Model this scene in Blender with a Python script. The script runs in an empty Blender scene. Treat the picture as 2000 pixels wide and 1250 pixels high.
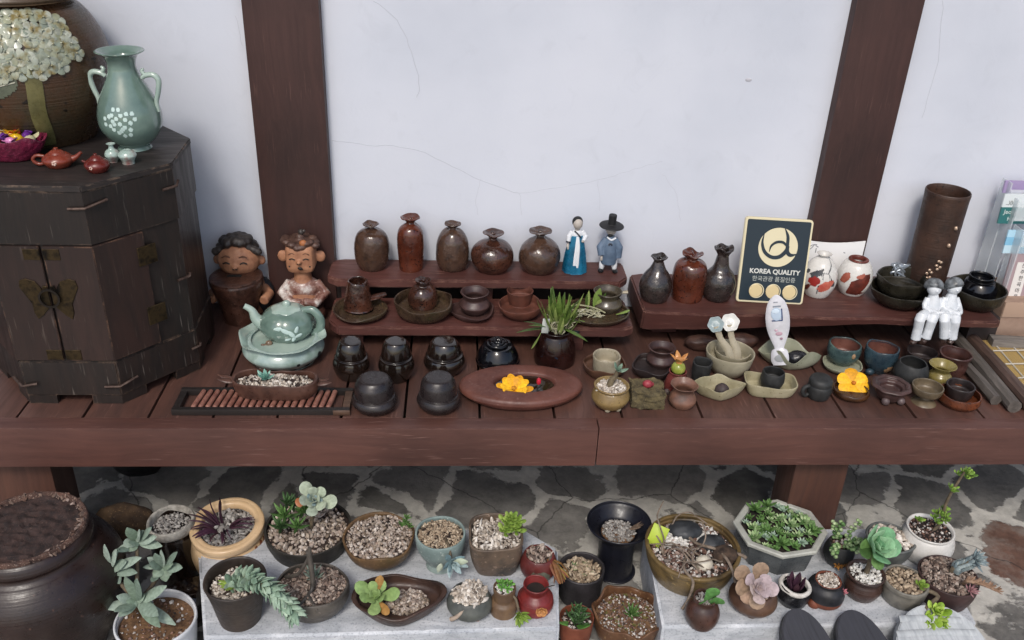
import bpy, bmesh, math, random
from mathutils import Vector, Matrix, Quaternion, noise as mnoise
sin, cos, pi = math.sin, math.cos, math.pi
S = bpy.context.scene
COL = S.collection

# ------------------------------------------------------------------ camera
FPX, PX, PY, HC = 1765.0, 1000.0, 625.0, 1.05
_y = Vector((900-PX, -330-PY, FPX)).normalized()
_z = -Vector((866-PX, 3900-PY, FPX)).normalized()
_z = (_z - _y*_z.dot(_y)).normalized()
_x = _z.cross(-_y)
if _x.x < 0: _x = -_x
MW = Matrix((_x, _y, _z))            # camera (right, down, forward) -> world
EYE = Vector((0, 0, HC))
cam = bpy.data.cameras.new('camera'); camo = bpy.data.objects.new('camera', cam); COL.objects.link(camo)
r_, d_, f_ = MW @ Vector((1, 0, 0)), MW @ Vector((0, 1, 0)), MW @ Vector((0, 0, 1))
mw = Matrix((r_, -d_, -f_)).transposed().to_4x4(); mw.translation = EYE
camo.matrix_world = mw
cam.sensor_width = 36; cam.lens = FPX/2000*36; cam.clip_start = .02; cam.clip_end = 400
S.camera = camo

# ------------------------------------------------------------------ light
SUN_EL, SUN_AZ = 49, 192      # degrees; azimuth clockwise from +Y (light comes from behind the viewer)
wd = bpy.data.worlds.new('World'); S.world = wd; wd.use_nodes = True
nt = wd.node_tree; bg = nt.nodes['Background']
sky = nt.nodes.new('ShaderNodeTexSky'); sky.sky_type = 'NISHITA'; sky.sun_disc = False
sky.sun_elevation = math.radians(SUN_EL); sky.sun_rotation = math.radians(SUN_AZ)
sky.air_density = 1.0; sky.dust_density = 3.0; sky.ozone_density = 1.0
nt.links.new(sky.outputs[0], bg.inputs[0]); bg.inputs[1].default_value = .14
sl = bpy.data.lights.new('sun', 'SUN'); sl.energy = 1.35; sl.angle = math.radians(12); sl.color = (1, .96, .9)
so = bpy.data.objects.new('sun', sl); COL.objects.link(so)
_d = Vector((sin(math.radians(SUN_AZ))*cos(math.radians(SUN_EL)), cos(math.radians(SUN_AZ))*cos(math.radians(SUN_EL)), sin(math.radians(SUN_EL))))
so.rotation_euler = _d.to_track_quat('Z', 'Y').to_euler()
S.view_settings.view_transform = 'Standard'; S.view_settings.look = 'None'
S.view_settings.exposure = .36; S.view_settings.gamma = 1
S.cycles.max_bounces = 8

# ------------------------------------------------------------------ pixel helpers (photo is 2000 x 1250)
def ray(px, py): return MW @ Vector((px-PX, py-PY, FPX))
def on_z(px, py, z):
    r = ray(px, py); return EYE + r*((z-HC)/r.z)
def on_y(px, py, Y):
    r = ray(px, py); return EYE + r*(Y/r.y)
def camc(p): return MW.transposed() @ (Vector(p)-EYE)
def proj(p):
    c = camc(p); return PX+FPX*c.x/c.z, PY+FPX*c.y/c.z
def z_at(x, y, py):
    lo, hi = -2., 3.
    for _ in range(40):
        m = (lo+hi)/2
        if proj((x, y, m))[1] > py: lo = m
        else: hi = m
    return lo
def mpp(p): return camc(p).z/FPX     # metres per photo pixel at a point
def fit(x0, x1, yt, yb, z, rb=.7, rt=.8, sy=1.):
    """where a round thing standing on height z is, and how large, from the box it fills in the photo"""
    cx, w = (x0+x1)/2, x1-x0
    p = on_z(cx, yb, z); X = p.x; Rr = w/2*mpp(p); H = .05
    for _ in range(12):
        C = Vector((X, p.y+rb*Rr*sy, z))
        m = C+Vector((0, 0, H*.55)); Rr = w/2*mpp(m)
        H = max(.004, z_at(X, C.y+rt*Rr*sy, yt)-z)
        X += (cx-proj(m)[0])*mpp(m)
        p = on_z(proj(C)[0], yb, z)
    return Vector((X, p.y+rb*Rr*sy, z)), Rr, H

# ------------------------------------------------------------------ materials
def lin(h):
    if isinstance(h, (tuple, list)): return (*h[:3], 1)
    h = h.lstrip('#'); v = [int(h[i:i+2], 16)/255 for i in (0, 2, 4)]
    return (*[c/12.92 if c <= .04045 else ((c+.055)/1.055)**2.4 for c in v], 1)
MATS = {}
def newmat(name):
    m = bpy.data.materials.new(name); m.use_nodes = True
    t = m.node_tree; b = t.nodes['Principled BSDF']
    return m, t, b
def N(t, typ, **kw):
    n = t.nodes.new(typ)
    for k, v in kw.items():
        if k in n.inputs: n.inputs[k].default_value = v
        else: setattr(n, k, v)
    return n
def ramp(t, src, stops, interp='LINEAR'):
    r = t.nodes.new('ShaderNodeValToRGB'); r.color_ramp.interpolation = interp
    e = r.color_ramp.elements
    while len(e) < len(stops): e.new(.5)
    for el, (p, c) in zip(e, stops): el.position = p; el.color = c if len(c) == 4 else (*c, 1)
    t.links.new(src, r.inputs[0]); return r.outputs[0]
def mixc(t, f, a, b):
    m = t.nodes.new('ShaderNodeMix'); m.data_type = 'RGBA'
    for s, v in ((0, f), (6, a), (7, b)):
        if hasattr(v, 'is_output'): t.links.new(v, m.inputs[s])
        else: m.inputs[s].default_value = v
    return m.outputs[2]
def bump(t, b, h, strength=.2, dist=.002):
    n = N(t, 'ShaderNodeBump', Strength=strength, Distance=dist)
    t.links.new(h, n.inputs['Height'])
    if b.inputs['Normal'].links: t.links.new(b.inputs['Normal'].links[0].from_socket, n.inputs['Normal'])
    t.links.new(n.outputs[0], b.inputs['Normal'])
def clay(key, c1, c2=None, rough=.4, scale=28, b=.25, speck=None, spamt=.62, coat=0., bscale=120, rings=0., c3=None, lump=.0):
    """glazed or bare pottery: mottled body colour, throwing rings, fine grain"""
    if key in MATS: return MATS[key]
    m, t, p = newmat(key); MATS[key] = m
    tc = t.nodes.new('ShaderNodeTexCoord'); o = tc.outputs['Object']
    n1 = N(t, 'ShaderNodeTexNoise', Scale=scale, Detail=6., Roughness=.6); t.links.new(o, n1.inputs[0])
    c2 = c2 or c1
    col = ramp(t, n1.outputs[0], [(.36, lin(c1)), (.62, lin(c2))] if not c3 else [(.33, lin(c1)), (.5, lin(c2)), (.66, lin(c3))])
    if speck:
        n2 = N(t, 'ShaderNodeTexNoise', Scale=scale*9, Detail=2.); t.links.new(o, n2.inputs[0])
        f = ramp(t, n2.outputs[0], [(spamt, (0, 0, 0)), (spamt+.06, (1, 1, 1))])
        col = mixc(t, f, col, lin(speck))
    t.links.new(col, p.inputs['Base Color'])
    n3 = N(t, 'ShaderNodeTexNoise', Scale=bscale, Detail=4.); t.links.new(o, n3.inputs[0])
    rr = ramp(t, n3.outputs[0], [(.3, (max(.03, rough-.1),)*3), (.7, (min(1, rough+.12),)*3)])
    t.links.new(rr, p.inputs['Roughness'])
    bump(t, p, n3.outputs[0], b, .0015)
    if rings:
        sp = t.nodes.new('ShaderNodeSeparateXYZ'); t.links.new(o, sp.inputs[0])
        nz = N(t, 'ShaderNodeTexNoise', Scale=1., Detail=3.); nz.noise_dimensions = '1D'
        mu = N(t, 'ShaderNodeMath', operation='MULTIPLY'); mu.inputs[1].default_value = 260
        t.links.new(sp.outputs[2], mu.inputs[0]); t.links.new(mu.outputs[0], nz.inputs['W'])
        bump(t, p, nz.outputs[0], rings, .0015)
    if lump:
        n4 = N(t, 'ShaderNodeTexNoise', Scale=45., Detail=2.); t.links.new(o, n4.inputs[0]); bump(t, p, n4.outputs[0], lump, .006)
    if coat: p.inputs['Coat Weight'].default_value = coat; p.inputs['Coat Roughness'].default_value = .06
    return m
def wood(key, c1, c2, axis=0, scale=9., rough=.6, b=.3, wear=None, edge=None, flecks=None, stretch=14, knots=None, er=.004):
    if key in MATS: return MATS[key]
    m, t, p = newmat(key); MATS[key] = m
    tc = t.nodes.new('ShaderNodeTexCoord')
    mp = t.nodes.new('ShaderNodeMapping'); t.links.new(tc.outputs['Object'], mp.inputs[0])
    s = [stretch]*3; s[axis] = 1.; mp.inputs['Scale'].default_value = s
    w = N(t, 'ShaderNodeTexNoise', Scale=3., Detail=3.); t.links.new(tc.outputs['Object'], w.inputs[0])
    va = N(t, 'ShaderNodeVectorMath', operation='SCALE'); va.inputs['Scale'].default_value = .5; t.links.new(w.outputs['Color'], va.inputs[0])
    ad = N(t, 'ShaderNodeVectorMath', operation='ADD'); t.links.new(mp.outputs[0], ad.inputs[0]); t.links.new(va.outputs[0], ad.inputs[1])
    n1 = N(t, 'ShaderNodeTexNoise', Scale=scale, Detail=8., Roughness=.65, Distortion=.4); t.links.new(ad.outputs[0], n1.inputs[0])
    col = ramp(t, n1.outputs[0], [(.3, lin(c1)), (.68, lin(c2))])
    n2 = N(t, 'ShaderNodeTexNoise', Scale=3.5, Detail=5.); t.links.new(tc.outputs['Object'], n2.inputs[0])
    hv = t.nodes.new('ShaderNodeHueSaturation'); t.links.new(col, hv.inputs['Color'])
    t.links.new(ramp(t, n2.outputs[0], [(.25, (.62,)*3), (.75, (1.3,)*3)]), hv.inputs['Value']); col = hv.outputs[0]
    if wear:
        n3 = N(t, 'ShaderNodeTexNoise', Scale=scale*2.2, Detail=5., Roughness=.7); t.links.new(ad.outputs[0], n3.inputs[0])
        col = mixc(t, ramp(t, n3.outputs[0], [(.64, (0, 0, 0)), (.74, (.8, .8, .8))]), col, lin(wear))
    if knots:
        vk = N(t, 'ShaderNodeTexVoronoi', Scale=2.3); t.links.new(tc.outputs['Object'], vk.inputs[0])
        nk = N(t, 'ShaderNodeTexNoise', Scale=60., Detail=3.); t.links.new(tc.outputs['Object'], nk.inputs[0])
        mk = N(t, 'ShaderNodeMath', operation='MULTIPLY_ADD'); t.links.new(nk.outputs[0], mk.inputs[0]); mk.inputs[1].default_value = .02; t.links.new(vk.outputs['Distance'], mk.inputs[2])
        col = mixc(t, ramp(t, mk.outputs[0], [(.03, (.75,)*3), (.055, (0, 0, 0))]), col, lin(knots))
    if flecks:
        mf = t.nodes.new('ShaderNodeMapping'); sf = [260]*3; sf[axis] = 16; mf.inputs['Scale'].default_value = sf; t.links.new(tc.outputs['Object'], mf.inputs[0])
        nf = N(t, 'ShaderNodeTexNoise', Scale=1., Detail=2.); t.links.new(mf.outputs[0], nf.inputs[0])
        ng = N(t, 'ShaderNodeTexNoise', Scale=9., Detail=3.); t.links.new(tc.outputs['Object'], ng.inputs[0])
        mg = N(t, 'ShaderNodeMath', operation='MULTIPLY'); t.links.new(ramp(t, nf.outputs[0], [(.63, (0, 0, 0)), (.72, (1, 1, 1))]), mg.inputs[0]); t.links.new(ramp(t, ng.outputs[0], [(.42, (0, 0, 0)), (.62, (1, 1, 1))]), mg.inputs[1])
        col = mixc(t, mg.outputs[0], col, lin(flecks))
    if edge:
        bv = t.nodes.new('ShaderNodeBevel'); bv.samples = 6; bv.inputs['Radius'].default_value = er
        gg = t.nodes.new('ShaderNodeNewGeometry'); dt = N(t, 'ShaderNodeVectorMath', operation='DOT_PRODUCT'); t.links.new(bv.outputs[0], dt.inputs[0]); t.links.new(gg.outputs['True Normal'], dt.inputs[1])
        ne = N(t, 'ShaderNodeTexNoise', Scale=38., Detail=5., Roughness=.7); t.links.new(tc.outputs['Object'], ne.inputs[0])
        me_ = N(t, 'ShaderNodeMath', operation='MULTIPLY'); t.links.new(ramp(t, dt.outputs['Value'], [(.86, (1, 1, 1)), (.985, (0, 0, 0))]), me_.inputs[0]); t.links.new(ramp(t, ne.outputs[0], [(.47, (0, 0, 0)), (.68, (.75,)*3)]), me_.inputs[1])
        col = mixc(t, me_.outputs[0], col, lin(edge))
    t.links.new(col, p.inputs['Base Color'])
    t.links.new(ramp(t, n1.outputs[0], [(.3, (rough+.12,)*3), (.7, (rough-.1,)*3)]), p.inputs['Roughness'])
    bump(t, p, n1.outputs[0], b, .002)
    return m
def plain(key, c, rough=.5, metal=0., b=0., bscale=80, trans=0., c2=None, sss=0.):
    if key in MATS: return MATS[key]
    m, t, p = newmat(key); MATS[key] = m
    p.inputs['Base Color'].default_value = lin(c); p.inputs['Roughness'].default_value = rough; p.inputs['Metallic'].default_value = metal
    if trans: p.inputs['Transmission Weight'].default_value = trans; p.inputs['IOR'].default_value = 1.45
    if b or c2:
        tc = t.nodes.new('ShaderNodeTexCoord')
        n = N(t, 'ShaderNodeTexNoise', Scale=bscale, Detail=4.); t.links.new(tc.outputs['Object'], n.inputs[0])
        if b: bump(t, p, n.outputs[0], b, .002)
        if c2: t.links.new(ramp(t, n.outputs[0], [(.35, lin(c)), (.65, lin(c2))]), p.inputs['Base Color'])
    if sss: p.inputs['Subsurface Weight'].default_value = sss; p.inputs['Subsurface Radius'].default_value = (.004, .006, .002); p.inputs['Subsurface Scale'].default_value = .5
    return m
def island(key, cols, rough=.7, b=.2, bscale=300, mott=None, spec=.5):
    """every loose pebble or leaf of the mesh gets its own shade"""
    if key in MATS: return MATS[key]
    m, t, p = newmat(key); MATS[key] = m
    g = t.nodes.new('ShaderNodeNewGeometry')
    st = [(i/max(1, len(cols)-1), lin(c)) for i, c in enumerate(cols)]
    col = ramp(t, g.outputs['Random Per Island'], st)
    tc = t.nodes.new('ShaderNodeTexCoord')
    n = N(t, 'ShaderNodeTexNoise', Scale=bscale, Detail=4.); t.links.new(tc.outputs['Object'], n.inputs[0])
    hv = t.nodes.new('ShaderNodeHueSaturation'); t.links.new(col, hv.inputs['Color'])
    t.links.new(ramp(t, n.outputs[0], [(.3, (.75,)*3), (.7, (1.2,)*3)]), hv.inputs['Value']); col = hv.outputs[0]
    if mott:
        n2 = N(t, 'ShaderNodeTexNoise', Scale=60., Detail=3.); t.links.new(tc.outputs['Object'], n2.inputs[0])
        col = mixc(t, ramp(t, n2.outputs[0], [(.5, (0, 0, 0)), (.68, (1, 1, 1))]), col, lin(mott))
    t.links.new(col, p.inputs['Base Color']); p.inputs['Roughness'].default_value = rough
    p.inputs['Specular IOR Level'].default_value = spec
    bump(t, p, n.outputs[0], b, .001)
    return m

# ------------------------------------------------------------------ mesh helpers: a shape is (verts, faces)
def join(*shs):
    V, Fc = [], []
    for s in shs:
        if not s: continue
        o = len(V); V += [Vector(v) for v in s[0]]; Fc += [tuple(i+o for i in f) for f in s[1]]
    return V, Fc
def move(s, loc=(0, 0, 0), rot=None, sc=None):
    m = Matrix.Translation(loc)
    if rot is not None: m = m @ (rot.to_matrix().to_4x4() if isinstance(rot, Quaternion) else Matrix.Rotation(rot[2], 4, 'Z') @ Matrix.Rotation(rot[1], 4, 'Y') @ Matrix.Rotation(rot[0], 4, 'X'))
    if sc is not None: m = m @ Matrix.Diagonal((*((sc,)*3 if not hasattr(sc, '__len__') else sc), 1))
    return [m @ Vector(v) for v in s[0]], s[1]
def crom(pts, k=5):
    """smooth a profile or path (Catmull-Rom)"""
    P = [Vector(p) for p in pts]; out = []
    for i in range(len(P)-1):
        a, b, c, d = P[max(0, i-1)], P[i], P[i+1], P[min(len(P)-1, i+2)]
        for j in range(k):
            u = j/k
            out.append(.5*((2*b)+(c-a)*u+(2*a-5*b+4*c-d)*u*u+(3*b-a-3*c+d)*u**3))
    out.append(P[-1]); return out
def vessel(outer, t=.08, floor=.1):
    """outer profile (r,z) from foot to lip -> full open profile with a wall"""
    inner = [(max(.0, r-t), max(z, floor)) for r, z in reversed(outer) if z > floor*.6]
    lip = outer[-1]
    p = [(0, 0)]+list(outer)+[(lip[0]-t*.5, lip[1]+t*.25)]+inner
    p.append((0, p[-1][1])); return p
def lathe(prof, R=1., H=1., n=40, k=4, wob=0., seed=0, rim=0., rimk=(2, 3, 5), rf=None, sy=1., lob=0., lobk=5, smooth=True):
    rnd = random.Random(seed); ph = [rnd.uniform(0, 6.28) for _ in range(12)]; am = [rnd.uniform(.5, 1) for _ in range(12)]
    P = [Vector((a, b)) for a, b in prof]
    if smooth: P = crom(P, k)
    for p in P: p.x = max(0, p.x)
    V, Fc, rings = [], [], []
    for p in P:
        if p.x < 1e-5:
            rings.append([len(V)]); V.append(Vector((0, 0, p.y*H))); continue
        ring = []
        for i in range(n):
            th = 2*pi*i/n; r = p.x; z = p.y
            if rf: r *= rf(th)
            if wob:
                r *= 1+wob*(am[0]*sin(th*2+ph[0]+z*2)+am[1]*sin(th*3+ph[1]-z*3)*.6+am[2]*sin(th+ph[2]+z*5)*.7+am[3]*sin(th*5+z*7+ph[3])*.3)
            zz = z
            if z > 0:
                if rim: zz += rim*z**3*sum(am[4+j]*sin(kk*th+ph[4+j]) for j, kk in enumerate(rimk))/len(rimk)*2
                if lob: r *= 1+lob*z**2*sin(lobk*th+ph[8])
            ring.append(len(V)); V.append(Vector((r*R*cos(th), r*R*sin(th)*sy, zz*H)))
        rings.append(ring)
    for a, b in zip(rings, rings[1:]):
        if len(a) == 1 and len(b) == 1: continue
        if len(a) == 1: Fc += [(a[0], b[(i+1) % n], b[i]) for i in range(n)]
        elif len(b) == 1: Fc += [(a[i], a[(i+1) % n], b[0]) for i in range(n)]
        else: Fc += [(a[i], a[(i+1) % n], b[(i+1) % n], b[i]) for i in range(n)]
    return V, Fc
def tube(pts, rad, n=8, flat=1., up=None, cap=True, k=0):
    """a round (or flattened) tube along a path with a radius per point"""
    P = [Vector(p) for p in pts]
    if not hasattr(rad, '__len__'): rad = [rad]*len(P)
    if k:
        R4 = crom([Vector((r, 0, 0)) for r in rad], k); P = crom(P, k); rad = [max(1e-5, v.x) for v in R4]
    V, Fc = [], []; u = None
    for i, p in enumerate(P):
        d = (P[min(i+1, len(P)-1)]-P[max(i-1, 0)]).normalized()
        if u is None:
            u = Vector(up) if up is not None else (Vector((0, 0, 1)) if abs(d.z) < .9 else Vector((1, 0, 0)))
        u = (u-d*u.dot(d)).normalized(); w = d.cross(u)
        for j in range(n):
            a = 2*pi*j/n; V.append(p+(w*cos(a)+u*sin(a)*flat)*rad[i])
    for i in range(len(P)-1):
        for j in range(n):
            a, b = i*n+j, i*n+(j+1) % n; Fc.append((a, b, b+n, a+n))
    if cap: Fc.append(tuple(range(n-1, -1, -1))); Fc.append(tuple(range(len(V)-n, len(V))))
    return V, Fc
def ell(c=(0, 0, 0), r=(1, 1, 1), n=16, rot=None):
    if not hasattr(r, '__len__'): r = (r,)*3
    m = max(4, n//2)
    s = lathe([(sin(pi*i/m), -cos(pi*i/m)) for i in range(m+1)], 1, 1, n, smooth=False)
    return move(s, c, rot, r)
def boxs(c, s, bev=0., seg=2, rot=None):
    bm = bmesh.new(); bmesh.ops.create_cube(bm, size=1)
    for v in bm.verts: v.co = Vector((v.co.x*s[0], v.co.y*s[1], v.co.z*s[2]))
    if bev: bmesh.ops.bevel(bm, geom=bm.edges[:], offset=bev, segments=seg, affect='EDGES', profile=.7)
    bm.verts.index_update(); V = [v.co.copy() for v in bm.verts]; Fc = [tuple(v.index for v in f.verts) for f in bm.faces]; bm.free()
    return move((V, Fc), c, rot)
def prism(poly, z0, z1, bev=0., seg=2):
    """outline in x,y raised from z0 to z1"""
    bm = bmesh.new(); vs = [bm.verts.new((x, y, z0)) for x, y in poly]; f = bm.faces.new(vs)
    if f.normal.z > 0: f.normal_flip()
    r = bmesh.ops.extrude_face_region(bm, geom=[f])
    for v in r['geom']:
        if isinstance(v, bmesh.types.BMVert): v.co.z = z1
    bmesh.ops.recalc_face_normals(bm, faces=bm.faces[:])
    if bev:
        bm.edges.ensure_lookup_table()
        bmesh.ops.bevel(bm, geom=[e for e in bm.edges if e.calc_face_angle(0) > .5], offset=bev, segments=seg, affect='EDGES')
    bm.verts.index_update(); V = [v.co.copy() for v in bm.verts]; Fc = [tuple(v.index for v in g.verts) for g in bm.faces]; bm.free()
    return V, Fc
ICO = None
def ico():
    global ICO
    if ICO is None:
        bm = bmesh.new(); bmesh.ops.create_icosphere(bm, subdivisions=1, radius=1)
        ICO = ([v.co.copy() for v in bm.verts], [tuple(v.index for v in f.verts) for f in bm.faces]); bm.free()
    return ICO
def stone(c, s, rnd, rough=.25, el=1.6):
    V0, F0 = ico()
    q = Quaternion((rnd.gauss(0, 1), rnd.gauss(0, 1), rnd.gauss(0, 1), rnd.gauss(0, 1))).normalized()
    sc = Vector((s*rnd.uniform(.8, el), s*rnd.uniform(.7, 1.1), s*rnd.uniform(.5, .9)))
    return [q @ Vector((v.x*sc.x*(1+rnd.uniform(-rough, rough)), v.y*sc.y*(1+rnd.uniform(-rough, rough)), v.z*sc.z*(1+rnd.uniform(-rough, rough))))+Vector(c) for v in V0], F0
def rough_rock(r, seed, sub=4, amp=.18, fr=1.6):
    bm = bmesh.new(); bmesh.ops.create_icosphere(bm, subdivisions=sub, radius=1)
    o = Vector((seed*3.1, seed*1.7, seed*.9))
    for v in bm.verts:
        d = v.co.normalized(); k = 1+amp*mnoise.fractal(d*fr+o, 1., 2., 5)
        v.co = Vector((d.x*r[0]*k, d.y*r[1]*k, d.z*r[2]*k))
    V = [v.co.copy() for v in bm.verts]; Fc = [tuple(v.index for v in f.verts) for f in bm.faces]; bm.free(); return V, Fc
def leaf(base, d, up, L, Wd, T=.2, curl=.3, tip=.0, n=8, m=7, fat=.55):
    """one fleshy leaf: flattened loft from base along d, curling towards up"""
    base, d, up = Vector(base), Vector(d).normalized(), Vector(up)
    up = (up-d*up.dot(d)); up = up.normalized() if up.length > 1e-4 else d.orthogonal().normalized()
    P, Rr = [], []
    for i in range(m):
        u = 1-(1-i/(m-1))**1.5; P.append(base+d*(L*u)+up*(curl*L*u*u))
        if fat >= .8:      # spoon shaped, rounded end
            k = .66; w = (.28+.72*(u/k)**1.3) if u < k else math.sqrt(max(0, 1-((u-k)/(1.005-k))**2))
        else: w = sin(pi*min(1, u**(.5+fat)*.93+.07))**.75 if i < m-1 else .06
        Rr.append(max(Wd*.5*w, Wd*.06))
    return tube(P, Rr, n, T, up)
def rosette(c, nrm, R, n, seed=0, w=.5, curl=.35, T=.22, open0=80, open1=12, fat=.55, tip=0., l0=.35):
    """succulent rosette: leaves on a golden-angle spiral, outer ones lying flat"""
    rnd = random.Random(seed); q = Vector((0, 0, 1)).rotation_difference(Vector(nrm).normalized()); out = []
    for i in range(n):
        u = i/max(1, n-1); a = i*2.39996+rnd.uniform(-.15, .15)
        tilt = math.radians(open0+(open1-open0)*u+rnd.uniform(-6, 6))
        d = Vector((cos(a)*sin(tilt), sin(a)*sin(tilt), cos(tilt))); L = R*(1-(1-l0)*u)*rnd.uniform(.88, 1.08)
        out.append(leaf(Vector(c)+q @ Vector((0, 0, R*.12*u)), q @ d, q @ Vector((-cos(a)*.3, -sin(a)*.3, 1)), L, L*w, T, curl*(1-u*.5), tip, fat=fat))
    return join(*out)
def blob(shapes, vox, smooth=4):
    """fuse closed shapes into one continuous skin"""
    V, Fc = join(*shapes); me = bpy.data.meshes.new('tmp'); me.from_pydata([tuple(v) for v in V], [], Fc)
    o = bpy.data.objects.new('tmp', me); COL.objects.link(o)
    r = o.modifiers.new('r', 'REMESH'); r.mode = 'VOXEL'; r.voxel_size = vox
    s = o.modifiers.new('s', 'SMOOTH'); s.iterations = smooth; s.factor = .5
    dg = bpy.context.evaluated_depsgraph_get(); e = o.evaluated_get(dg).to_mesh()
    out = ([v.co.copy() for v in e.vertices], [tuple(p.vertices) for p in e.polygons])
    bpy.data.objects.remove(o); bpy.data.meshes.remove(me); return out

# ------------------------------------------------------------------ scene objects
def obj(name, sh, mat, parent=None, smooth=True, loc=None, rot=None, kind=None, ang=None):
    me = bpy.data.meshes.new(name); me.from_pydata([tuple(v) for v in sh[0]], [], sh[1]); me.update()
    if smooth:
        me.polygons.foreach_set('use_smooth', [True]*len(me.polygons))
        me.set_sharp_from_angle(angle=math.radians(ang or 50))
    me.materials.append(mat)
    o = bpy.data.objects.new(name, me); COL.objects.link(o)
    if parent is not None: o.parent = parent
    if loc is not None: o.location = loc
    if rot is not None: o.rotation_euler = rot
    if kind: o['kind'] = kind
    return o
def thing(name, label, cat, loc=(0, 0, 0), rz=0, group=None):
    o = bpy.data.objects.new(name, None); o.empty_display_size = .02; COL.objects.link(o)
    o.location = loc; o.rotation_euler = (0, 0, rz); tag(o, label, cat, group); return o
def tag(o, label, cat, group=None):
    o['label'] = label; o['category'] = cat
    if group: o['group'] = group
    return o
FONT = None
def text(name, s, size, mat, parent, loc, rot=(pi/2, 0, 0), align='CENTER', ext=.0003, bold=0.):
    cu = bpy.data.curves.new(name, 'FONT'); cu.body = s; cu.size = size; cu.align_x = align; cu.align_y = 'CENTER'; cu.extrude = ext; cu.offset = bold; cu.resolution_u = 3
    o = bpy.data.objects.new('tmp', cu); COL.objects.link(o)
    dg = bpy.context.evaluated_depsgraph_get(); e = o.evaluated_get(dg).to_mesh()
    sh = ([v.co.copy() for v in e.vertices], [tuple(p.vertices) for p in e.polygons]); bpy.data.objects.remove(o)
    return obj(name, sh, mat, parent, False, loc, rot)
def ribbon(pts, wd, z0, z1, k=6):
    """flat stroke in the xy plane with a width per point"""
    P = crom([Vector((*p, 0)) for p in pts], k); Wv = [v.x for v in crom([Vector((w, 0, 0)) for w in wd], k)]
    L, Rt = [], []
    for i, p in enumerate(P):
        d = (P[min(i+1, len(P)-1)]-P[max(0, i-1)]).normalized(); q = Vector((-d.y, d.x, 0))*Wv[i]*.5
        L.append(p+q); Rt.append(p-q)
    n = len(P); V = [(*v.xy, z1) for v in L]+[(*v.xy, z1) for v in Rt]+[(*v.xy, z0) for v in L]+[(*v.xy, z0) for v in Rt]; Fc = []
    for i in range(n-1):
        Fc += [(i, i+n, i+n+1, i+1), (i+2*n, i+1+2*n, i+1+3*n, i+3*n), (i, i+1, i+1+2*n, i+2*n), (i+n, i+3*n, i+1+3*n, i+1+n)]
    Fc += [(0, 2*n, 3*n, n), (n-1, 2*n-1, 4*n-1, 3*n-1)]
    return V, Fc

# ------------------------------------------------------------------ the setting
GZ, SZ = -.42, -.30            # paving, top of the stone slabs
WY = 2.03                      # face of the plaster wall
def paving_mat():
    m, t, p = newmat('paving'); tc = t.nodes.new('ShaderNodeTexCoord'); o = tc.outputs['Object']
    n0 = N(t, 'ShaderNodeTexNoise', Scale=7., Detail=5., Roughness=.6); t.links.new(o, n0.inputs[0])
    sc = N(t, 'ShaderNodeVectorMath', operation='SCALE'); sc.inputs['Scale'].default_value = .075; t.links.new(n0.outputs['Color'], sc.inputs[0])
    ad = N(t, 'ShaderNodeVectorMath', operation='ADD'); t.links.new(o, ad.inputs[0]); t.links.new(sc.outputs[0], ad.inputs[1])
    v1 = N(t, 'ShaderNodeTexVoronoi', Scale=4.9); v1.feature = 'DISTANCE_TO_EDGE'; t.links.new(ad.outputs[0], v1.inputs[0])
    v2 = N(t, 'ShaderNodeTexVoronoi', Scale=4.9); t.links.new(ad.outputs[0], v2.inputs[0])
    for v in (v1, v2): v.inputs['Randomness'].default_value = .9
    sm = N(t, 'ShaderNodeTexNoise', Scale=8., Detail=10., Roughness=.7); t.links.new(o, sm.inputs[0])
    sb = N(t, 'ShaderNodeMath', operation='MULTIPLY_ADD'); t.links.new(sm.outputs[0], sb.inputs[0]); sb.inputs[1].default_value = -.46; sb.inputs[2].default_value = .175
    dd = N(t, 'ShaderNodeMath', operation='ADD'); t.links.new(v1.outputs['Distance'], dd.inputs[0]); t.links.new(sb.outputs[0], dd.inputs[1])
    mask = ramp(t, dd.outputs[0], [(.004, (0, 0, 0)), (.03, (1, 1, 1))])
    fl = ramp(t, v2.outputs['Color'], [(0, lin('#565553')), (.3, lin('#6c6a67')), (.5, lin('#7c7975')), (.62, lin('#5c5b59')), (.9, lin('#5d5a55')), (.93, lin('#63483c')), (.96, lin('#5d5a55')), (1, lin('#73716e'))])
    n3 = N(t, 'ShaderNodeTexNoise', Scale=30., Detail=8., Roughness=.7); t.links.new(o, n3.inputs[0])
    hv = t.nodes.new('ShaderNodeHueSaturation'); t.links.new(fl, hv.inputs['Color']); t.links.new(ramp(t, n3.outputs[0], [(.3, (.6,)*3), (.7, (1.35,)*3)]), hv.inputs['Value'])
    n5 = N(t, 'ShaderNodeTexNoise', Scale=11., Detail=6., Roughness=.7); t.links.new(o, n5.inputs[0])
    mo = ramp(t, n3.outputs[0], [(.25, lin('#98958f')), (.75, lin('#ccc9c1'))])
    col = mixc(t, mask, mo, mixc(t, ramp(t, n5.outputs[0], [(.45, (0, 0, 0)), (.75, (.75,)*3)]), hv.outputs[0], lin('#8f8c86')))
    vc = N(t, 'ShaderNodeTexVoronoi', Scale=2.6); vc.feature = 'DISTANCE_TO_EDGE'; t.links.new(ad.outputs[0], vc.inputs[0])
    col = mixc(t, ramp(t, vc.outputs['Distance'], [(.0, (.85,)*3), (.006, (0, 0, 0))]), col, lin('#1d1c1b'))
    t.links.new(col, p.inputs['Base Color']); t.links.new(ramp(t, n3.outputs[0], [(.3, (.55,)*3), (.7, (.85,)*3)]), p.inputs['Roughness'])
    bump(t, p, mask, .5, .006); bump(t, p, n3.outputs[0], .6, .005)
    return m
gv = [(-60, -60, GZ), (60, -60, GZ), (60, 60, GZ), (-60, 60, GZ)]
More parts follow.
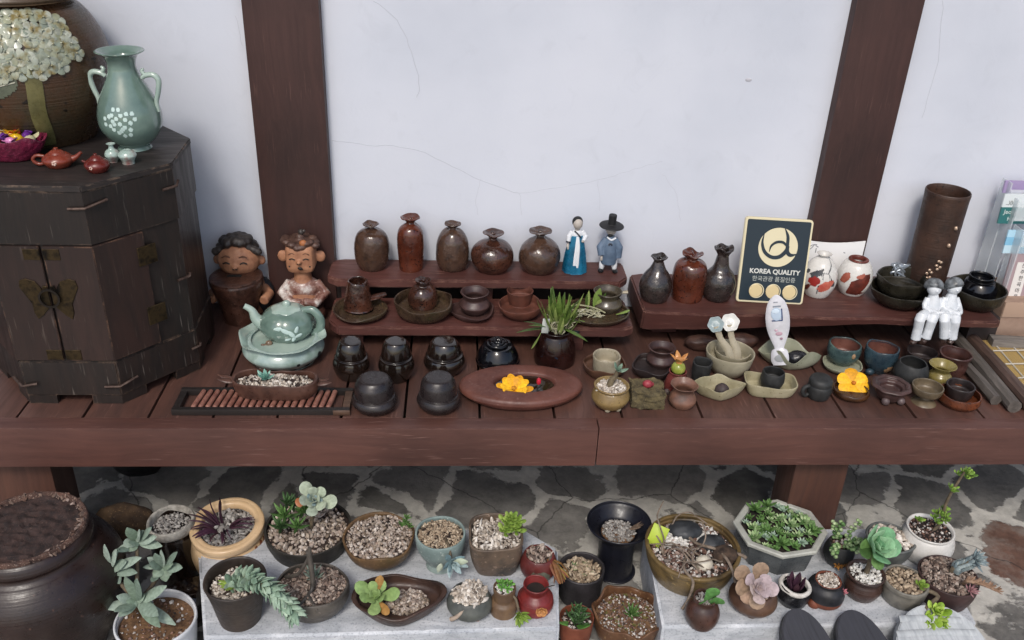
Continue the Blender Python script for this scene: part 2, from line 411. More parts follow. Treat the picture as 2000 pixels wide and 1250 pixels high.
g = obj('ground', (gv, [(0, 1, 2, 3)]), paving_mat(), kind='structure')

# plaster wall
def plaster():
    m, t, p = newmat('plaster'); tc = t.nodes.new('ShaderNodeTexCoord'); o = tc.outputs['Object']
    n = N(t, 'ShaderNodeTexNoise', Scale=2.2, Detail=5.); t.links.new(o, n.inputs[0])
    c0 = ramp(t, n.outputs[0], [(.25, lin('#bcc1cc')), (.5, lin('#c9cdd7')), (.75, lin('#d1d4dd'))])
    ns = N(t, 'ShaderNodeTexNoise', Scale=14., Detail=7., Roughness=.65, Distortion=.8); t.links.new(o, ns.inputs[0])
    c0 = mixc(t, ramp(t, ns.outputs[0], [(.56, (0, 0, 0)), (.76, (.22,)*3)]), c0, lin('#adb1ba'))
    t.links.new(c0, p.inputs['Base Color'])
    n2 = N(t, 'ShaderNodeTexNoise', Scale=40., Detail=6.); t.links.new(o, n2.inputs[0]); bump(t, p, n2.outputs[0], .12, .003)
    n3 = N(t, 'ShaderNodeTexNoise', Scale=4., Detail=2.); t.links.new(o, n3.inputs[0]); bump(t, p, n3.outputs[0], .2, .03); bump(t, p, ns.outputs[0], .12, .006)
    p.inputs['Roughness'].default_value = .85; return m
PL = plaster()
w = thing('plaster_wall', 'white plaster wall with fine cracks behind the deck and shelves', 'wall', (0, WY, 0))
obj('wall_face', boxs((0, .06, .9), (9, .12, 2.7)), PL, w, False)
CR = plain('crack', '#b3b6bf', .9)
for pts, r in (([(648, 274), (720, 283), (800, 289), (870, 318), (935, 350), (1015, 378)], .0006), ([(1015, 378), (1090, 366), (1168, 352), (1240, 330), (1295, 316)], .0004), ([(730, 2), (775, 40), (803, 100), (818, 160), (815, 190)], .0006), ([(1168, 352), (1172, 410)], .0003), ([(1295, 340), (1320, 380), (1330, 430)], .0003), ([(1015, 378), (1018, 420)], .0003), ([(940, 350), (930, 385), (935, 420)], .0003), ([(460, 30), (472, 90)], .0004), ([(1842, 0), (1832, 120), (1800, 230)], .0005)):
    P = []
    rnd = random.Random(int(pts[0][0]))
    for a in crom([Vector((*q, 0)) for q in pts], 5):
        q = on_y(a.x+rnd.uniform(-2, 2), a.y+rnd.uniform(-1.5, 1.5), WY); P.append(Vector((q.x, .0, q.z)))
    obj('crack', tube(P, r, 5), CR, w)
q = on_y(1462, 156, WY); obj('chip', move(rough_rock((.008, .0015, .004), 3, 2), (q.x, 0, q.z)), plain('chipc', '#b4b4bb', .9), w)

PW = wood('post_wood', '#35201d', '#422a26', 2, 5., .55, .3, stretch=8, flecks='#4e3530', edge='#5a3f3a')
for x0, x1, lab in ((470, 622, 'dark red brown wooden post behind the laughing clay boy'), (1675, 1808, 'dark red brown wooden post behind the emblem sign and the white vases')):
    a, b = on_y(x0, 0, 2.0).x, on_y(x1, 0, 2.0).x
    o = obj('wooden_post', boxs((0, 0, .75), (b-a, .16, 2.9), .004), PW, None, True, ((a+b)/2, 2.0+.08, 0)); tag(o, lab, 'post')

# unseen eave added above the frame to shade the upper wall and limit reflected sky
ev = thing('unseen_eave', 'unseen dark wooden eave added above the deck to shade the upper wall', 'eave', (0, 0, 0))
obj('unseen_eave_boards', prism([(1.08, 2.16), (2.6, 2.66), (2.6, 2.72), (1.08, 2.22)], -5, 5), plain('unseen_eave_wood', '#3a2a24', .7), ev, False)
o = bpy.data.objects['unseen_eave_boards']; o.rotation_mode = 'QUATERNION'; o.rotation_quaternion = Matrix(((0, 0, 1), (1, 0, 0), (0, 1, 0))).to_quaternion()

# deck
DK = wood('deck_wood', '#3d2721', '#563a31', 1, 5., .55, .3, edge='#7a5a50', flecks='#664a42', stretch=9, knots='#2c1a17', er=.003)
DB = wood('beam_wood', '#482c26', '#5c3d35', 0, 4., .52, .25, stretch=10, wear='#664840', edge='#85655b', flecks='#6d5048', knots='#38211d')
dk = thing('wooden_deck', 'reddish brown wooden deck carrying the pottery along the wall', 'deck')
xs = [on_z(x, 812, 0).x for x in (790, 937, 1083, 1215, 1371, 1512, 1650, 1786, 1918)]
stp = .127
left = [xs[0]-stp*i for i in range(1, 9)][::-1]; xs = left+xs; xs += [xs[-1]+stp*i for i in range(1, 8)]
rnd = random.Random(4)
bd = [boxs(((a+b)/2, 1.775, -.015+rnd.uniform(-.0012, .0012)), (b-a-.005, .5, .03), .0025, 2) for a, b in zip(xs, xs[1:])]
obj('deck_boards', join(*bd), DK, dk)
jx = on_y(1167, 870, 1.485).x
obj('front_beam', boxs(((-1.9+jx)/2-.0004, 1.505, -.046), (jx+1.9-.0008, .038, .093), .003), DB, dk)
obj('front_beam', boxs(((2.1+jx)/2+.0004, 1.505, -.0445), (2.1-jx-.0008, .038, .093), .003), DB, dk)
obj('gap_shade_sheet', boxs((0, 1.775, -.034), (3.8, .48, .006), 0), plain('gap_shade', '#1c1512', .9), dk)  # dark sheet added below the boards so the gaps read as shade
obj('under_joist', boxs((0, 1.78, -.07), (3.8, .06, .06), .002), DK, dk)
for px, hw in ((50, 62), (1592, 52)):
    c = on_y(px, 914, 1.56)
    obj('deck_leg', boxs((c.x, 1.575, -.255), (hw*2*mpp(c), .09, .33), .003), wood('leg_wood', '#3c251e', '#53362b', 2, 5., .55, .25, stretch=9), dk)

# stone slabs on the paving
def slabmat():
    m, t, p = newmat('slab_stone'); tc = t.nodes.new('ShaderNodeTexCoord'); o = tc.outputs['Object']
    mp = t.nodes.new('ShaderNodeMapping'); mp.inputs['Scale'].default_value = (1, 3, 2); mp.inputs['Rotation'].default_value = (0, 0, .5); t.links.new(o, mp.inputs[0])
    n = N(t, 'ShaderNodeTexNoise', Scale=9., Detail=9., Roughness=.7, Distortion=.6); t.links.new(mp.outputs[0], n.inputs[0])
    n2 = N(t, 'ShaderNodeTexNoise', Scale=240., Detail=3.); t.links.new(o, n2.inputs[0])
    c = ramp(t, n.outputs[0], [(.28, lin('#8b8f94')), (.45, lin('#a9adb2')), (.6, lin('#bfc2c6')), (.75, lin('#d6d8da'))])
    c = mixc(t, ramp(t, n2.outputs[0], [(.55, (0, 0, 0)), (.68, (.5,)*3)]), c, lin('#6b7078'))
    t.links.new(c, p.inputs['Base Color']); p.inputs['Roughness'].default_value = .7
    bump(t, p, n2.outputs[0], .35, .0015); bump(t, p, n.outputs[0], .3, .004); return m
SM = slabmat()
def slab(poly, lab):
    cx = sum(a for a, b in poly)/len(poly); cy = sum(b for a, b in poly)/len(poly)
    o = obj('stone_slab', prism([(a-cx, b-cy) for a, b in poly], 0, SZ-GZ, .006, 3), SM, None, True, (cx, cy, GZ)); tag(o, lab, 'slab')
slab([(-.47, 1.235), (.203, 1.247), (.221, 1.47), (.15, 1.535), (-.56, 1.54)], 'pale grey stone slab on the paving carrying the left group of succulent pots')
slab([(.405, 1.247), (1.04, 1.247), (1.05, 1.4), (.98, 1.53), (.42, 1.53)], 'pale grey stone slab on the paving carrying the octagonal planter and right group of pots')

# shelves
SH = wood('shelf_wood', '#432621', '#573530', 0, 4.5, .5, .3, edge='#8f6a5c', flecks='#7a584e', stretch=10)
def live(x0, x1, y0, y1, zt, th, rad=(.02,)*4, amp=.004, seed=1, n=30):
    """slab with a natural front edge and rounded corners"""
    o = Vector((seed*7.3, 0, 0)); P = []
    for i in range(n+1):
        u = i/n; x = x0+(x1-x0)*u; e = 0
        if x-x0 < rad[0]: e = rad[0]-math.sqrt(max(0, rad[0]**2-(rad[0]-(x-x0))**2))
        if x1-x < rad[1]: e = max(e, rad[1]-math.sqrt(max(0, rad[1]**2-(rad[1]-(x1-x))**2)))
        P.append((x, y0+e+amp*mnoise.fractal(Vector((x*7, 0, 0))+o, 1, 2, 3)))
    P += [(x1, y1-rad[2]*.3), (x1-rad[2], y1), (x0+rad[3], y1), (x0, y1-rad[3]*.3)]
    return prism(P, zt-th, zt, min(.004, th*.25), 2)
AZ, BZ, CZ = .125, .065, .095
sa = thing('wall_shelf', 'low brown wooden shelf against the wall carrying five bottles and two dolls', 'shelf', (0, 0, 0))
obj('shelf_board', live(-.303, .407, 1.905, 2.022, AZ, .021, (.02, .03, .02, .03), .003, 1), SH, sa)
obj('shade_strip', boxs((.05, 2.012, .051), (.69, .014, .1), .001), plain('dark_block', '#2a2120', .7), sa)  # dark strip added below the shelf, its colour standing in for deep shade
for x in (-.25, .36, .06): obj('shelf_support', boxs((x, 1.965, (AZ-.021)/2), (.05, .05, AZ-.022), .002), SH, sa)
sb = thing('low_shelf', 'low brown wooden shelf carrying cups and dishes behind the small lidded jars', 'shelf', (0, 0, 0))
obj('shelf_board', live(-.29, .404, 1.787, 1.935, BZ, .024, (.03, .012, .01, .02), .003, 2), SH, sb)
c = on_z(1118, 690, .0)
obj('shelf_support', boxs((c.x, 1.83, (BZ-.025)/2), (.05, .06, BZ-.026), .002), SH, sb)
obj('shelf_support', boxs((-.24, 1.85, (BZ-.025)/2), (.05, .05, BZ-.026), .002), SH, sb)
sc_ = thing('live_edge_shelf', 'thick wooden shelf with a natural edge carrying the emblem sign and white vases', 'shelf', (0, 0, 0))
V, Fc = live(.428, 1.262, 1.812, 2.022, CZ, .055, (.006, .008, .01, .03), .007, 5, 44)
V2 = []
for v in V:     # the underside rises towards the right end
    v = v.copy()
    if v.z < CZ-.03:
        u = (v.x-.428)/.834; v.z = CZ-.055+.04*min(1, u*1.5)+.006*mnoise.noise(Vector((v.x*9, v.y*9, 0)))
        v.y += .012*(1-u)
    v.y -= .035*max(0, (v.x-.428)/.834) if v.y < 1.95 else 0
    V2.append(v)
obj('shelf_board', (V2, Fc), SH, sc_)
obj('shelf_support', boxs((1.255, 1.86, (CZ-.015)/2), (.07, .06, CZ-.018), .002), plain('dark_block', '#2a2120', .6), sc_)
obj('shelf_support', boxs((.5, 1.93, .019), (.06, .08, .038), .002), SH, sc_)

# the old cabinet
CW = wood('cabinet_wood', '#171311', '#2a221f', 2, 5., .42, .3, wear='#38322e', edge='#7a6352', flecks='#5f5852', stretch=11)
CD = wood('cabinet_door_wood', '#201613', '#342521', 2, 4., .4, .28, wear='#403530', edge='#85644f', flecks='#574c45', stretch=11)
CT = wood('cabinet_top_wood', '#191514', '#332c2a', 0, 6., .5, .35, edge='#8a7462', flecks='#5a5450', stretch=8)
BR = clay('old_brass', '#292318', '#463925', .5, 40, .3, None, .6, 0., 90, 0, '#181512'); BR.node_tree.nodes['Principled BSDF'].inputs['Metallic'].default_value = .75
CXc, CH = -.768, .466
half = [(.093, 1.572), (.215, 1.71), (.208, 1.87), (.118, 1.967)]
def octa(g=0.):
    q = []
    for dx, y in half:
        k = Vector((dx, (y-1.77)))
        l = k.length; k = k*(1+g/l); q.append((CXc+k.x, 1.77+k.y))
    return q+[(2*CXc-a, b) for a, b in reversed(q)]
cb = thing('octagonal_cabinet', 'old worn black brown octagonal wooden cabinet with butterfly brass lock plate', 'cabinet', (CXc, 1.77, 0))
loc0 = (-CXc, -1.77, 0)
def cob(n, s, m, par=None, sm=False): return obj(n, move(s, loc0 if par is None else (0, 0, 0)), m, par or cb, sm, None)
cob('cabinet_top', prism(octa(.002), CH-.012, CH, .002), CT)
cob('drawer_band', prism(octa(0), .352, CH-.0125, .0), CW)
cob('cabinet_body', prism(octa(-.004), .1, .3515, 0), CW)
cob('base', prism(octa(-.001), .02, .0995, .002), CW)
oo = octa(-.003)
ft = []
for i in range(8):
    a, b = Vector(oo[i]), Vector(oo[(i+1) % 8])
    for u0, u1 in ((0, .3), (.68, 1)):
        p, q = a+(b-a)*u0, a+(b-a)*u1; nn = Vector(((b-a).y, -(b-a).x)).normalized()*-.012
        if nn.dot(Vector((CXc, 1.77))-p) < 0: nn = -nn
        cob('base_foot', prism([p[:], q[:], (q+nn)[:], (p+nn)[:]], 0, .0198), CW)
o1 = octa(.0035); fr, ob = Vector(o1[0]), Vector(o1[1])
dm = fr+(ob-fr)*.55; inn = Vector((0, .009)); io = Vector((-.0065, .0065))
dpoly = [(CXc+.0025, fr.y), fr[:], dm[:], (dm+io)[:], (fr+Vector((-.004, .009)))[:], (CXc+.0025, fr.y+.009)]
dr = cob('door', prism(dpoly, .104, .349, .0012), CD)
dl = cob('door', prism([(2*CXc-a, b) for a, b in dpoly], .104, .349, .0012), CD)
# butterfly plate halves, ring, corner plates, straps
wing = [(.002, -.02), (.008, -.028), (.02, -.042), (.031, -.05), (.036, -.036), (.036, -.018), (.045, .002), (.053, .018), (.05, .032), (.038, .036), (.022, .03), (.014, .018), (.012, .012), (.01, .022), (.002, .02)]
for s, d in ((1, dr), (-1, dl)):
    P = [(s*a+CXc+(.001*s), b) for a, b in wing]
    sh = prism(P, 0, .0014, .0004, 1); sh = ([Vector((v.x, fr.y-.0006-v.z, v.y+.248)) for v in sh[0]], sh[1])
    obj('lock_plate', move(sh, loc0), BR, d, False)
    kx = s*.0465
    for cx, cz in ((.018, .333), (.018, .118)):
        obj('corner_plate', move(boxs((CXc+s*cx, fr.y-.0005, cz), (.03, .0016, .022), .0004, 1), loc0), BR, d, False)
obj('ring_pull', move(lathe([(.8, -.1), (1, -.1), (1, .1), (.8, .1), (.8, -.1)], .02, .02, 28, smooth=False), (0, fr.y-1.77-.008, .246), (pi/2, 0, 0)), plain('iron', '#3c3733', .35, .9, .2), dr)
IR = plain('rusty_strap', '#5a4a42', .6, .5, .3, 90, 0, '#3a2a24')
def strap(i, z, l0=.03, l1=.05):
    a, b, c = Vector(o1[i-1]), Vector(o1[i]), Vector(o1[(i+1) % 8])
    p = [b+(a-b).normalized()*l0, b, b+(c-b).normalized()*l1]; k = Vector((CXc, 1.77))
    P = [Vector((q.x, q.y, z+dz))+Vector((*((q-k).normalized()*.001), 0)) for q, dz in zip(p, (-.001, 0, .006))]
    obj('corner_strap', move(tube(P, .0028, 6), loc0), IR, cb)
for i, z, a, b in ((0, .425, .03, .045), (0, .045, .03, .04), (1, .42, .03, .015), (1, .225, .028, .004), (1, .06, .02, .004), (7, .425, .05, .03), (7, .045, .05, .03)): strap(i, z, a, b)
for z in (.3, .17):
    q = Vector(o1[0])+(Vector(o1[1])-Vector(o1[0]))*.56; d = (Vector(o1[1])-Vector(o1[0])).normalized()
    obj('hinge', move(boxs((q.x, q.y-.001, z), (.04, .003, .04), .001, 1, (0, 0, math.atan2(d.y, d.x))), loc0), BR, cb, False)

# ------------------------------------------------------------------ pottery on the deck and shelves
BROWN = clay('brown_glaze', '#2a1a15', '#4b2d22', .17, 22, .35, '#1f1310', .6, lump=.5, coat=.3)
RUST = clay('rust_glaze', '#3f1d13', '#5c2e1f', .17, 18, .3, '#2a140f', .62, lump=.4, coat=.3)
GREYBR = clay('grey_brown_glaze', '#2d211c', '#483429', .17, 26, .35, '#57443a', .64, lump=.55, coat=.3, c3='#3a2c26')
DARKG = clay('dark_grey_glaze', '#1b1817', '#352c2a', .18, 50, .6, '#46403d', .6, lump=.4, coat=.3)
ONG = clay('onggi_gloss', '#120e0c', '#211712', .09, 12, .06, None, .6, lump=.15, coat=.5)
ONGM = clay('onggi_matt', '#1d1819', '#272121', .3, 30, .08)
BLKG = clay('black_gloss', '#060608', '#101014', .1, 30, .15)
BLKM = clay('black_matt', '#1c1d1d', '#2a2b2b', .6, 50, .4)
PURP = clay('purple_brown_clay', '#372725', '#4a3532', .4, 30, .25, rings=.25)
TERRA = clay('bare_red_clay', '#4a2a20', '#63392c', .6, 30, .25, rings=.3)
MUD = clay('mud_glaze', '#2a201a', '#45362a', .3, 22, .4, '#5a4a33', .62, c3='#3a3324')
CREAM = clay('cream_glaze', '#857d69', '#a39a85', .42, 30, .25, '#6f6552', .66)
CELA = clay('celadon', '#596e66', '#6f857b', .12, 14, .08, coat=.6)
CELB = clay('celadon_pale', '#8a9f96', '#a3b4aa', .12, 14, .08, coat=.6)
WHT = clay('white_glaze', '#c4c2bd', '#d3d1cc', .25, 12, .1)
REDT = clay('red_teapot_clay', '#6a2c20', '#7e3a2a', .28, 30, .15)
def prof_r(prof, v):
    P = crom([Vector(p) for p in prof], 4); best = 1
    for a, b in zip(P, P[1:]):
        if a.y <= v <= b.y and b.y > a.y: return a.x+(b.x-a.x)*(v-a.y)/(b.y-a.y)
    return best
def inside(p, poly):
    x, y = p; c = False; n = len(poly)
    for i in range(n):
        x1, y1 = poly[i]; x2, y2 = poly[(i+1) % n]
        if (y1 > y) != (y2 > y) and x < (x2-x1)*(y-y1)/(y2-y1)+x1: c = not c
    return c
def decal(name, poly, prof, R, H, mat, par, a0=-pi/2, st=.03, off=.0005):
    """painted motif lying on a turned surface; poly in (arc/R, height/H)"""
    V, Fc, idx = [], [], {}
    xs_ = [p[0] for p in poly]; ys_ = [p[1] for p in poly]
    def vid(i, j):
        if (i, j) not in idx:
            u, v = i*st, j*st*.6; r = prof_r(prof, v)*R+off; a = a0+u; idx[(i, j)] = len(V); V.append(Vector((r*cos(a), r*sin(a), v*H)))
        return idx[(i, j)]
    for i in range(int(min(xs_)/st)-1, int(max(xs_)/st)+2):
        for j in range(int(min(ys_)/st/.6)-1, int(max(ys_)/st/.6)+2):
            if j >= 0 and inside(((i+.5)*st, (j+.5)*st*.6), poly): Fc.append((vid(i, j), vid(i+1, j), vid(i+1, j+1), vid(i, j+1)))
    return obj(name, (V, Fc), mat, par)
def spotpoly(cx, cy, rx, ry, n=14, rot=0., wob=.0, seed=0):
    rnd = random.Random(seed); P = []
    for i in range(n):
        a = 2*pi*i/n; k = 1+rnd.uniform(-wob, wob); x, y = rx*cos(a)*k, ry*sin(a)*k
        P.append((cx+x*cos(rot)-y*sin(rot), cy+x*sin(rot)+y*cos(rot)))
    return P
def bottle(body, nr, nz, mr, cup=.5):
    """body profile, neck radius and height, mouth radius"""
    return [(0, 0)]+body+[(nr, nz), (nr*.98, nz+(1-nz)*.3), (nr+(mr-nr)*.55, 1-(1-nz)*.3), (mr, .985), (mr*.93, 1.0), (mr*.6, .97), (nr*cup, .95), (nr*cup*.8, nz), (0, nz-.05)]
b_egg = [(.6, 0), (.76, .03), (.93, .2), (1, .42), (.96, .62), (.8, .78), (.5, .865)]
b_cyl = [(.75, 0), (.9, .02), (.95, .2), (1, .45), (.97, .66), (.82, .78), (.5, .855)]
b_barrel = [(.62, 0), (.82, .03), (.98, .2), (1, .4), (.93, .62), (.72, .78), (.45, .87)]
b_squat = [(.55, 0), (.7, .03), (.93, .2), (1, .38), (.93, .56), (.68, .71), (.4, .78)]
b_round = [(.55, 0), (.72, .03), (.94, .2), (1, .38), (.9, .58), (.62, .73), (.38, .8)]
def bott(label, box, z, prof, mat, seed, wob=.025, rim=.012, group=None, name='bottle', cat='bottle', rb=.62, rt=.4, tilt=(0, 0, 0)):
    loc, R, H = fit(*box, z, rb, rt)
    o = obj(name, lathe(prof, R, H, 44, 5, wob, seed, rim), mat, None, True, loc, tilt); tag(o, label, cat, group); return o
G = 'handmade bottles standing in a row on the wall shelf'
bott('leftmost grey brown egg shaped bottle with a flared mouth on the wall shelf', (692, 760, 431, 531), AZ, bottle(b_egg, .2, .9, .47), GREYBR, 1, group=G)
bott('tall narrow rust red bottle with a wide flared mouth on the wall shelf', (776, 828, 419, 533), AZ, bottle(b_cyl, .34, .88, .72), RUST, 2, .015, group=G, rb=.85)
bott('grey brown barrel bottle between the tall red bottle and the squat ones', (852, 916, 431, 531), AZ, bottle(b_barrel, .24, .89, .5), GREYBR, 3, group=G)
bott('squat brown bottle, left one of the two squat round bottles on the wall shelf', (921, 1004, 447, 537), AZ, bottle(b_squat, .22, .83, .5), BROWN, 4, group=G)
bott('round grey brown bottle with pinched neck beside the woman doll in blue skirt', (1012, 1096, 443, 538), AZ, bottle(b_round, .22, .86, .53), GREYBR, 5, .03, .02, group=G)
G = 'handmade bottles at the left end of the thick shelf'
bott('dark grey pear shaped bottle with flared mouth at the left end of the thick shelf', (1251, 1315, 495, 592), CZ, bottle([(.6, 0), (.82, .03), (1, .25), (.98, .42), (.75, .6), (.5, .72)], .32, .87, .52), DARKG, 6, .015, .02, group=G)
bott('rust brown cylinder bottle with wide mouth between two dark grey bottles', (1315, 1381, 488, 593), CZ, bottle(b_cyl, .35, .86, .62), RUST, 7, .03, .03, group=G, rb=.8)
bott('dark grey long necked bottle with a tilted cup mouth beside the emblem sign', (1375, 1440, 478, 591), CZ, bottle([(.55, 0), (.78, .03), (.98, .2), (1, .36), (.82, .5), (.5, .62)], .36, .82, .58, .8), DARKG, 8, .015, .035, group=G)

def pot(name, label, cat, box, z, outer, mat, seed=0, t=.09, floor=.12, wob=.015, rim=.01, rb=.7, rt=.9, rf=None, sy=1., lob=0., lobk=5, group=None, rz=0, parts=False, rimk=(2, 3, 5), n=44):
    loc, R, H = fit(*box, z, rb, rt, sy)
    sh = lathe(vessel(outer, t, floor), R, H, n, 4, wob, seed, rim, rimk, rf, sy, lob, lobk)
    if parts:
        o = thing(name, label, cat, loc, rz, group); o2 = obj(parts if isinstance(parts, str) else 'pot', sh, mat, o)
        return o, R, H
    o = obj(name, sh, mat, None, True, loc, (0, 0, rz)); tag(o, label, cat, group); return o, R, H
p_cup = [(.7, 0), (.8, .04), (.9, .35), (.96, .7), (1, 1)]
p_taper = [(.98, 0), (1, .06), (.97, .35), (.85, .7), (.72, 1)]
p_bowl = [(.45, 0), (.62, .06), (.85, .4), (.96, .75), (1, 1)]
p_dish = [(.62, 0), (.75, .1), (.9, .45), (.98, .8), (1, 1)]
p_jar = [(.6, 0), (.78, .08), (1, .38), (.94, .6), (.74, .75), (.72, .83), (.86, 1)]
p_ball = [(.5, 0), (.7, .06), (.96, .35), (1, .6), (.9, .85), (.8, 1)]
p_jar2 = [(.62, 0), (.75, .06), (.98, .3), (1, .42), (.8, .62), (.76, .74), (.92, .96), (.94, 1)]

def super_(k, a=0.):
    def f(th):
        th += a; return 1/((abs(cos(th))**k+abs(sin(th))**k)**(1/k))*.93
    return f
def leafrf(pw=1.3, e=.55):
    def f(th):      # long in x with pointed ends
        c, s = abs(cos(th)), abs(sin(th)); return 1/((c**pw)+(s/e)**pw)**(1/pw)
    return f
# low shelf
bz = BZ+.0
pot('saucer', 'dark brown handmade saucer with a wavy rim under the lugged brown cup', 'saucer', (650, 758, 578, 632), bz, p_dish, MUD, 11, .07, .15, .03, .1, .7, .95)
t_, R, H = pot('lugged_cup', 'tall brown cup tapering upward with a flat lug on its side', 'cup', (671, 727, 541, 612), bz+.008, p_taper, BROWN, 12, .14, .5, .03, .02, .95, .7, parts='cup_body')
obj('lug', tube([(R*.7, .0, H*.34), (R*1.25, .002, H*.4), (R*1.9, .01, H*.46)], [.012, .014, .009], 10, .35, (0, 0, 1), k=4), BROWN, t_)
pot('bowl', 'mottled green brown bowl with a wavy rim holding a small round bottle', 'bowl', (770, 884, 562, 634), bz, [(.55, 0), (.72, .06), (.9, .35), (.97, .7), (1, 1)], MUD, 13, .05, .12, .03, .1, .68, .95, lob=.03)
bott('small round brown bottle with a button mouth standing in the mottled bowl', (797, 855, 541, 611), bz+.008, bottle([(.72, 0), (.9, .05), (1, .25), (.96, .48), (.8, .66), (.6, .77)], .45, .82, .55), BROWN, 14, .02, .02, rb=.85)
pot('saucer', 'purple brown triangular saucer under the small wide mouthed jar', 'saucer', (880, 966, 585, 630), bz, p_dish, PURP, 15, .07, .15, .02, .06, .7, .95, lob=.1, lobk=3)
pot('small_jar', 'small purple brown wide mouthed jar on a triangular saucer', 'jar', (897, 957, 558, 616), bz+.007, p_jar2, PURP, 16, .1, .2, .01, .015, .62, .9)
pot('bowl', 'red brown bowl with a thin rim holding a small red clay cup', 'bowl', (972, 1060, 574, 627), bz, p_bowl, TERRA, 17, .06, .12, .02, .07, .55, .95)
pot('small_cup', 'small plain red clay cup standing in the red brown bowl', 'cup', (989, 1041, 556, 601), bz+.012, [(.72, 0), (.76, .05), (.85, .4), (.93, .75), (1, 1)], TERRA, 18, .08, .15, .01, .01, .7, 1.)
pot('dish', 'wide dark dish on the low shelf holding orchid roots and a glazed jug', 'dish', (1098, 1229, 582, 637), bz, [(.7, 0), (.8, .08), (.92, .45), (.98, .8), (1, 1)], MUD, 19, .06, .15, .015, .05, .75, .95, sy=.85)
t_, R, H = pot('small_jug', 'small olive glazed jug with a side lug standing in the wide dark dish', 'jug', (1156, 1216, 556, 613), bz+.007, p_jar2, clay('olive_glaze', '#3b352b', '#544c3f', .2, 24, .3), 20, .09, .2, .01, .01, .62, .9, parts='jug_body')
obj('lug', tube([(R*.85, 0, H*.9), (R*1.1, 0, H*.93), (R*1.3, 0, H*.95)], [.004, .005, .006], 8, .7), clay('cream_glaze', '#fff'), t_)

# small lidded jars (onggi)
p_on = [(.6, 0), (.8, .06), (1, .29), (.985, .42), (.9, .53), (.82, .585)]
def onggi(label, box, z, mat, seed, lidw=.76, group=None, sm=.585):
    loc, R, H = fit(*box, z, .62, .55); o = thing('lidded_jar', label, 'jar', loc, random.Random(seed).uniform(-.5, .5), group)
    obj('jar_body', lathe([(0, 0)]+[(a, b*sm/.585) for a, b in p_on]+[(.0, .60*sm/.585)], R, H, 44, 4, .022, seed, .0), mat, o)
    obj('lid', lathe([(0, sm), (lidw*1.0, sm), (lidw*1.06, sm+.012), (lidw*1.07, sm+.06), (lidw*1.02, .75), (lidw*.92, .87), (lidw*.82, .95), (lidw*.72, .99), (lidw*.5, 1), (0, 1)], R, H, 44, 4, .022, seed+50, 0), mat, o); return o, R, H
G = 'small lidded jars in front of the low shelf'
onggi('glossy dark brown lidded jar, leftmost of the three in the back row', (650, 722, 655, 746), 0, ONG, 21, group=G)
onggi('glossy dark brown lidded jar, middle one of the three in the back row', (738, 809, 655, 749), 0, ONG, 22, group=G)
onggi('glossy dark brown lidded jar, rightmost of the three in the back row', (827, 908, 654, 737), 0, ONG, 23, group=G)
for lab, bx, sd in (('matt black lidded jar at the right end of the dark tray', (686, 776, 724, 811), 24), ('matt black lidded jar beside the flat oval stone basin', (814, 899, 723, 810), 25)):
    o, R, H = onggi(lab, bx, 0, ONGM, sd, .81, G, .47)
    pass
loc, R, H = fit(930, 1014, 656, 728, 0, .7, .5)
o = thing('coiled_jar', 'shiny black jar with a coiled rope lid behind the oval stone basin', 'jar', loc)
obj('jar_body', lathe([(0, 0), (.75, 0), (.92, .06), (1, .22), (.97, .45), (.8, .72), (.68, .84), (.6, .86), (0, .86)], R, H, 44, 4, .015, 30), BLKG, o)
cp = []
for i in range(70):
    a = i*.28; r = R*.55*(1-i/80); cp.append((r*cos(a), r*sin(a), H*(.88+.12*(i/70)+.02*sin(i*1.3))))
obj('coil_lid', tube(cp, R*.085, 8), BLKG, o)
obj('band', lathe([(1.0, .2), (1.04, .23), (1.0, .27)], R, H, 44, 3, .015, 30), BLKG, o)

# oval stone basin, marigold, red bud
OV = clay('brown_stone', '#4d2a22', '#633c32', .5, 16, .4, '#6d4c44', .66, lump=.2)
loc, R, H = fit(914, 1153, 716, 803, 0, .6, .62, .58); H = .045
loc = on_z(1033, 800, 0); loc.y += .060; R = 119*mpp(loc); 
def egg(th): return 1+.06*cos(th-.4)+.03*cos(2*th+1)
def ovalf(th): return (1-.1*cos(th))*(1+.04*sin(2*th))
o = thing('stone_basin', 'flat brown oval stone basin with a water filled hollow holding a yellow flower', 'basin', loc, -.05)
sh = lathe([(0, 0), (.72, 0), (.88, .12), (.99, .48), (1, .66), (.985, .8), (.93, .92), (.8, .99), (.62, 1.0), (.53, .97), (.49, .86), (.46, .6), (.38, .42), (0, .4)], R, .031, 64, 5, .012, 31, 0, rf=ovalf, sy=.6)
obj('basin_body', sh, OV, o)
wm, wt, wp = newmat('water'); wp.inputs['Base Color'].default_value = lin('#2a1c14'); wp.inputs['Roughness'].default_value = .03; wp.inputs['Specular IOR Level'].default_value = .6
obj('water', lathe([(0, .72), (.475, .72), (.475, .7)], R, .031, 48, 1, 0, 0, rf=ovalf, sy=.62, smooth=False), wm, o)
YEL = island('yellow_petal', ['#c98a06', '#e3a70c', '#f0b818'], .55, .2, 200)
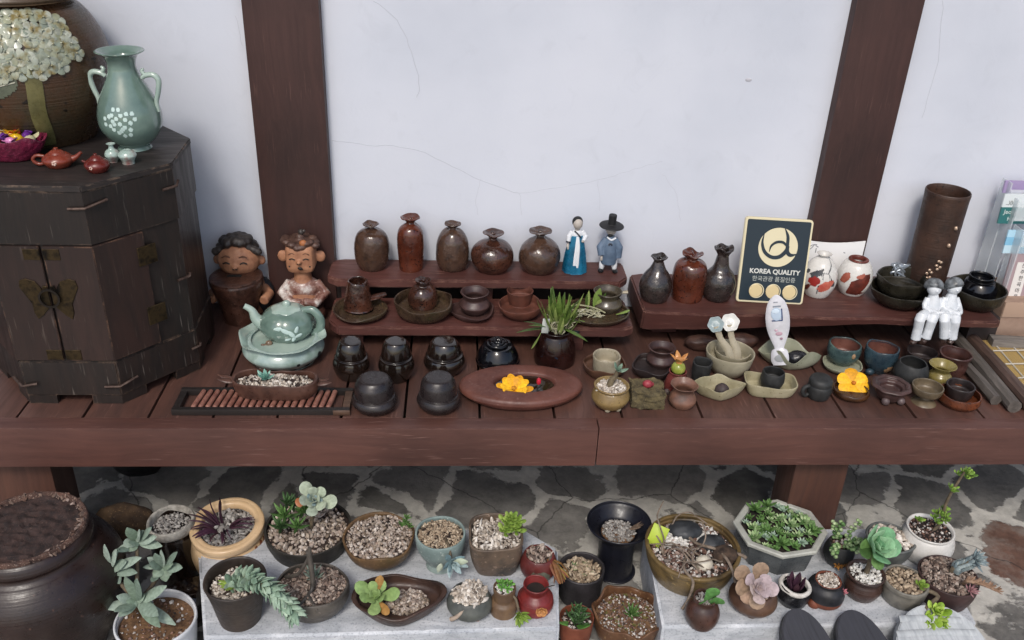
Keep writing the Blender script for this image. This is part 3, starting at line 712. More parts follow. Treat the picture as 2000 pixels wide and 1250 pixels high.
def daisy(c, R, n, mat, name, label, seed, nrm=(0, -.25, 1), layers=2, notch=True, cm='#b5761a', w=.5):
    rnd = random.Random(seed); o = thing(name, label, 'flower', c); q = Vector((0, 0, 1)).rotation_difference(Vector(nrm).normalized()); L = []
    for ly in range(layers):
        for i in range(n):
            a = 2*pi*(i+.5*ly)/n+rnd.uniform(-.1, .1); el = .12+.22*ly
            d = Vector((cos(a), sin(a), el)).normalized()
            L.append(leaf(q @ (d*R*.1), q @ d, q @ Vector((0, 0, 1)), R*(1-.22*ly)*rnd.uniform(.9, 1.05), R*w, .08, .05, .75, 8, 7, .9))
    obj('petals', join(*L), mat, o)
    obj('flower_centre', join(*[stone(q @ Vector((R*.16*cos(i*2.4)*math.sqrt(i/16), R*.16*sin(i*2.4)*math.sqrt(i/16), R*.16)), R*.05, rnd) for i in range(16)]), island('centre'+name, [cm, '#d59a28'], .8), o); return o
c = on_z(1004, 761, .0245); daisy(c, 34*mpp(c), 11, YEL, 'marigold', 'yellow marigold flower floating in the oval stone basin', 1)
c = on_z(1053, 766, .0235); o = thing('bud_ornament', 'tiny black ornament with a bright red bud standing in the basin water', 'ornament', c)
obj('stem', join(ell((0, 0, .006), (.006, .005, .008)), ell((.004, -.003, .004), (.005, .004, .005)), ell((-.002, 0, .014), (.004, .004, .006))), BLKM, o)
obj('bud', join(*[leaf((-.002, 0, .018), (cos(a)*.35, sin(a)*.35, 1), (0, 0, 1), .016, .009, .4, .1) for a in (0, 1.6, 3.1, 4.7)]), island('red_bud', ['#8f1020', '#c3203a'], .5), o)

# dark vase with orchid
loc, R, H = fit(1044, 1126, 630, 722, 0, .85, .62)
o = thing('orchid_vase', 'dark brown glazed vase filled with green strap leaved orchid and pale roots', 'plant', loc)
obj('pot', lathe(vessel([(.86, 0), (.97, .04), (1, .2), (.94, .5), (.76, .82), (.7, .9), (.76, 1)], .09, .5), R, H, 44, 4, .01, 33), clay('dark_vase', '#150a09', '#2a1613', .14, 16, .1, '#1b2b3a', .68), o)
obj('pot_lug', move(ell((R*.88, 0, H*.9), (.012, .004, .004)), (0, 0, 0)), BLKG, o)
rnd = random.Random(8); L = []; Rt = []
for i in range(58):
    a = rnd.uniform(0, 6.28); r = rnd.uniform(0, .028); e = rnd.uniform(.05, .75)
    L.append(leaf((r*cos(a)+.004, r*sin(a)-.005, H*1.12+rnd.uniform(-.01, .02)), (cos(a)*e, sin(a)*e-.05, 1), (cos(a), sin(a), .3), rnd.uniform(.035, .08), rnd.uniform(.007, .013), .2, rnd.uniform(-.25, .1), 0, 6, 6, .4))
for dx, dy, dz, l, wd in ((-1, -.1, .15, .075, .012), (.9, -.3, -.12, .06, .014), (-.75, -.3, .5, .06, .011), (-1, .1, .5, .06, .008), (.35, .1, 1, .08, .01)):
    L.append(leaf((dx*.014, -.01, H*1.08), (dx, dy, dz), (0, 0, 1), l, wd, .2, -.25, .1, 6, 7, .5))
L.append(leaf((-.034, -.012, H*1.0), (-.45, -.3, -1), (-1, 0, .3), .045, .015, .2, .1, .1, 6, 7, .8))
obj('leaves', join(*L), island('orchid_leaf', ['#31461c', '#4c6428', '#6e8540', '#8f9e5c'], .45, .1), o)
for i in range(34):
    p = Vector((rnd.uniform(-.025, .025), rnd.uniform(-.025, .012), H*.98)); P = [p]
    for k in range(5): p = p+Vector((rnd.uniform(-.01, .01), rnd.uniform(-.009, .008), rnd.uniform(.001, .012))); P.append(p)
    Rt.append(tube(P, [.0014]*5+[.0008], 5, k=2))
obj('roots', join(*Rt), island('orchid_root', ['#a5a088', '#8a8a68', '#c4c0ac'], .7), o)
obj('plant_tag', boxs((-.027, -.02, H*1.22), (.016, .001, .034), .0004, 1, (-.15, .1, .1)), plain('grey_tag', '#a6aba6', .5), o)
c = on_z(1150, 612, bz+.006)
o = thing('orchid_cutting', 'orchid cutting with upright green leaves and trailing pale roots lying in the dish', 'plant', c); L = []; Rt = []
for dx, dy, dz, l, wd in ((-.15, 0, 1, .05, .008), (.9, -.3, .9, .03, .012), (.7, .2, 1.4, .055, .02), (1.2, .2, 1.1, .045, .01), (-.3, 0, 1, .04, .008)):
    L.append(leaf((dx*.018, 0, .012), (dx*.3, dy*.3, dz), (0, -1, .2), l, wd, .18, .1, .1, 6, 7, .7))
L.append(leaf((.06, -.02, .008), (1, .3, .1), (0, 0, 1), .035, .011, .3, .1, .2, 6, 7, .8)); L.append(leaf((-.055, -.045, .004), (1, -.2, .15), (0, 0, 1), .04, .012, .3, -.1, .2, 6, 7, .8))
obj('leaves', join(*L), island('orchid_leaf', []), o)
for i in range(26):
    p = Vector((rnd.uniform(-.03, .03), rnd.uniform(-.012, .004), .012)); P = [p]
    for k in range(5): p = Vector((p.x+rnd.uniform(-.012, .012), p.y-rnd.uniform(0, .007), max(.003, p.z+rnd.uniform(-.006, .004)))); P.append(p)
    Rt.append(tube(P, [.0013]*5+[.0007], 5, k=2))
Rt.append(tube([(-.055, -.01, .02), (-.03, -.012, .028), (.01, -.014, .022), (.035, -.02, .012)], .0018, 6, k=4))
obj('roots', join(*Rt), island('orchid_root', []), o)

# celadon teapot on its warmer
p = on_z(552, 727, 0); R = 82*mpp(on_z(552, 690, .03)); loc = Vector((p.x, p.y+R*.72, 0)); zr = z_at(loc.x, loc.y, 651); H = zr-.010
loc.x = on_z(552, 651, zr).x
o = thing('teapot_warmer', 'pale celadon warmer with cut out holes under the celadon dish', 'warmer', loc)
WM = clay('celadon_warmer', '#7f9690', '#a0b2ac', .1, 12, .1, None, .6, .7, c3='#768b80')
WPR = [(.7, 0), (.8, .08), (.96, .4), (1, .6), (.93, .85), (.84, 1)]
obj('warmer_body', lathe(vessel(WPR, .07, .1), R*.98, H, 56, 4, .008, 41), WM, o)
HD = plain('hole_dark', '#0b0d0c', .9)
for cx, cz, rx, rz_ in ((-.3, .12, .15, .2), (.3, .5, .045, .08), (.95, .5, .09, .2), (.2, .1, .1, .12), (.62, .22, .08, .12), (-.95, .2, .1, .15)):
    decal('cut_hole', spotpoly(cx, cz, rx, rz_, 18), WPR, R*.98, H, HD, o, math.atan2(-loc.y, -loc.x), .02, .0012)
tag(obj('celadon_dish', lathe(vessel([(.4, 0), (.6, .08), (.74, .4), (.88, .75), (1, 1)], .04, .14), R*1.02, .03, 64, 4, .006, 42, .1, (5, 7), lob=.025, lobk=6), CELB, None, True, loc+Vector((0, 0, zr-.03))), 'wavy rimmed pale celadon dish on the warmer under the teapot', 'dish')
dz = zr-.03+.005
loc, R, H = fit(508, 612, 586, 674, dz, .68, .2)
t_ = thing('celadon_teapot', 'celadon melon shaped teapot with white leaf inlay on the celadon dish', 'teapot', loc, 0)
def melon(th): return 1-.035*abs(sin(th*4+.4))**.5*0-.05*(1-abs(sin(th*4+.3)))**3
obj('teapot_body', lathe([(0, 0), (.55, 0), (.7, .03), (.95, .24), (1, .42), (.93, .62), (.7, .78), (.4, .86), (0, .87)], R, H, 64, 5, .004, 43, 0, rf=melon), CELA, t_)
ld = obj('lid', lathe([(0, .8), (.56, .775), (.58, .8), (.5, .86), (.3, .91), (.12, .93), (0, .935)], R, H, 56, 4, 0, 0, .0, lob=.06, lobk=6), CELB, t_)
obj('knob', move(ell((0, 0, 0), (.0095, .0075, .0085)), (.002, 0, H*.965)), CELB, ld)
obj('spout', tube([(-R*.85, -.003, H*.38), (-R*1.12, -.004, H*.55), (-R*1.25, -.005, H*.8), (-R*1.5, -.006, H*.93)], [.016, .0125, .008, .0065], 14, k=4), CELB, t_)
obj('handle', tube([(R*.62, 0, H*.78), (R*1.0, -.004, H*.8), (R*1.26, -.006, H*.55), (R*1.2, -.006, H*.25), (R*.9, -.004, H*.12)], [.006, .0075, .008, .0075, .006], 10, 1.3, k=4), CELA, t_)
INL = plain('white_inlay', '#b8cdc8', .18)
inl = []
def surf(a, z, R, H, prof_r): return Vector((R*prof_r*cos(a), R*prof_r*sin(a), H*z))
for a, z, rot, l in ((-1.75, .56, .3, .011), (-1.45, .5, -.6, .012), (-1.25, .42, -.9, .011), (-1.05, .5, 1.2, .010), (-1.15, .3, 1.1, .010), (-.98, .34, .2, .009), (-1.38, .28, .4, .008)):
    pr = {.56: .955, .5: .98, .42: 1.0, .3: .975, .34: .985, .28: .965}[z]
    inl.append(move(ell((0, 0, 0), (.0012, l, l*.45), 12), surf(a, z, R, H, pr), Quaternion((0, 0, 1), a) @ Quaternion((1, 0, 0), rot)))
obj('leaf_inlay', join(*inl), INL, t_)
c = on_z(526, 676, dz+.001)
o = obj('snail_ornament', join(ell((0, 0, .007), (.008, .007, .007)), tube([(-.004, -.002, .003), (-.012, -.004, .004), (-.016, -.005, .007)], [.004, .004, .002], 8)), clay('snail', '#5b4a3c', '#85725f', .3, 60, .3), None, True, c); tag(o, 'little brown snail ornament lying in the celadon dish by the teapot', 'ornament')

# boat planter on the stick tray
c0 = on_z(335, 812, 0); c1 = on_z(683, 812, 0); wdt = c1.x-c0.x; ctr = (c0+c1)/2; dpt = .085
ctr.y += dpt/2
o = thing('stick_tray', 'dark wooden tray with a row of brown bamboo sticks under the boat planter', 'tray', ctr)
TK = wood('tray_dark', '#151211', '#2a2422', 0, 8., .45, .3)
obj('frame_rail', boxs((0, -dpt/2+.006, .007), (wdt, .011, .014), .0015), TK, o)
obj('frame_rail', boxs((0, dpt/2-.006, .007), (wdt, .011, .014), .0015), TK, o)
obj('frame_end', boxs((-wdt/2+.007, 0, .006), (.014, dpt-.024, .012), .001), TK, o)
obj('frame_end', boxs((wdt/2-.008, 0, .0068), (.015, dpt-.024, .0135), .001), wood('tray_tip', '#3a2a22', '#5a4436', 0, 8., .5, .3), o)
obj('brass_tip', boxs((wdt/2-.016, -dpt/2+.0005, .0072), (.034, .003, .012), .0005, 1), wood('tray_tip', '', ''), o)
SK = clay('stick_brown', '#6b4238', '#8d6153', .5, 60, .2, '#a88578', .66)
nst = 20
for i in range(nst):
    x = -wdt/2+.045+(wdt-.085)*i/(nst-1)
    obj('stick', join(tube([(x-.004, -dpt/2+.013, .012), (x, 0, .0125), (x+.003, dpt/2-.014, .012)], [.0052, .0055, .0052], 10), ell((x-.004, -dpt/2+.0125, .012), (.0045, .002, .0045), 10)), SK, o)
loc, R, H = fit(452, 622, 728, 785, .018, .5, .3, .32)
loc = on_z(535, 783, .018); loc.y += .028; R = 84*mpp(loc)
o = thing('boat_planter', 'brown boat shaped clay planter with pale pebbles and one blue green rosette on the tray', 'plant', loc, -.03)
BT = clay('boat_clay', '#3a2620', '#54392f', .35, 30, .4, lump=.3)
def boatf(th): return 1/((abs(cos(th))**2.6+abs(sin(th)/.36)**2.6)**(1/2.6))
obj('pot', lathe(vessel([(.78, 0), (.88, .1), (.96, .4), (1, .75), (1, 1)], .07, .25), R, .036, 64, 4, .02, 44, .08, rf=boatf), BT, o)
for dx, dy, l in ((-1, .25, .045), (-1, .02, .04), (1, -.05, .038), (1, .2, .03)):
    obj('oar', leaf((dx*R*.88, dy*.03, .025), (dx, dy, .12), (0, 0, 1), l, .016, .5, .05, .4), BT, o)
def gravelset(o, r, z, n, size, key, seed, dome=.2, rf=None, sy=1., soil='dark_soil', el=1.6, cx=0, cy=0, name='gravel'):
    """soil bed plus loose pebbles filling a pot up to height z"""
    rnd = random.Random(seed); S_ = []
    obj('soil', move(lathe([(0, 1), (.5, .95), (.98, .0), (1, -.3)], r, dome*r, 32, 2, 0, 0, rf=rf, sy=sy), (cx, cy, z)), MATS[soil], o)
    for i in range(int(n*2.9)):
        th = rnd.uniform(0, 6.283); k = math.sqrt(rnd.random())*.96; f = rf(th) if rf else 1
        S_.append(stone((cx+r*k*f*cos(th), cy+r*k*f*sin(th)*sy, z+dome*r*(1-k*k)+size*rnd.uniform(-.1, .7)), size*.72*rnd.choice((.4, .55, .7, .85, 1.0, 1.25))*rnd.uniform(.85, 1.2), rnd, .25, el))
    obj(name, join(*S_), MATS[key], o, True, kind='stuff', ang=60)
clay('dark_soil', '#1d1512', '#3a2c25', .95, 90, .8); clay('brown_soil', '#4a3424', '#74573d', .95, 140, .9, '#8d7050', .62); clay('black_soil', '#140f0d', '#2a1f1b', .95, 60, .9)
island('gravel_pink', ['#453a34', '#80705f', '#aa9c8c', '#5d5048', '#c2b6aa', '#948476', '#cfc6bc', '#6f6056', '#aa9c90', '#8f7a6c'], .85, .3)
island('gravel_tan', ['#574a3c', '#8f7c66', '#b09e86', '#6f5f4e', '#c4b59e', '#9c8a74'], .9, .3)
island('gravel_dusty', ['#3a302b', '#5c4d45', '#8a776b', '#4b3e38', '#a39488', '#6d5b50', '#b5a79b', '#352b27'], .95, .4)
island('gravel_pale', ['#5f554c', '#a89c8e', '#c9c0b4', '#dad4cb', '#857a6e', '#bdb2a5'], .85, .3)
island('gravel_grey', ['#5c5855', '#8d8985', '#a9a6a1', '#77726d'], .9, .3)
island('gravel_white', ['#b9b6ae', '#d8d6d0', '#c9c6be', '#e4e2de'], .7, .2)
island('gravel_mix', ['#3a2c27', '#6a4a3f', '#c5bfb8', '#4e4039', '#90705f', '#d9d6d0', '#2e2723', '#7a5848'], .85, .3)
gravelset(o, R*.9, .026, 260, .0042, 'gravel_pale', 3, .04, boatf)
GREENB = island('blue_green_leaf', ['#56857a', '#6c9a8c', '#7fa99b'], .5, .1)
obj('rosette', rosette((-R*.22, 0, .036), (0, -.2, 1), .021, 26, 5, .42, .4, .25), GREENB, o)

# clay figures -------------------------------------------------------
SKIN = clay('clay_skin', '#8d6048', '#aa7a5c', .6, 40, .3, '#6d4a38', .68)
HAIR = clay('clay_hair', '#1f1a19', '#37302d', .5, 40, .5)
def face(o, c, r, s=1., mouth=True):
    """closed smiling eyes, nose, mouth on the -y side of a head"""
    K = plain('ink', '#15100d', .6)
    for sx in (-1, 1):
        obj('eye', tube([(c[0]+sx*r*.42+dx*r, c[1]-r*(.93-abs(dx+sx*.1)*.25), c[2]+r*.12+dz*r) for dx, dz in ((-.17, -.05), (0, .03), (.17, -.05))], r*.035, 6, k=3), K, o)
        obj('eyebrow', tube([(c[0]+sx*r*.42+dx*r, c[1]-r*(.86-abs(dx)*.1), c[2]+r*.42+dz*r) for dx, dz in ((-.2, -.03), (0, .07), (.2, -.03))], r*.03, 6, k=3), plain('brow', '#5a3a2a', .7), o)
    obj('nostril', join(ell((c[0]-r*.07, c[1]-r*1.07, c[2]-r*.14), r*.045, 8), ell((c[0]+r*.07, c[1]-r*1.07, c[2]-r*.14), r*.045, 8)), K, o)
    if mouth: obj('mouth', move(ell((0, 0, 0), (r*.17, r*.06, r*.1), 12), (c[0]+r*.05, c[1]-r*.93, c[2]-r*.5), (0, .35, 0)), K, o)
c = on_z(462, 643, 0); loc = Vector((c.x, c.y+.05, 0)); s = mpp(loc)
t_ = thing('clay_figurine', 'clay child with dark curly hair peeping over a big brown pot bank beside the cabinet', 'figurine', loc)
zt = z_at(loc.x, loc.y, 538)     # top of the pot bank
r1 = 50*s
obj('pot_bank', lathe([(0, 0), (.55, 0), (.62, .05), (.78, .4), (.94, .72), (1.02, .88), (1, .96), (.9, 1.0), (0, 1.01)], r1, zt, 44, 4, .02, 61), clay('pot_bank', '#2e1d17', '#4c3127', .35, 34, .5, '#5d4238', .62, lump=.5), t_)
obj('coin_slot', boxs((-.002, -.006, zt*1.012), (.032, .007, .004)), plain('hole_dark', ''), t_)
hz = z_at(loc.x, loc.y+.045, 504); hr = 38*s; hc = (0, .045, hz)
obj('child_body', blob([ell(hc, (hr*1.08, hr*.95, hr*.98), 20), ell((-hr*1.1, hc[1]+.004, hz-.006), (hr*.22, hr*.15, hr*.26)), ell((hr*1.1, hc[1]+.004, hz-.006), (hr*.22, hr*.15, hr*.26)), ell((0, hc[1]-hr*.95, hz-.004), (hr*.16, hr*.16, hr*.12)), tube([(0, .05, .0), (0, .05, hz-.02)], [hr*1.0, hr*.6], 16), tube([(hr*.9, .05, hz*.5), (hr*1.45, .02, hz*.42), (hr*1.3, -.012, hz*.4)], [.014, .013, .012], 10), tube([(-hr*.9, .05, hz*.5), (-hr*1.35, .02, hz*.42), (-hr*1.25, -.01, hz*.4)], [.014, .013, .011], 10)], .0022), SKIN, t_)
face(t_, hc, hr, mouth=False)
obj('coat', tube([(hr*.6, .06, 0), (hr*1.0, .055, hz*.3), (hr*.9, .05, hz*.55)], [.02, .028, .02], 14, k=3), plain('coat_grey', '#2d3036', .6, 0, .3), t_)
rnd = random.Random(3); hh = [ell((hc[0], hc[1]+hr*.3, hz+hr*.42), (hr*1.02, hr*.8, hr*.66), 18)]
for i in range(46):
    a = rnd.uniform(-.15, pi+.15) if i < 26 else rnd.uniform(pi, 2*pi); e = rnd.uniform(.15, 1.45) if i < 26 else rnd.uniform(.8, 1.4); hh.append(ell((hr*1.05*cos(a)*cos(e), hc[1]+hr*.95*sin(a)*cos(e)*.9-.0, hz+hr*.35+hr*.8*sin(e)), hr*rnd.uniform(.17, .27), 8))
for dx in (-1.05, -.85, -.6, .6, .85, 1.05): hh.append(ell((hr*dx*1.0, hc[1]-hr*.25, hz+hr*(1.0-abs(dx)*.5)), hr*.22, 8))
obj('hair', blob(hh, .0025, 2), HAIR, t_)
c = on_z(592, 607, 0); loc = Vector((c.x, c.y, 0))
loc = Vector((on_y(590, 520, 1.965).x, 1.965, 0)); s = mpp(loc+Vector((0, 0, .1)))
t_ = thing('clay_figurine', 'laughing clay boy with big ears and a topknot in a mottled white glazed jacket', 'figurine', loc)
hz = z_at(loc.x, loc.y-.02, 505); hr = 31*s; hc = (0, 0, hz); nz = z_at(loc.x, loc.y, 540)
obj('boy_body', blob([move(boxs((0, 0, 0), (hr*1.8, hr*1.75, hr*2.0), hr*.75, 4), hc), ell((-hr*1.15, .004, hz-.004), (hr*.34, hr*.16, hr*.4)), ell((hr*1.15, .004, hz-.004), (hr*.34, hr*.16, hr*.4)), ell((0, -hr*.95, hz-.003), (hr*.16, hr*.18, hr*.13)), tube([(0, 0, 0), (0, 0, nz*.5), (0, 0, nz), (0, 0, hz-.01)], [hr*1.15, hr*1.0, hr*.55, hr*.45], 18)], .002), SKIN, t_)
face(t_, hc, hr)
for sx in (-1, 1): obj('cheek_dot', ell((sx*hr*.62, -hr*.8, hz-hr*.42), hr*.06, 8), plain('ink', ''), t_)
jm = clay('white_jacket', '#5a3028', '#8a6a60', .25, 40, .3, c3='#d2ccc6')
obj('jacket', blob([ell((0, 0, nz*.72), (hr*1.05, hr*.85, nz*.3), 20), tube([(-hr*.8, 0, nz*.88), (-hr*1.35, -.008, nz*.62), (-hr*.7, -hr*.95, nz*.5), (0, -hr*1.05, nz*.52)], [.011, .013, .012, .009], 12), tube([(hr*.8, 0, nz*.88), (hr*1.4, -.008, nz*.62), (hr*.8, -hr*.95, nz*.48), (.004, -hr*1.1, nz*.56)], [.011, .013, .012, .009], 12)], .0022), jm, t_)
obj('trousers', blob([ell((0, 0, nz*.3), (hr*1.2, hr*1.0, nz*.32), 20), ell((-hr*.7, -hr*.6, nz*.18), (hr*.7, hr*.8, nz*.18)), ell((hr*.7, -hr*.6, nz*.18), (hr*.7, hr*.8, nz*.18))], .0025), clay('boy_trousers', '#33201b', '#4a2f28', .4, 30, .3), t_)
rnd = random.Random(9); hh = [ell((0, .002, hz+hr*.85), (hr*1.0, hr*.98, hr*.3), 16)]
for i in range(20):
    a = i*.33; k = rnd.uniform(.75, 1.08); hh.append(ell((hr*k*cos(a), hr*.85*k*sin(a), hz+hr*(.92+rnd.uniform(-.14, .2))), (hr*.3, hr*.3, hr*.2), 8))
hh.append(ell((0, 0, hz+hr*1.2), (hr*.3, hr*.3, hr*.3), 10))
obj('hair', blob(hh, .002, 2), clay('boy_hair', '#3c2a24', '#5b4238', .5, 60, .4), t_)
obj('topknot', join(ell((hr*.1, 0, hz+hr*1.55), (hr*.2, hr*.2, hr*.2), 10), ell((hr*.28, 0, hz+hr*1.62), hr*.12, 8)), HAIR, t_)
obj('hair_flower', ell((hr*.3, -hr*.7, hz+hr*1.1), (hr*.25, hr*.2, hr*.22), 10), clay('orange_clay', '#8a5230', '#a5683f', .5), t_)

# ------------------------------------------------------------------ things on the cabinet
loc, R, H = fit(-98, 206, -22, 291, CH, .6, .55)
o = thing('flower_jar', 'large brown lidded jar with white relief flowers and a green stem on the cabinet', 'jar', loc)
JP = [(0, 0), (.6, 0), (.7, .03), (.92, .25), (1, .5), (.97, .7), (.82, .88), (.66, .975), (.62, 1.0), (0, 1.0)]
obj('jar_body', lathe(JP, R, H, 72, 5, .004, 71), clay('jar_brown', '#2a1a12', '#46301f', .3, 5, .2, '#1d1712', .66, rings=.5, c3='#3a3527'), o)
obj('jar_lid', lathe([(0, .99), (.68, .99), (.73, 1.0), (.74, 1.03), (.6, 1.1), (.2, 1.16), (.18, 1.22), (0, 1.23)], R, H, 60, 4), clay('jar_lid', '#3a2c20', '#544432', .35, 10, .2, rings=.4), o)
PT = island('porcelain_petal', ['#7f8879', '#979d8c', '#8f9279', '#a9ada0', '#778173'], .25, .3, 90, '#7d7046')
def surfpt(a, v, off=0.):
    r = prof_r(JP, v)*R+off; p = Vector((r*cos(a), r*sin(a), v*H)); dr = (prof_r(JP, v+.02)-prof_r(JP, v-.02))*R/(.04*H)
    return p, Vector((cos(a), sin(a), -dr)).normalized()
rnd = random.Random(5); PTS = []; tries = 0
ac = math.atan2(EYE.y-loc.y, (EYE.x-loc.x))
while len(PTS) < 110 and tries < 9000:
    tries += 1; da, dv = rnd.uniform(-.8, .72), rnd.uniform(-.2, .2)
    if (da/.78)**2+(dv/.2)**2 > 1: continue
    a, v = ac-.12+da, .76+dv
    if v > .93: continue
    if any(abs(a-x)*R < .0155 and abs(v-y)*H < .015 for x, y in PTS): continue
    PTS.append((a, v))
L = []
for a, v in PTS:
    p, nn = surfpt(a, v); q = Vector((0, 0, 1)).rotation_difference(nn); a0 = rnd.uniform(0, 6)
    for i in range(5):
        t = a0+2*pi*i/5; L.append(leaf(p+nn*rnd.uniform(.001, .003), q @ Vector((cos(t), sin(t), .04)), nn, .0165, .0155, .08, .06, .5, 8, 6, .9))
    L.append(move(ell((0, 0, 0), (.0025, .0025, .002), 8), p+nn*.005))
obj('relief_flowers', join(*L), PT, o)
ST = clay('jar_stem', '#565334', '#6b6640', .3, 30, .2)
pts = [surfpt(ac-.02+.06*i/8+.02*sin(i), .66-.62*i/8, .0015)[0] for i in range(9)]
obj('relief_stem', tube(pts, [.013, .0145, .0145, .0145, .0145, .0145, .0145, .014, .013], 10, .1, (cos(ac), sin(ac), 0)), ST, o)
decal('relief_leaf', spotpoly(-.42, .5, .27, .09, 20, .15), JP, R, H, clay('jar_leaf', '#4c5144', '#5d6353', .3, 30, .2), o, ac, .02, .0015)
pts = [surfpt(ac-.68+.5*i/6, .46+.07*i/6, .002)[0] for i in range(7)]
obj('leaf_vein', tube(pts, .0012, 6), plain('vein', '#a9aa98', .4), o)

loc, R, H = fit(187, 308, 92, 298, CH, .52, .5)
o = thing('celadon_vase', 'celadon vase with two handles and white blossom inlay on the cabinet', 'vase', loc, -.12)
VP = [(0, 0), (.5, 0), (.53, .015), (.5, .045), (.7, .1), (.95, .22), (1, .33), (.93, .46), (.74, .6), (.55, .72), (.45, .8), (.43, .87), (.52, .95), (.72, .99), (.75, 1), (.68, 1.0), (.4, .93), (.36, .8), (0, .78)]
obj('vase_body', lathe(VP, R, H, 64, 5), CELA, o)
for sg in (-1, 1):
    P = [(sg*R*.6, 0, H*.735), (sg*R*.72, 0, H*.765), (sg*R*.98, 0, H*.775), (sg*R*1.13, 0, H*.72), (sg*R*1.06, 0, H*.6), (sg*R*.96, 0, H*.5), (sg*R*.99, 0, H*.4)]
    h = obj('handle', tube(P, [.004, .005, .0055, .0055, .005, .0045, .003], 10, k=4), CELB, o)
    obj('curl', tube([(sg*R*.72, 0, H*.765), (sg*R*.62, 0, H*.81), (sg*R*.7, 0, H*.83)], [.004, .004, .002], 8, k=3), CELB, h)
rnd = random.Random(2)
for cx, cy in ((-.38, .36), (-.1, .44), (.32, .4), (-.08, .3), (.16, .26)):
    for i in range(5):
        a = 2*pi*i/5+cx*3
        decal('blossom_inlay', spotpoly(cx+.155*cos(a), cy+.155*sin(a)*R/H, .068, .068*R/H, 12), VP, R, H, INL, o, -1.45, .016, .0006)
# maroon basket of sweets
c = on_z(20, 318, CH); loc = Vector((c.x-.012, c.y+.03, CH)); s = mpp(loc)
o = thing('candy_basket', 'small maroon crinkled basket filled with wrapped sweets at the cabinet edge', 'basket', loc)
obj('basket_shell', lathe(vessel([(.6, 0), (.78, .15), (.95, .6), (1.05, 1)], .07, .15), 72*s, .042, 48, 4, .05, 5, .12, (3, 5, 7), sy=.62), clay('maroon_paper', '#4a1026', '#6d1c38', .3, 70, .9, '#8a3a55', .6, lump=.9), o)
rnd = random.Random(6)
cols = [('#b8860f', 'yellow'), ('#b9b48f', 'pale'), ('#5b2a7a', 'violet'), ('#b8421d', 'orange'), ('#c77fae', 'pink'), ('#c9a21a', 'gold')]
for i in range(16):
    a = i*2.4; r = 52*s*math.sqrt((i+.5)/16); cc, nm = cols[i % 6]
    x, y, z = r*cos(a), r*sin(a)*.6, .034+.012*(1-(r/(60*s))**2)
    sw = join(move(rough_rock((.012, .009, .008), i, 2, .15), (0, 0, 0)), move(leaf((0, 0, 0), (1, 0, .2), (0, 0, 1), .02, .014, .15, .2, .8), (.006, 0, 0)), move(leaf((0, 0, 0), (-1, 0, .2), (0, 0, 1), .018, .014, .15, .2, .8), (-.006, 0, 0)))
    so_ = obj('wrapped_sweet', sw, plain('wrap_'+nm, cc, .22, 0, .5, 120), None, True, loc+Vector((x, y, z)), (rnd.uniform(-.4, .4), rnd.uniform(-.4, .4), rnd.uniform(0, 6)))
    tag(so_, 'sweets in crinkled %s wrappers heaped in the maroon basket' % {'pale': 'pale cream', 'gold': 'golden yellow'}.get(nm, nm), 'sweet', 'wrapped sweets in the maroon basket')
def teapot(label, box, mat, spout=1, handle=True, seed=0):
    loc, R, H = fit(*box, CH, .65, .2); o = thing('miniature_teapot', label, 'teapot', loc, seed*.1)
    obj('teapot_body', lathe([(0, 0), (.55, 0), (.75, .06), (1, .32), (.95, .5), (.65, .68), (.5, .7), (0, .7)], R, H, 40, 4, .008, seed), mat, o)
    obj('lid', lathe([(0, .68), (.5, .68), (.52, .72), (.35, .84), (.12, .9), (.16, .96), (.08, 1), (0, 1)], R, H, 32, 4), mat, o)
    obj('spout', tube([(R*.8, 0, H*.35), (R*1.25, 0, H*.5), (R*1.6, 0, H*.74)] if spout == 1 else [(-R*.85, 0, H*.42), (-R*1.2, 0, H*.5), (-R*1.3, 0, H*.54)], [R*.26, R*.17, R*.1] if spout == 1 else [R*.14, R*.1, R*.08], 10, k=3), mat, o)
    if handle: obj('handle', tube([(-R*.85, 0, H*.55), (-R*1.35, 0, H*.58), (-R*1.6, 0, H*.36), (-R*1.3, 0, H*.14), (-R*.8, 0, H*.2)], R*.12, 10, k=4), mat, o)
    obj('white_flower', join(*[move(ell((0, 0, 0), (R*.07, R*.02, R*.07), 8), (R*.02+R*.1*cos(i*1.256), -R*1.0, H*.38+R*.1*sin(i*1.256))) for i in range(5)]), plain('flower_slip', '#c4a79a', .3), o); return o
teapot('tiny red clay teapot with handle and spout beside the maroon basket', (83, 140, 286, 331), REDT, 1, True, 1)
teapot('tiny red clay lidded pot with a short side spout at the cabinet front edge', (165, 212, 298, 340), clay('dark_red_clay', '#521c17', '#662822', .25, 30, .15), 0, False, -2)
CPK = clay('celadon_pink', '#8aa39b', '#9fb0a8', .18, 25, .1, None, .6, .5, c3='#7a3a38')
for lab, bx, prof in (('tiny celadon bottle with a red blush and flat mouth below the celadon vase', (204, 233, 278, 318), bottle([(.5, 0), (.55, .04), (.95, .3), (1, .42), (.8, .6), (.4, .72)], .3, .85, .58)), ('tiny celadon jar with a red blush and no mouth below the celadon vase', (232, 266, 290, 322), [(0, 0), (.62, 0), (.66, .05), (.74, .25), (1, .55), (.98, .7), (.75, .9), (.5, .98), (.42, 1), (0, .96)])):
    loc, R, H = fit(*bx, CH, .55, .5); tag(obj('miniature_vase', lathe(prof, R, H, 36, 4, .006, 3), CPK, None, True, loc), lab, 'vase')

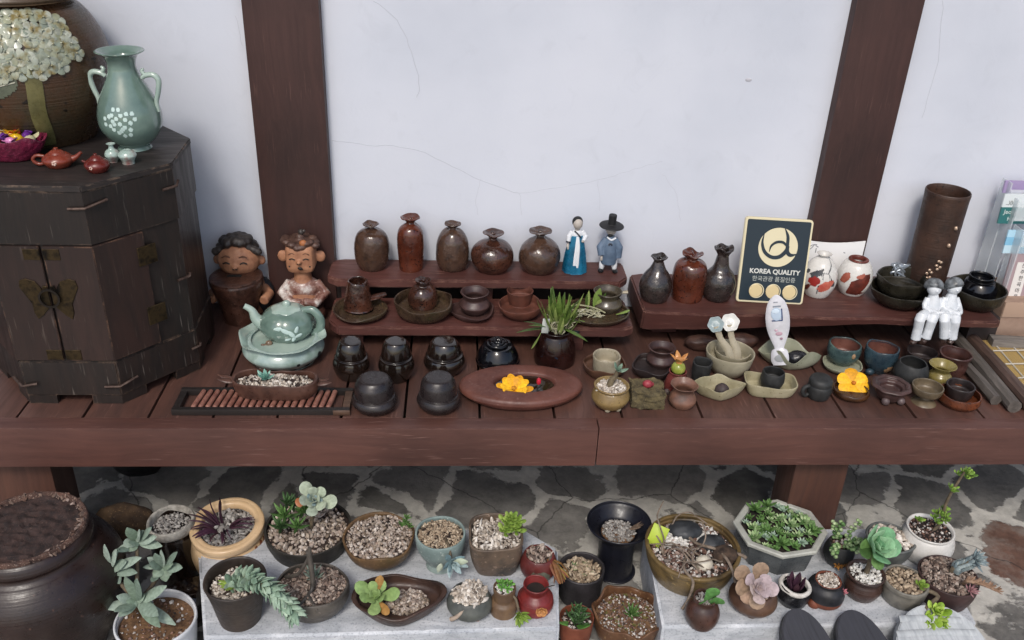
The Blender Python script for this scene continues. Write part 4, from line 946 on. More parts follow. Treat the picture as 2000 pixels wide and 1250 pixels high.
# ------------------------------------------------------------------ dolls on the wall shelf
DSK = plain('doll_skin', '#aba39b', .5, 0, .15, 90); TEAL = clay('teal_glaze', '#0d4a66', '#1a6a8a', .3, 25, .1); WCL = plain('white_cloth', '#cfd2d6', .5, 0, .2, 120); BLKH = plain('black_hair', '#121214', .45, 0, .4, 160)
NAVY = plain('navy_trim', '#141c2c', .5)
c = on_z(1123, 534, AZ); loc = Vector((c.x, c.y+.018, AZ)); s = mpp(loc+Vector((0, 0, .05))); T = z_at(loc.x, loc.y, 421)-AZ
o = thing('doll_figurine', 'woman doll in white jacket and long blue skirt at the shelf right end', 'figurine', loc, .12); w_ = 23*s
obj('skirt', lathe([(0, 0), (.95, 0), (1.02, .03), (.98, .15), (.8, .4), (.55, .62), (.42, .66), (0, .66)], w_, T, 40, 4, .02, 3, rf=lambda th: 1+.03*sin(th*9)), TEAL, o)
hc = (0, -.002, T*.86)
obj('doll_body', blob([ell(hc, (w_*.42, w_*.42, T*.1), 18), tube([(0, 0, T*.55), (0, 0, T*.8)], [w_*.3, w_*.2], 12), tube([(-w_*.75, -.004, T*.55), (-w_*.78, -.008, T*.47), (-w_*.76, -.01, T*.42)], [w_*.12, w_*.13, w_*.07], 10), ell((w_*.4, -w_*.62, T*.585), (w_*.16, w_*.1, w_*.12), 10), ell((0, -w_*.44, T*.85), w_*.06, 8)], .0012), DSK, o)
obj('jacket', blob([ell((0, 0, T*.66), (w_*.52, w_*.42, T*.1), 18), tube([(-w_*.4, 0, T*.72), (-w_*.68, -.002, T*.64), (-w_*.74, -.005, T*.55)], [w_*.2, w_*.22, w_*.2], 12), tube([(w_*.4, 0, T*.72), (w_*.75, -.004, T*.63), (w_*.45, -w_*.55, T*.585)], [w_*.2, w_*.23, w_*.17], 12)], .0013), WCL, o)
obj('hair', blob([ell((0, w_*.08, T*.885), (w_*.47, w_*.43, T*.095), 16), ell((0, w_*.4, T*.82), (w_*.2, w_*.18, w_*.2), 12)], .0012, 2), BLKH, o)
obj('collar_trim', tube([(-w_*.3, -w_*.3, T*.755), (0, -w_*.47, T*.7), (w_*.25, -w_*.5, T*.64)], w_*.06, 8, k=3), NAVY, o)
obj('cuff', tube([(-w_*.72, -.005, T*.56), (-w_*.75, -.006, T*.535)], w_*.22, 12), NAVY, o)
obj('ribbon', join(tube([(-w_*.05, -w_*.5, T*.66), (-w_*.12, -w_*.72, T*.5), (-w_*.2, -w_*.86, T*.3), (-w_*.22, -w_*.9, T*.17)], [w_*.1, w_*.13, w_*.15, w_*.17], 8, .3, (0, -1, 0), k=3), tube([(-w_*.02, -w_*.5, T*.66), (w_*.03, -w_*.74, T*.5), (w_*.0, -w_*.88, T*.28), (-w_*.02, -w_*.92, T*.13)], [w_*.1, w_*.12, w_*.13, w_*.14], 8, .3, (0, -1, 0), k=3)), WCL, o)
obj('eye', tube([(-w_*.2, -w_*.4, T*.865), (w_*.2, -w_*.4, T*.865)], w_*.018, 6), plain('eye_grey', '#5b5652', .6), o)
c = on_z(1188, 532, AZ); loc = Vector((c.x, c.y+.014, AZ)); s = mpp(loc+Vector((0, 0, .05))); T = z_at(loc.x, loc.y, 419)-AZ; w_ = 24*s
BLU = clay('blue_grey_coat', '#47586c', '#5f7186', .5, 30, .2)
o = thing('doll_figurine', 'man doll in blue grey coat and wide black hat at the shelf right end', 'figurine', loc, -.1)
obj('doll_body', blob([ell((0, 0, T*.72), (w_*.42, w_*.4, T*.085), 18), tube([(0, 0, T*.3), (0, 0, T*.68)], [w_*.4, w_*.2], 12), ell((-w_*.6, -w_*.35, T*.24), (w_*.13, w_*.11, w_*.26), 12), ell((0, -w_*.42, T*.71), w_*.06, 8)], .0012), DSK, o)
obj('coat', blob([tube([(0, 0, T*.14), (0, 0, T*.3), (0, 0, T*.5), (0, 0, T*.64)], [w_*.68, w_*.66, w_*.52, w_*.3], 20), tube([(-w_*.35, 0, T*.58), (-w_*.75, -.003, T*.42), (-w_*.62, -w_*.3, T*.29)], [w_*.24, w_*.34, w_*.28], 14), tube([(w_*.35, 0, T*.58), (w_*.78, 0, T*.42), (w_*.8, -.002, T*.24)], [w_*.24, w_*.32, w_*.24], 14)], .0014), BLU, o)
for sx in (-1, 1):
    obj('trouser_leg', tube([(sx*w_*.38, 0, T*.22), (sx*w_*.5, -w_*.12, T*.1), (sx*w_*.52, -w_*.15, T*.035)], [w_*.28, w_*.25, w_*.17], 12, k=3), WCL, o)
    obj('shoe', join(ell((sx*w_*.58, -w_*.38, T*.024), (w_*.24, w_*.4, T*.024), 14)), plain('shoe_black', '#0f0f11', .4), o)
obj('hair', ell((0, w_*.1, T*.735), (w_*.46, w_*.38, T*.09), 16), BLKH, o)
obj('beard', ell((-w_*.05, -w_*.33, T*.655), (w_*.22, w_*.1, T*.025), 12), BLKH, o)
obj('hat', move(lathe([(0, 0), (.92, 0), (1, .03), (.9, .09), (.38, .16), (.33, .3), (.33, .9), (.28, 1), (0, 1)], w_*.98, T*.2, 36, 4), (0, 0, T*.8), (.06, .04, 0)), plain('hat_black', '#17171a', .6, 0, .3, 200), o)
obj('collar', tube([(-w_*.28, -w_*.26, T*.62), (w_*.05, -w_*.4, T*.585), (w_*.4, -w_*.2, T*.61)], w_*.1, 8, .6, k=3), WCL, o)
obj('coat_tie', join(tube([(-w_*.02, -w_*.5, T*.53), (-w_*.14, -w_*.58, T*.5)], w_*.07, 8, .4, (0, -1, 0)), tube([(0, -w_*.5, T*.53), (w_*.16, -w_*.56, T*.5)], w_*.07, 8, .4, (0, -1, 0))), NAVY, o)

# ------------------------------------------------------------------ the emblem sign
bl, br = on_z(1437, 589, CZ), on_z(1567, 597, CZ)
SY = (bl.y+br.y)/2; tl, tr = on_y(1448, 423, SY+.05), on_y(1580, 431, SY+.05)
ux = ((br-bl)+(tr-tl)).normalized(); uy = ((tl-bl)+(tr-br)); SHh = uy.length/2; uy = (uy-ux*uy.dot(ux)).normalized(); SWd = ((br-bl).length+(tr-tl).length)/2
uz = ux.cross(uy)
o = thing('emblem_sign', 'dark navy sign with cream border, round emblem and three cream discs on the shelf', 'sign', (bl+br)/2+Vector((0, 0, .001)))
o.rotation_mode = 'QUATERNION'; o.rotation_quaternion = Matrix((ux, uy, uz)).transposed().to_quaternion()
def rr(w, h, r, n=6):
    P = []
    for cx, cy, a0 in ((w/2-r, h-r, 0), (-w/2+r, h-r, pi/2), (-w/2+r, r, pi), (w/2-r, r, 1.5*pi)):
        for i in range(n+1): a = a0+pi/2*i/n; P.append((cx+r*cos(a), cy+r*sin(a)))
    return P
NV = plain('sign_navy', '#13242f', .35); CRM = plain('sign_cream', '#cfc6a6', .35); WTX = plain('sign_white', '#c9cac4', .4)
obj('border', prism(rr(SWd, SHh, .008), -.012, 0, .0015, 2), CRM, o)
obj('panel', move(prism(rr(SWd-.01, SHh-.01, .004), 0, .0012), (0, .005, 0)), NV, o, False)
u = SWd
em = obj('emblem_disc', move(lathe([(0, 0), (1, 0), (1, .0008), (0, .0008)], u*.29, 1, 64, smooth=False), (u*.02, SHh*.665, .0014)), CRM, o, False)
gl = [([(.22, 1.0), (.42, .6), (.46, .15), (.5, -.2), (.68, -.36), (.97, -.3)], [.03, .15, .17, .2, .18, .05]), ([(-.78, .68), (-.83, .2), (-.66, -.25), (-.3, -.5), (.1, -.48), (.4, -.2), (.5, .1)], [.02, .12, .17, .18, .2, .2, .16]), ([(-.42, -.24), (-.36, .06), (-.12, .26), (.2, .28), (.44, .1)], [.03, .1, .13, .13, .1])]
for i, (p, wv) in enumerate(gl):
    obj('emblem_stroke', move(ribbon([(a*u*.29, b*u*.29) for a, b in p], [a*u*.29 for a in wv], .0010+.0001*i, .0014+.0003*i), (u*.02, SHh*.665, .0014)), NV, em, False)
text('lettering', 'KOREA QUALITY', u*.098, WTX, o, (u*.02, SHh*.375, .0014), (0, 0, 0), bold=.0004)
text('lettering', '한국관광 품질인증', u*.085, plain('sign_grey', '#a8aca6', .4), o, (u*.02, SHh*.285, .0014), (0, 0, 0))
for i in (-1, 0, 1):
    d = obj('round_disc', move(lathe([(0, 0), (1, 0), (1, .002), (.93, .0026), (0, .0026)], u*.1, 1, 40, smooth=False), (u*(.02+.25*i), SHh*.145, .0014)), plain('disc_cream', '#c9b78c', .4), o, False)
    obj('disc_rim', move(lathe([(1, 0), (1.12, 0), (1.12, .0018), (1, .0018), (1, 0)], u*.1, 1, 40, smooth=False), (u*(.02+.25*i+.012), SHh*.145, .0013)), CRM, d, False)

# white painted card and vases
a, b = on_y(1573, 469, 1.992), on_y(1690, 471, 1.992)
o = thing('painted_card', 'white card with faint ink bamboo drawing standing against the dark post', 'card', ((a.x+b.x)/2, 1.992, CZ+.0005))
cw, ch = b.x-a.x, a.z-CZ
cp = [(-cw/2, 0), (cw/2, 0), (cw/2, ch)]+[(cw/2-cw*i/10, ch-.006*sin(pi*i/10)) for i in range(1, 10)]+[(-cw/2, ch)]
obj('card_sheet', move(prism(cp, 0, .003), (0, 0, 0), (pi/2, 0, 0)), plain('white_card', '#e6e6e6', .6), o, False)
INK = plain('pale_ink', '#86888c', .8)
for pts in ([(-.42, .85), (-.36, .9), (-.3, .9)], [(-.34, .9), (-.38, .82), (-.42, .76)], [(-.32, .88), (-.27, .84)], [(-.3, .82), (-.3, .7)], [(-.45, .5), (-.44, .58), (-.4, .57), (-.41, .5), (-.45, .48)], [(.17, .72), (.2, .7)]):
    obj('ink_stroke', tube([(x*cw, -.0032, y*ch) for x, y in pts], .0011, 6, .4, (0, -1, 0), k=3), INK, o)
EGG = [(0, 0), (.55, 0), (.7, .03), (.95, .25), (1, .42), (.93, .6), (.68, .8), (.4, .9), (.3, .93)]
loc, R, H = fit(1570, 1636, 491, 583, CZ, .62, .3)
o = thing('white_vase', 'white vase painted with red flowers and dark leaves beside the emblem sign', 'vase', loc)
WP = EGG+[(.26, .94), (.42, .99), (.44, 1), (.3, .985), (.18, .93), (0, .9)]
obj('vase_body', lathe(WP, R, H, 48, 5, .008, 9, .0), WHT, o)
RP, DP, DG = plain('paint_red', '#8a2420', .4), plain('paint_brown', '#4a2019', .4, 0, 0, 60, 0, '#6b2f24'), plain('paint_dark', '#2a2d31', .4, 0, 0, 60, 0, '#44484c')
am = -pi/2-.42
for nm, P, m in (('painted_leaf', spotpoly(-.15, .58, .3, .07, 16, .2, .3, 1), DG), ('painted_leaf', spotpoly(.38, .5, .32, .09, 16, -.3, .25, 2), DG), ('painted_leaf', spotpoly(-.62, .58, .14, .035, 12, .1, .2, 3), DG), ('painted_leaf', spotpoly(-.45, .3, .22, .06, 14, .3, .4, 4), DP), ('painted_flower', spotpoly(-.18, .44, .24, .09, 18, 0, .2, 5), RP), ('painted_flower', spotpoly(.32, .38, .32, .1, 18, .2, .2, 6), clay('paint_coral', '#a5483c', '#bd6a58', .4, 60)), ('painted_stem', [(.0, .38), (.05, .38), (.03, .2), (0, .2)], DG), ('painted_leaf', [(.3, .6), (.38, .6), (.75, .82), (.7, .82)], DG)):
    P = [(a*1.45, .42+(b-.42)*1.25) for a, b in P]; decal(nm, P, WP, R, H, m, o, am, .03, .0004+.00012*('flower' in nm))
loc, R, H = fit(1637, 1704, 498, 580, CZ, .62, .5)
o = thing('white_vase', 'white vase with a brown rim painted with a large brown plant', 'vase', loc)
WP2 = [(0, 0), (.5, 0), (.66, .03), (.94, .28), (1, .5), (.93, .7), (.74, .88), (.52, .96), (.54, .985), (.5, 1), (.4, .985), (.4, .85), (0, .7)]
obj('vase_body', lathe(WP2, R, H, 48, 5, .01, 10), WHT, o)
obj('brown_rim', lathe([(.5, .95), (.56, .965), (.57, .985), (.53, 1.006), (.4, 1.0), (.36, .9)], R, H, 40, 4), plain('paint_brown', ''), o)
for P, m in (([(-.3, .1), (.3, .08), (.75, .16), (.45, .2), (.7, .5), (.75, .72), (.3, .72), (.2, .62), (-.1, .5), (-.15, .34)], DP), (spotpoly(-.4, .56, .24, .13, 14, .5, .15, 3), clay('paint_rust', '#8a4434', '#9c5644', .4, 60)), (spotpoly(.3, .68, .2, .07, 14, .2, .3, 4), clay('paint_rust', '', ''))):
    P = [(a*1.35, b) for a, b in P]; decal('painted_plant', P, WP2, R, H, m, o, am-.02, .03, .0004 if m is DP else .0006)

# dark bowls, cylinder vase, seated couple
BB = clay('dark_bowl', '#17150f', '#2d2a22', .33, 26, .4, '#383327', .64)
pot('shallow_bowl', 'dark olive shallow bowl, the lower of two nested on the thick shelf', 'bowl', (1699, 1812, 540, 606), CZ, p_bowl, BB, 81, .05, .12, .02, .05, .55, .95)
pot('deep_bowl', 'dark olive deep wavy bowl stacked in the shallow bowl on the thick shelf', 'bowl', (1712, 1810, 521, 588), CZ+.012, [(.5, 0), (.65, .06), (.88, .4), (.97, .75), (1, 1)], BB, 82, .06, .12, .02, .09, .55, .95)
c = on_z(1762, 540, CZ+.045); rnd = random.Random(4)
tg = tube([(c.x+.022*cos(i*.9)*sin(i*.37+1), c.y+.02+.006*sin(i*.53), CZ+.05+.018*cos(i*.61+.4*sin(i*.9))) for i in range(60)], .0028, 6, k=3)
tag(obj('wire_knot', tg, plain('silver_foil', '#9aa2aa', .3, .6, .4, 150)), 'crumpled silvery white knot of wire inside the dark deep bowl', 'ornament')
for lab, loc_px in (('dark olive bowl with a pointed lip under the glossy black pot', (1850, 1960, 538, 610)),):
    pot('spouted_bowl', lab, 'bowl', loc_px, CZ, p_bowl, BB, 83, .06, .12, .02, .05, .55, .95)
pot('squat_pot', 'glossy black squat pot turned upside down in the bowl at the shelf end', 'pot', (1878, 1948, 529, 590), CZ+.014, [(.9, 0), (1, .14), (.97, .42), (.78, .72), (.66, .8), (.64, .86), (.67, 1.0)], BLKG, 84, .1, .82, .01, .0, .9, .66)
b = on_z(1850, 575, CZ); cyl_b = Vector((on_y(1830, 560, 1.94).x, 1.945, CZ)); rC = 40*mpp(cyl_b+Vector((0, 0, .1))); Hc = z_at(cyl_b.x, cyl_b.y, 376)-CZ
b1 = on_y(1852, 376, 1.945); cyl_b.x = b1.x
o = thing('cylinder_vase', 'tall dark brown cylinder vase with small applied knobs against the wall', 'vase', cyl_b)
obj('vase_body', lathe(vessel([(.93, 0), (.97, .02), (.96, .3), (.98, .7), (1.0, .93), (1.02, 1)], .08, .1), rC, Hc, 48, 4, .008, 85), clay('cylinder_clay', '#2a1b14', '#432d22', .5, 14, .35, '#1e1613', .66, rings=.4), o)
GLD = plain('shiny_knob', '#b29a86', .18, .5)
for a, v in ((-1.28, .72), (-1.4, .55)): obj('knob', ell((rC*cos(a), rC*sin(a), Hc*v), (.005, .005, .006), 10), GLD, o)
for a, v, sd in ((-1.62, .35, 2), (-1.95, .25, 3)):
    for i in range(5):
        t = 6.28*i/5+sd; obj('applied_petal', ell((rC*1.0*cos(a+.1*cos(t)), rC*1.0*sin(a+.1*cos(t)), Hc*v+.011*sin(t)), (.0045, .003, .004), 8), GLD, o)
BIS = clay('white_bisque', '#bfc4c9', '#d3d7db', .35, 40, .2, '#969ca3', .67); SHO = clay('brown_shoe', '#2a201d', '#4a3832', .4, 40)
def sitter(label, head, tor, hip, kn, ank, toe, lean, seed):
    Yh = 1.80; ro = on_y(*hip, Yh); ro.z = CZ
    o = thing('seated_figurine', label, 'figurine', ro); q = lambda px, Y: on_y(px[0], px[1], Y)-ro
    s = mpp(ro); H0, T0, P0 = q(head, Yh+.005), q(tor, Yh+.006), q(hip, Yh)
    P0.z = max(P0.z, .012)
    sh = [ell(H0, (13.5*s, 13.5*s, 14.5*s), 18), ell(H0+Vector((0, -13.5*s, -1*s)), 2.6*s, 8), tube([P0, (P0+T0)/2, T0, H0], [16*s, 14*s, 12*s, 5*s], 16)]
    for sx, k, a in ((-1, kn[0], ank[0]), (1, kn[1], ank[1])):
        K, A = q(k, 1.766), q(a, 1.764)
        sh.append(tube([P0+Vector((sx*7*s, 0, 0)), K, (K+A)/2, A], [9*s, 10*s, 9*s, 9.5*s], 14, k=3))
        E_ = T0+Vector((sx*17*s, -.01, -12*s)); sh.append(tube([T0+Vector((sx*11*s, 0, 4*s)), E_, P0+Vector((sx*5*s, -.026, 12*s)), P0+Vector((-sx*2*s, -.031, 13*s))], [5.4*s, 5.4*s, 4.2*s, 3.2*s], 12, k=3))
        tz = q((toe[0 if sx < 0 else 1]), 1.757)
        obj('shoe', tube([A+Vector((0, 0, -2*s)), (A+tz)/2+Vector((0, 0, -2*s)), tz], [6*s, 6.5*s, 4.5*s], 10, .8, k=3), SHO, o)
    obj('figure_body', blob(sh, .0011, 2), BIS, o)
    obj('hood', lathe([(.96, -.2), (1.06, -.22), (1.16, 0), (1.02, .5), (.62, .92), (0, 1.08), (0, 1.0), (.55, .82), (.9, .45), (1, 0), (.96, -.35)], 15.6*s, 16*s, 24, 3), clay('grey_hood', '#3d4043', '#7d8286', .4, 60, .3), o, True, H0+Vector((0, 3*s, 2*s)), (-.62, lean, 0))
    obj('jacket_hem', tube([P0+Vector((17*s*cos(t), 15*s*sin(t)-2*s, 3*s+1.5*s*sin(3*t))) for t in [i*pi/9 for i in range(18)]]+[P0+Vector((17*s, -2*s, 3*s))], 2*s, 6), clay('grey_hood', '', ''), o)
sitter('white seated figurine with separated legs, left one of the couple on the shelf edge', (1825, 563), (1822, 586), (1822, 612), ((1799, 619), (1822, 621)), ((1788, 662), (1808, 660)), ((1779, 671), (1800, 668)), .25, 1)
sitter('white seated figurine with folded arms, right one of the couple on the shelf edge', (1864, 561), (1856, 585), (1857, 612), ((1845, 620), (1866, 622)), ((1844, 659), (1859, 661)), ((1842, 667), (1853, 671)), -.2, 2)

# brochure rack and cardboard box
bx = thing('cardboard_box', 'tan cardboard box under the clear brochure rack at the right edge', 'box')
p0 = on_y(1942, 655, 1.86); bh = z_at(p0.x, 1.86, 590)
bx.location = (p0.x+.13, 1.93, .0)
obj('box_body', boxs((0, 0, bh/2), (.26, .14, bh), .002), plain('cardboard', '#8d7566', .8, 0, .2, 40, 0, '#9c8474'), bx)
obj('lid_flap', boxs((0, -.0715, bh-.02), (.258, .002, .04), .0005), plain('cardboard2', '#a58c7a', .8), bx)
ro = on_y(1932, 560, 1.93); ro.z = bh+.001
o = thing('brochure_rack', 'clear acrylic rack holding coloured brochures on the cardboard box at the right edge', 'rack', ro)
ACR, at_, ap = newmat('acrylic'); ap.inputs['Base Color'].default_value = (.75, .8, .82, 1); ap.inputs['Roughness'].default_value = .06; ap.inputs['Alpha'].default_value = .4
ztop = [z_at(ro.x, y, py)-ro.z for y, py in ((1.905, 445), (1.95, 385), (1.985, 352))]
for (yy, hh, dx) in ((1.905, ztop[0], .012), (1.95, ztop[1], .006), (1.985, ztop[2], .0)):
    obj('side_panel', boxs((dx, yy-1.93, hh/2), (.003, .042, hh), .0005), ACR, o, False)
    obj('side_panel', boxs((dx+.2, yy-1.93, hh/2), (.003, .042, hh), .0005), ACR, o, False)
    obj('front_panel', boxs((dx+.1, yy-1.93-.0225, hh*.86), (.2, .003, hh*.16), .0005), ACR, o, False)
def brochure(label, px, y0, y1, Y, cols, txt=None, strip=False, w=.14):
    A = on_y(px, y1, Y); h = z_at(A.x, Y+.006, y0)-A.z
    b = thing('brochure', label, 'brochure', A); b.rotation_euler = (-.06, 0, 0); z0 = 0
    for k, (c_, f) in enumerate(cols):
        obj('cover_band', boxs((w/2, 0, z0+h*f/2), (w, .004, h*f), 0), plain('cover_'+c_[1:], c_, .3), b, False); z0 += h*f
    for tx, sz, xx, zz, cc in txt or []: text('lettering', tx, sz, plain('ink_'+cc[1:], cc, .5), b, (xx, -.0026, zz*h), align='LEFT')
    if strip:
        obj('white_strip', boxs((.035, -.0026, h*.42), (.03, .001, h*.84), 0), plain('strip_white', '#d9d6d2', .4), b, False)
        for i, chh in enumerate('전주한옥마을'): text('lettering', chh, h*.1, plain('ink_dark', '#5a5656', .5), b, (.038, -.0036, h*(.77-.125*i)))
    return b
brochure('mauve brochure with a white strip of vertical lettering in the lowest rack pocket', 1948, 496, 592, 1.895, [('#a08c90', 1)], None, True)
brochure('light blue brochure with a pale sky cover in the lowest rack pocket', 1957, 448, 494, 1.912, [('#b8d3e0', .35), ('#7fb6d4', .35), ('#a9cfe3', .3)])
brochure('teal and white brochure with white script in the middle rack pocket', 1947, 378, 436, 1.945, [('#2f6b6b', .56), ('#cfd6d8', .44)], [('Jeonju', .015, .008, .4, '#c9d6d3'), ('Hanok', .015, .02, .16, '#c9d6d3'), ('_)|)._', .012, .008, .72, '#4a5456')])
brochure('lilac brochure with a small purple figure in the top rack pocket', 1957, 351, 376, 1.98, [('#9b8bb0', 1)])

# ------------------------------------------------------------------ small things on the deck, right half
WC = clay('pale_cup_glaze', '#8d8572', '#a79e89', .35, 22, .25, '#7a6f58', .64)
pot('saucer', 'thin brown saucer with a raised edge under the pale cup', 'saucer', (1138, 1222, 688, 744), 0, p_dish, clay('tan_saucer', '#4a3328', '#5f4434', .35, 25, .3), 91, .06, .2, .02, .1, .7, .95)
pot('cup', 'pale cream glazed cup with a notched lip on the thin brown saucer', 'cup', (1156, 1211, 681, 740), .005, p_cup, WC, 92, .1, .15, .015, .02, .7, 1)
OCH = clay('ochre_glaze', '#6e5a38', '#8a744a', .33, 20, .3, '#4f3f26', .66)
loc, R, H = fit(1156, 1230, 735, 802, .006, .62, .85); o = thing('tripod_planter', 'ochre glazed tripod pot with gravel and a small stubby succulent trunk', 'plant', loc)
obj('pot', lathe(vessel([(.55, 0), (.75, .06), (1, .38), (.97, .6), (.86, .8), (.82, .86), (.92, .97), (.93, 1)], .1, .6), R, H, 48, 4, .01, 93), OCH, o)
for a in (-1.9, -.9, 1.6): obj('foot', ell((R*.6*cos(a), R*.6*sin(a), .002), (.007, .007, .008), 10), WC, o)
gravelset(o, R*.8, H*.84, 200, .0045, 'gravel_pale', 4, .1)
obj('trunk', tube([(-.004, 0, H*.85), (-.002, 0, H*1.2), (.006, -.002, H*1.5), (.008, -.003, H*1.75)], [.008, .0065, .005, .004], 10, k=4), clay('trunk_bark', '#4a4032', '#6b5f49', .8, 90, .7), o)
obj('leaves', rosette((.009, -.004, H*1.75), (.2, -.2, 1), .022, 9, 6, .45, .3, .25, 75, 10), island('grey_green_leaf', ['#52695a', '#6a8270', '#7f9480'], .6, .1), o)
DKS = clay('dark_saucer_clay', '#1f1a1a', '#332a29', .42, 40, .35)
pot('saucer', 'dark angular saucer under the purple brown cup near the live edge shelf', 'saucer', (1233, 1312, 692, 744), 0, p_dish, DKS, 94, .07, .18, .02, .08, .7, .95, rf=super_(3.5, .4))
pot('cup', 'purple brown cup with a rolled rim on the dark angular saucer', 'cup', (1263, 1320, 665, 723), .006, p_jar2, PURP, 95, .1, .2, .01, .01, .65, .93)
# little red jar holding a round green fruit
loc, R, H = fit(1299, 1344, 716, 772, 0, .8, .75)
o = thing('red_jar', 'small red clay jar with a round yellow green fruit on its mouth', 'jar', loc)
obj('jar_body', lathe(vessel([(.8, 0), (.98, .06), (1, .3), (.86, .65), (.7, .88), (.78, 1)], .1, .5), R, H, 40, 4, .015, 96), clay('coral_clay', '#5f2a26', '#7a3a34', .5, 30, .3), o)
obj('foot_knob', ell((-R*.85, -R*.6, .006), (.008, .007, .007), 10), clay('grey_knob', '#4a3e3c', '#5f5250', .5), o)
fz = loc.z+H*.9; c = Vector((loc.x, loc.y, fz))
o = thing('pomegranate_ornament', 'round yellow green fruit ornament crowned with orange petals on the red jar', 'ornament', c)
obj('fruit', ell((0, 0, .013), (.0155, .0155, .015), 20), clay('fruit_green', '#76802e', '#9aa04c', .22, 40, .1), o)
obj('crown', join(*[leaf((.002*cos(a), .002*sin(a), .026), (cos(a)*.65, sin(a)*.65, 1), (-cos(a), -sin(a), .3), .026, .012, .3, -.2, 0, 8, 7, .5) for a in (.4, 1.7, 2.9, 4.2, 5.4)], tube([(0, 0, .024), (0, 0, .036)], [.007, .008], 10)), island('orange_petal', ['#a8672f', '#c08a52', '#b57a3f'], .35), o)
c0 = on_z(1266, 800, 0)
o = thing('mossy_block', 'square mossy stone block planter with a small red flower bud', 'planter', (c0.x, c0.y+.032, 0), -.06)
bk = rough_rock((1, 1, 1), 4, 4, .1, 2.5); bk = ([Vector((max(-1, min(1, v.x*1.7))*.034*(1+.14*mnoise.fractal(v*3, 1, 2, 4)), max(-1, min(1, v.y*1.7))*.031*(1+.14*mnoise.fractal(v*3.3, 1, 2, 4)), (max(-1, min(1, v.z*1.7))*.5+.5)*.036+(.008*mnoise.fractal(v*4, 1, 2, 4) if v.z > 0 else 0))) for v in bk[0]], bk[1])
obj('block', bk, clay('moss_stone', '#3a3324', '#5d5338', .9, 70, 1., '#76694a', .6, lump=1.), o)
pass
obj('red_bud', join(ell((.0, .0, .043), (.011, .009, .009), 14), ell((.009, .001, .042), (.005, .005, .005), 8)), clay('red_bud2', '#7a2430', '#9a3a42', .5, 90, .4), o)
pot('small_jar', 'small brown jar with flared rim and smoky grey base at the deck front', 'jar', (1307, 1361, 737, 801), 0, [(.6, 0), (.78, .05), (1, .3), (.92, .48), (.72, .7), (.76, .85), (1.0, 1)], clay('smoky_clay', '#3a302c', '#6b4c3e', .42, 20, .3, c3='#7d5a4a'), 97, .1, .2, .02, .03, .65, 1)
pot('small_cup', 'tiny dark grey angular cup beside the large pale bowl', 'cup', (1350, 1390, 697, 751), 0, p_cup, BLKM, 98, .14, .2, .02, .02, .8, 1, rf=super_(3, .5))
BIG = clay('pale_bowl_glaze', '#8a8470', '#a49d88', .38, 16, .25, '#6f6850', .67)
o, R, H = pot('large_bowl', 'large pale bowl holding an inner bowl and two flower headed spoons', 'bowl', (1377, 1471, 664, 741), 0, p_bowl, BIG, 99, .06, .12, .012, .02, .6, .97)
lb = o.location.copy()
pot('inner_bowl', 'slightly smaller pale bowl nested in the large pale bowl', 'bowl', (1396, 1464, 668, 716), .014, p_bowl, BIG, 100, .06, .12, .02, .04, .6, .97)
for lab, hp, bp, rr_, m, sd in (('spoon with a blue grey flower head leaning in the pale bowl', (1398, 634), (1428, 702), 15, clay('blue_grey_glaze', '#7b8a8c', '#92a0a2', .25, 40, .3), 1), ('spoon with a white flower head leaning in the pale bowl', (1426, 630), (1440, 704), 17, clay('white_spoon', '#b9b9b4', '#cfcfca', .25, 40, .3), 2)):
    A, B = on_y(*bp, lb.y-.004), on_y(*hp, lb.y+.022); o = thing('flower_spoon', lab, 'spoon', A); D = B-A; s = mpp(B)
    obj('stem', tube([(0, 0, 0), D*.3+Vector((.003, 0, 0)), D*.6+Vector((-.003, 0, 0)), D*.95], [9*s, 8*s, 6*s, 7*s], 10, .35, (0, -1, .3), k=4), WC, o)
    hd = lathe([(0, .0), (.7, .02), (1, .3), (1.02, .45), (.9, .4), (.5, .2), (.2, .25), (0, .3)], rr_*s, .014, 30, 3, 0, 0, rf=lambda th: 1+.06*cos(th*6))
    vd = (EYE-B).normalized(); q = Vector((0, 0, 1)).rotation_difference((vd+Vector((0, 0, .1))).normalized())
    obj('flower_head', move(hd, D-vd*.003, q), m, o)
# rounded wooden lumps under the live edge shelf
for lab, px, py, rx, sd in (('dark brown rounded wooden bowl lying under the thick shelf behind the pale bowl', 1372, 690, 32, 6), ('reddish brown smooth stone lying under the thick shelf behind the spoons', 1450, 686, 34, 7)):
    c = on_z(px, py, 0); s = mpp(c); tag(obj('smooth_stone', move(rough_rock((rx*s, .02, .019), sd, 4, .12, 1.2), (0, 0, .0175)), clay('lump_brown', '#33221d', '#4c342b', .5, 20, .3), None, True, (c.x, c.y+.02, 0)), lab, 'stone')
EYEm = clay('ash_glaze', '#8b8468', '#a69f84', .4, 22, .3, '#6b6248', .66)
loc, R, H = fit(1356, 1463, 738, 794, 0, .5, .55, .6)
tag(obj('leaf_dish', lathe(vessel([(.55, 0), (.75, .15), (.92, .6), (1, 1)], .05, .14), R, .03, 64, 4, .01, 101, .1, rf=leafrf(1.25, .62)), EYEm, None, True, on_z(1410, 790, 0)+Vector((0, .036, 0)), (0, 0, -.05)), 'pale ash glazed leaf shaped dish with pointed ends at the deck front', 'dish')
c = on_z(1408, 775, .006); tag(obj('pebble', move(rough_rock((.016, .014, .018), 11, 3, .1), (0, 0, .015)), clay('dark_pebble', '#2f2625', '#423635', .6, 60, .4), None, True, c), 'dark pebble standing in the pale leaf shaped dish', 'pebble')
c = on_z(1550, 730, 0); R = 60*mpp(c)
GRN = clay('grey_green_glaze', '#7d7f6c', '#989a86', .4, 20, .3, '#62634e', .66)
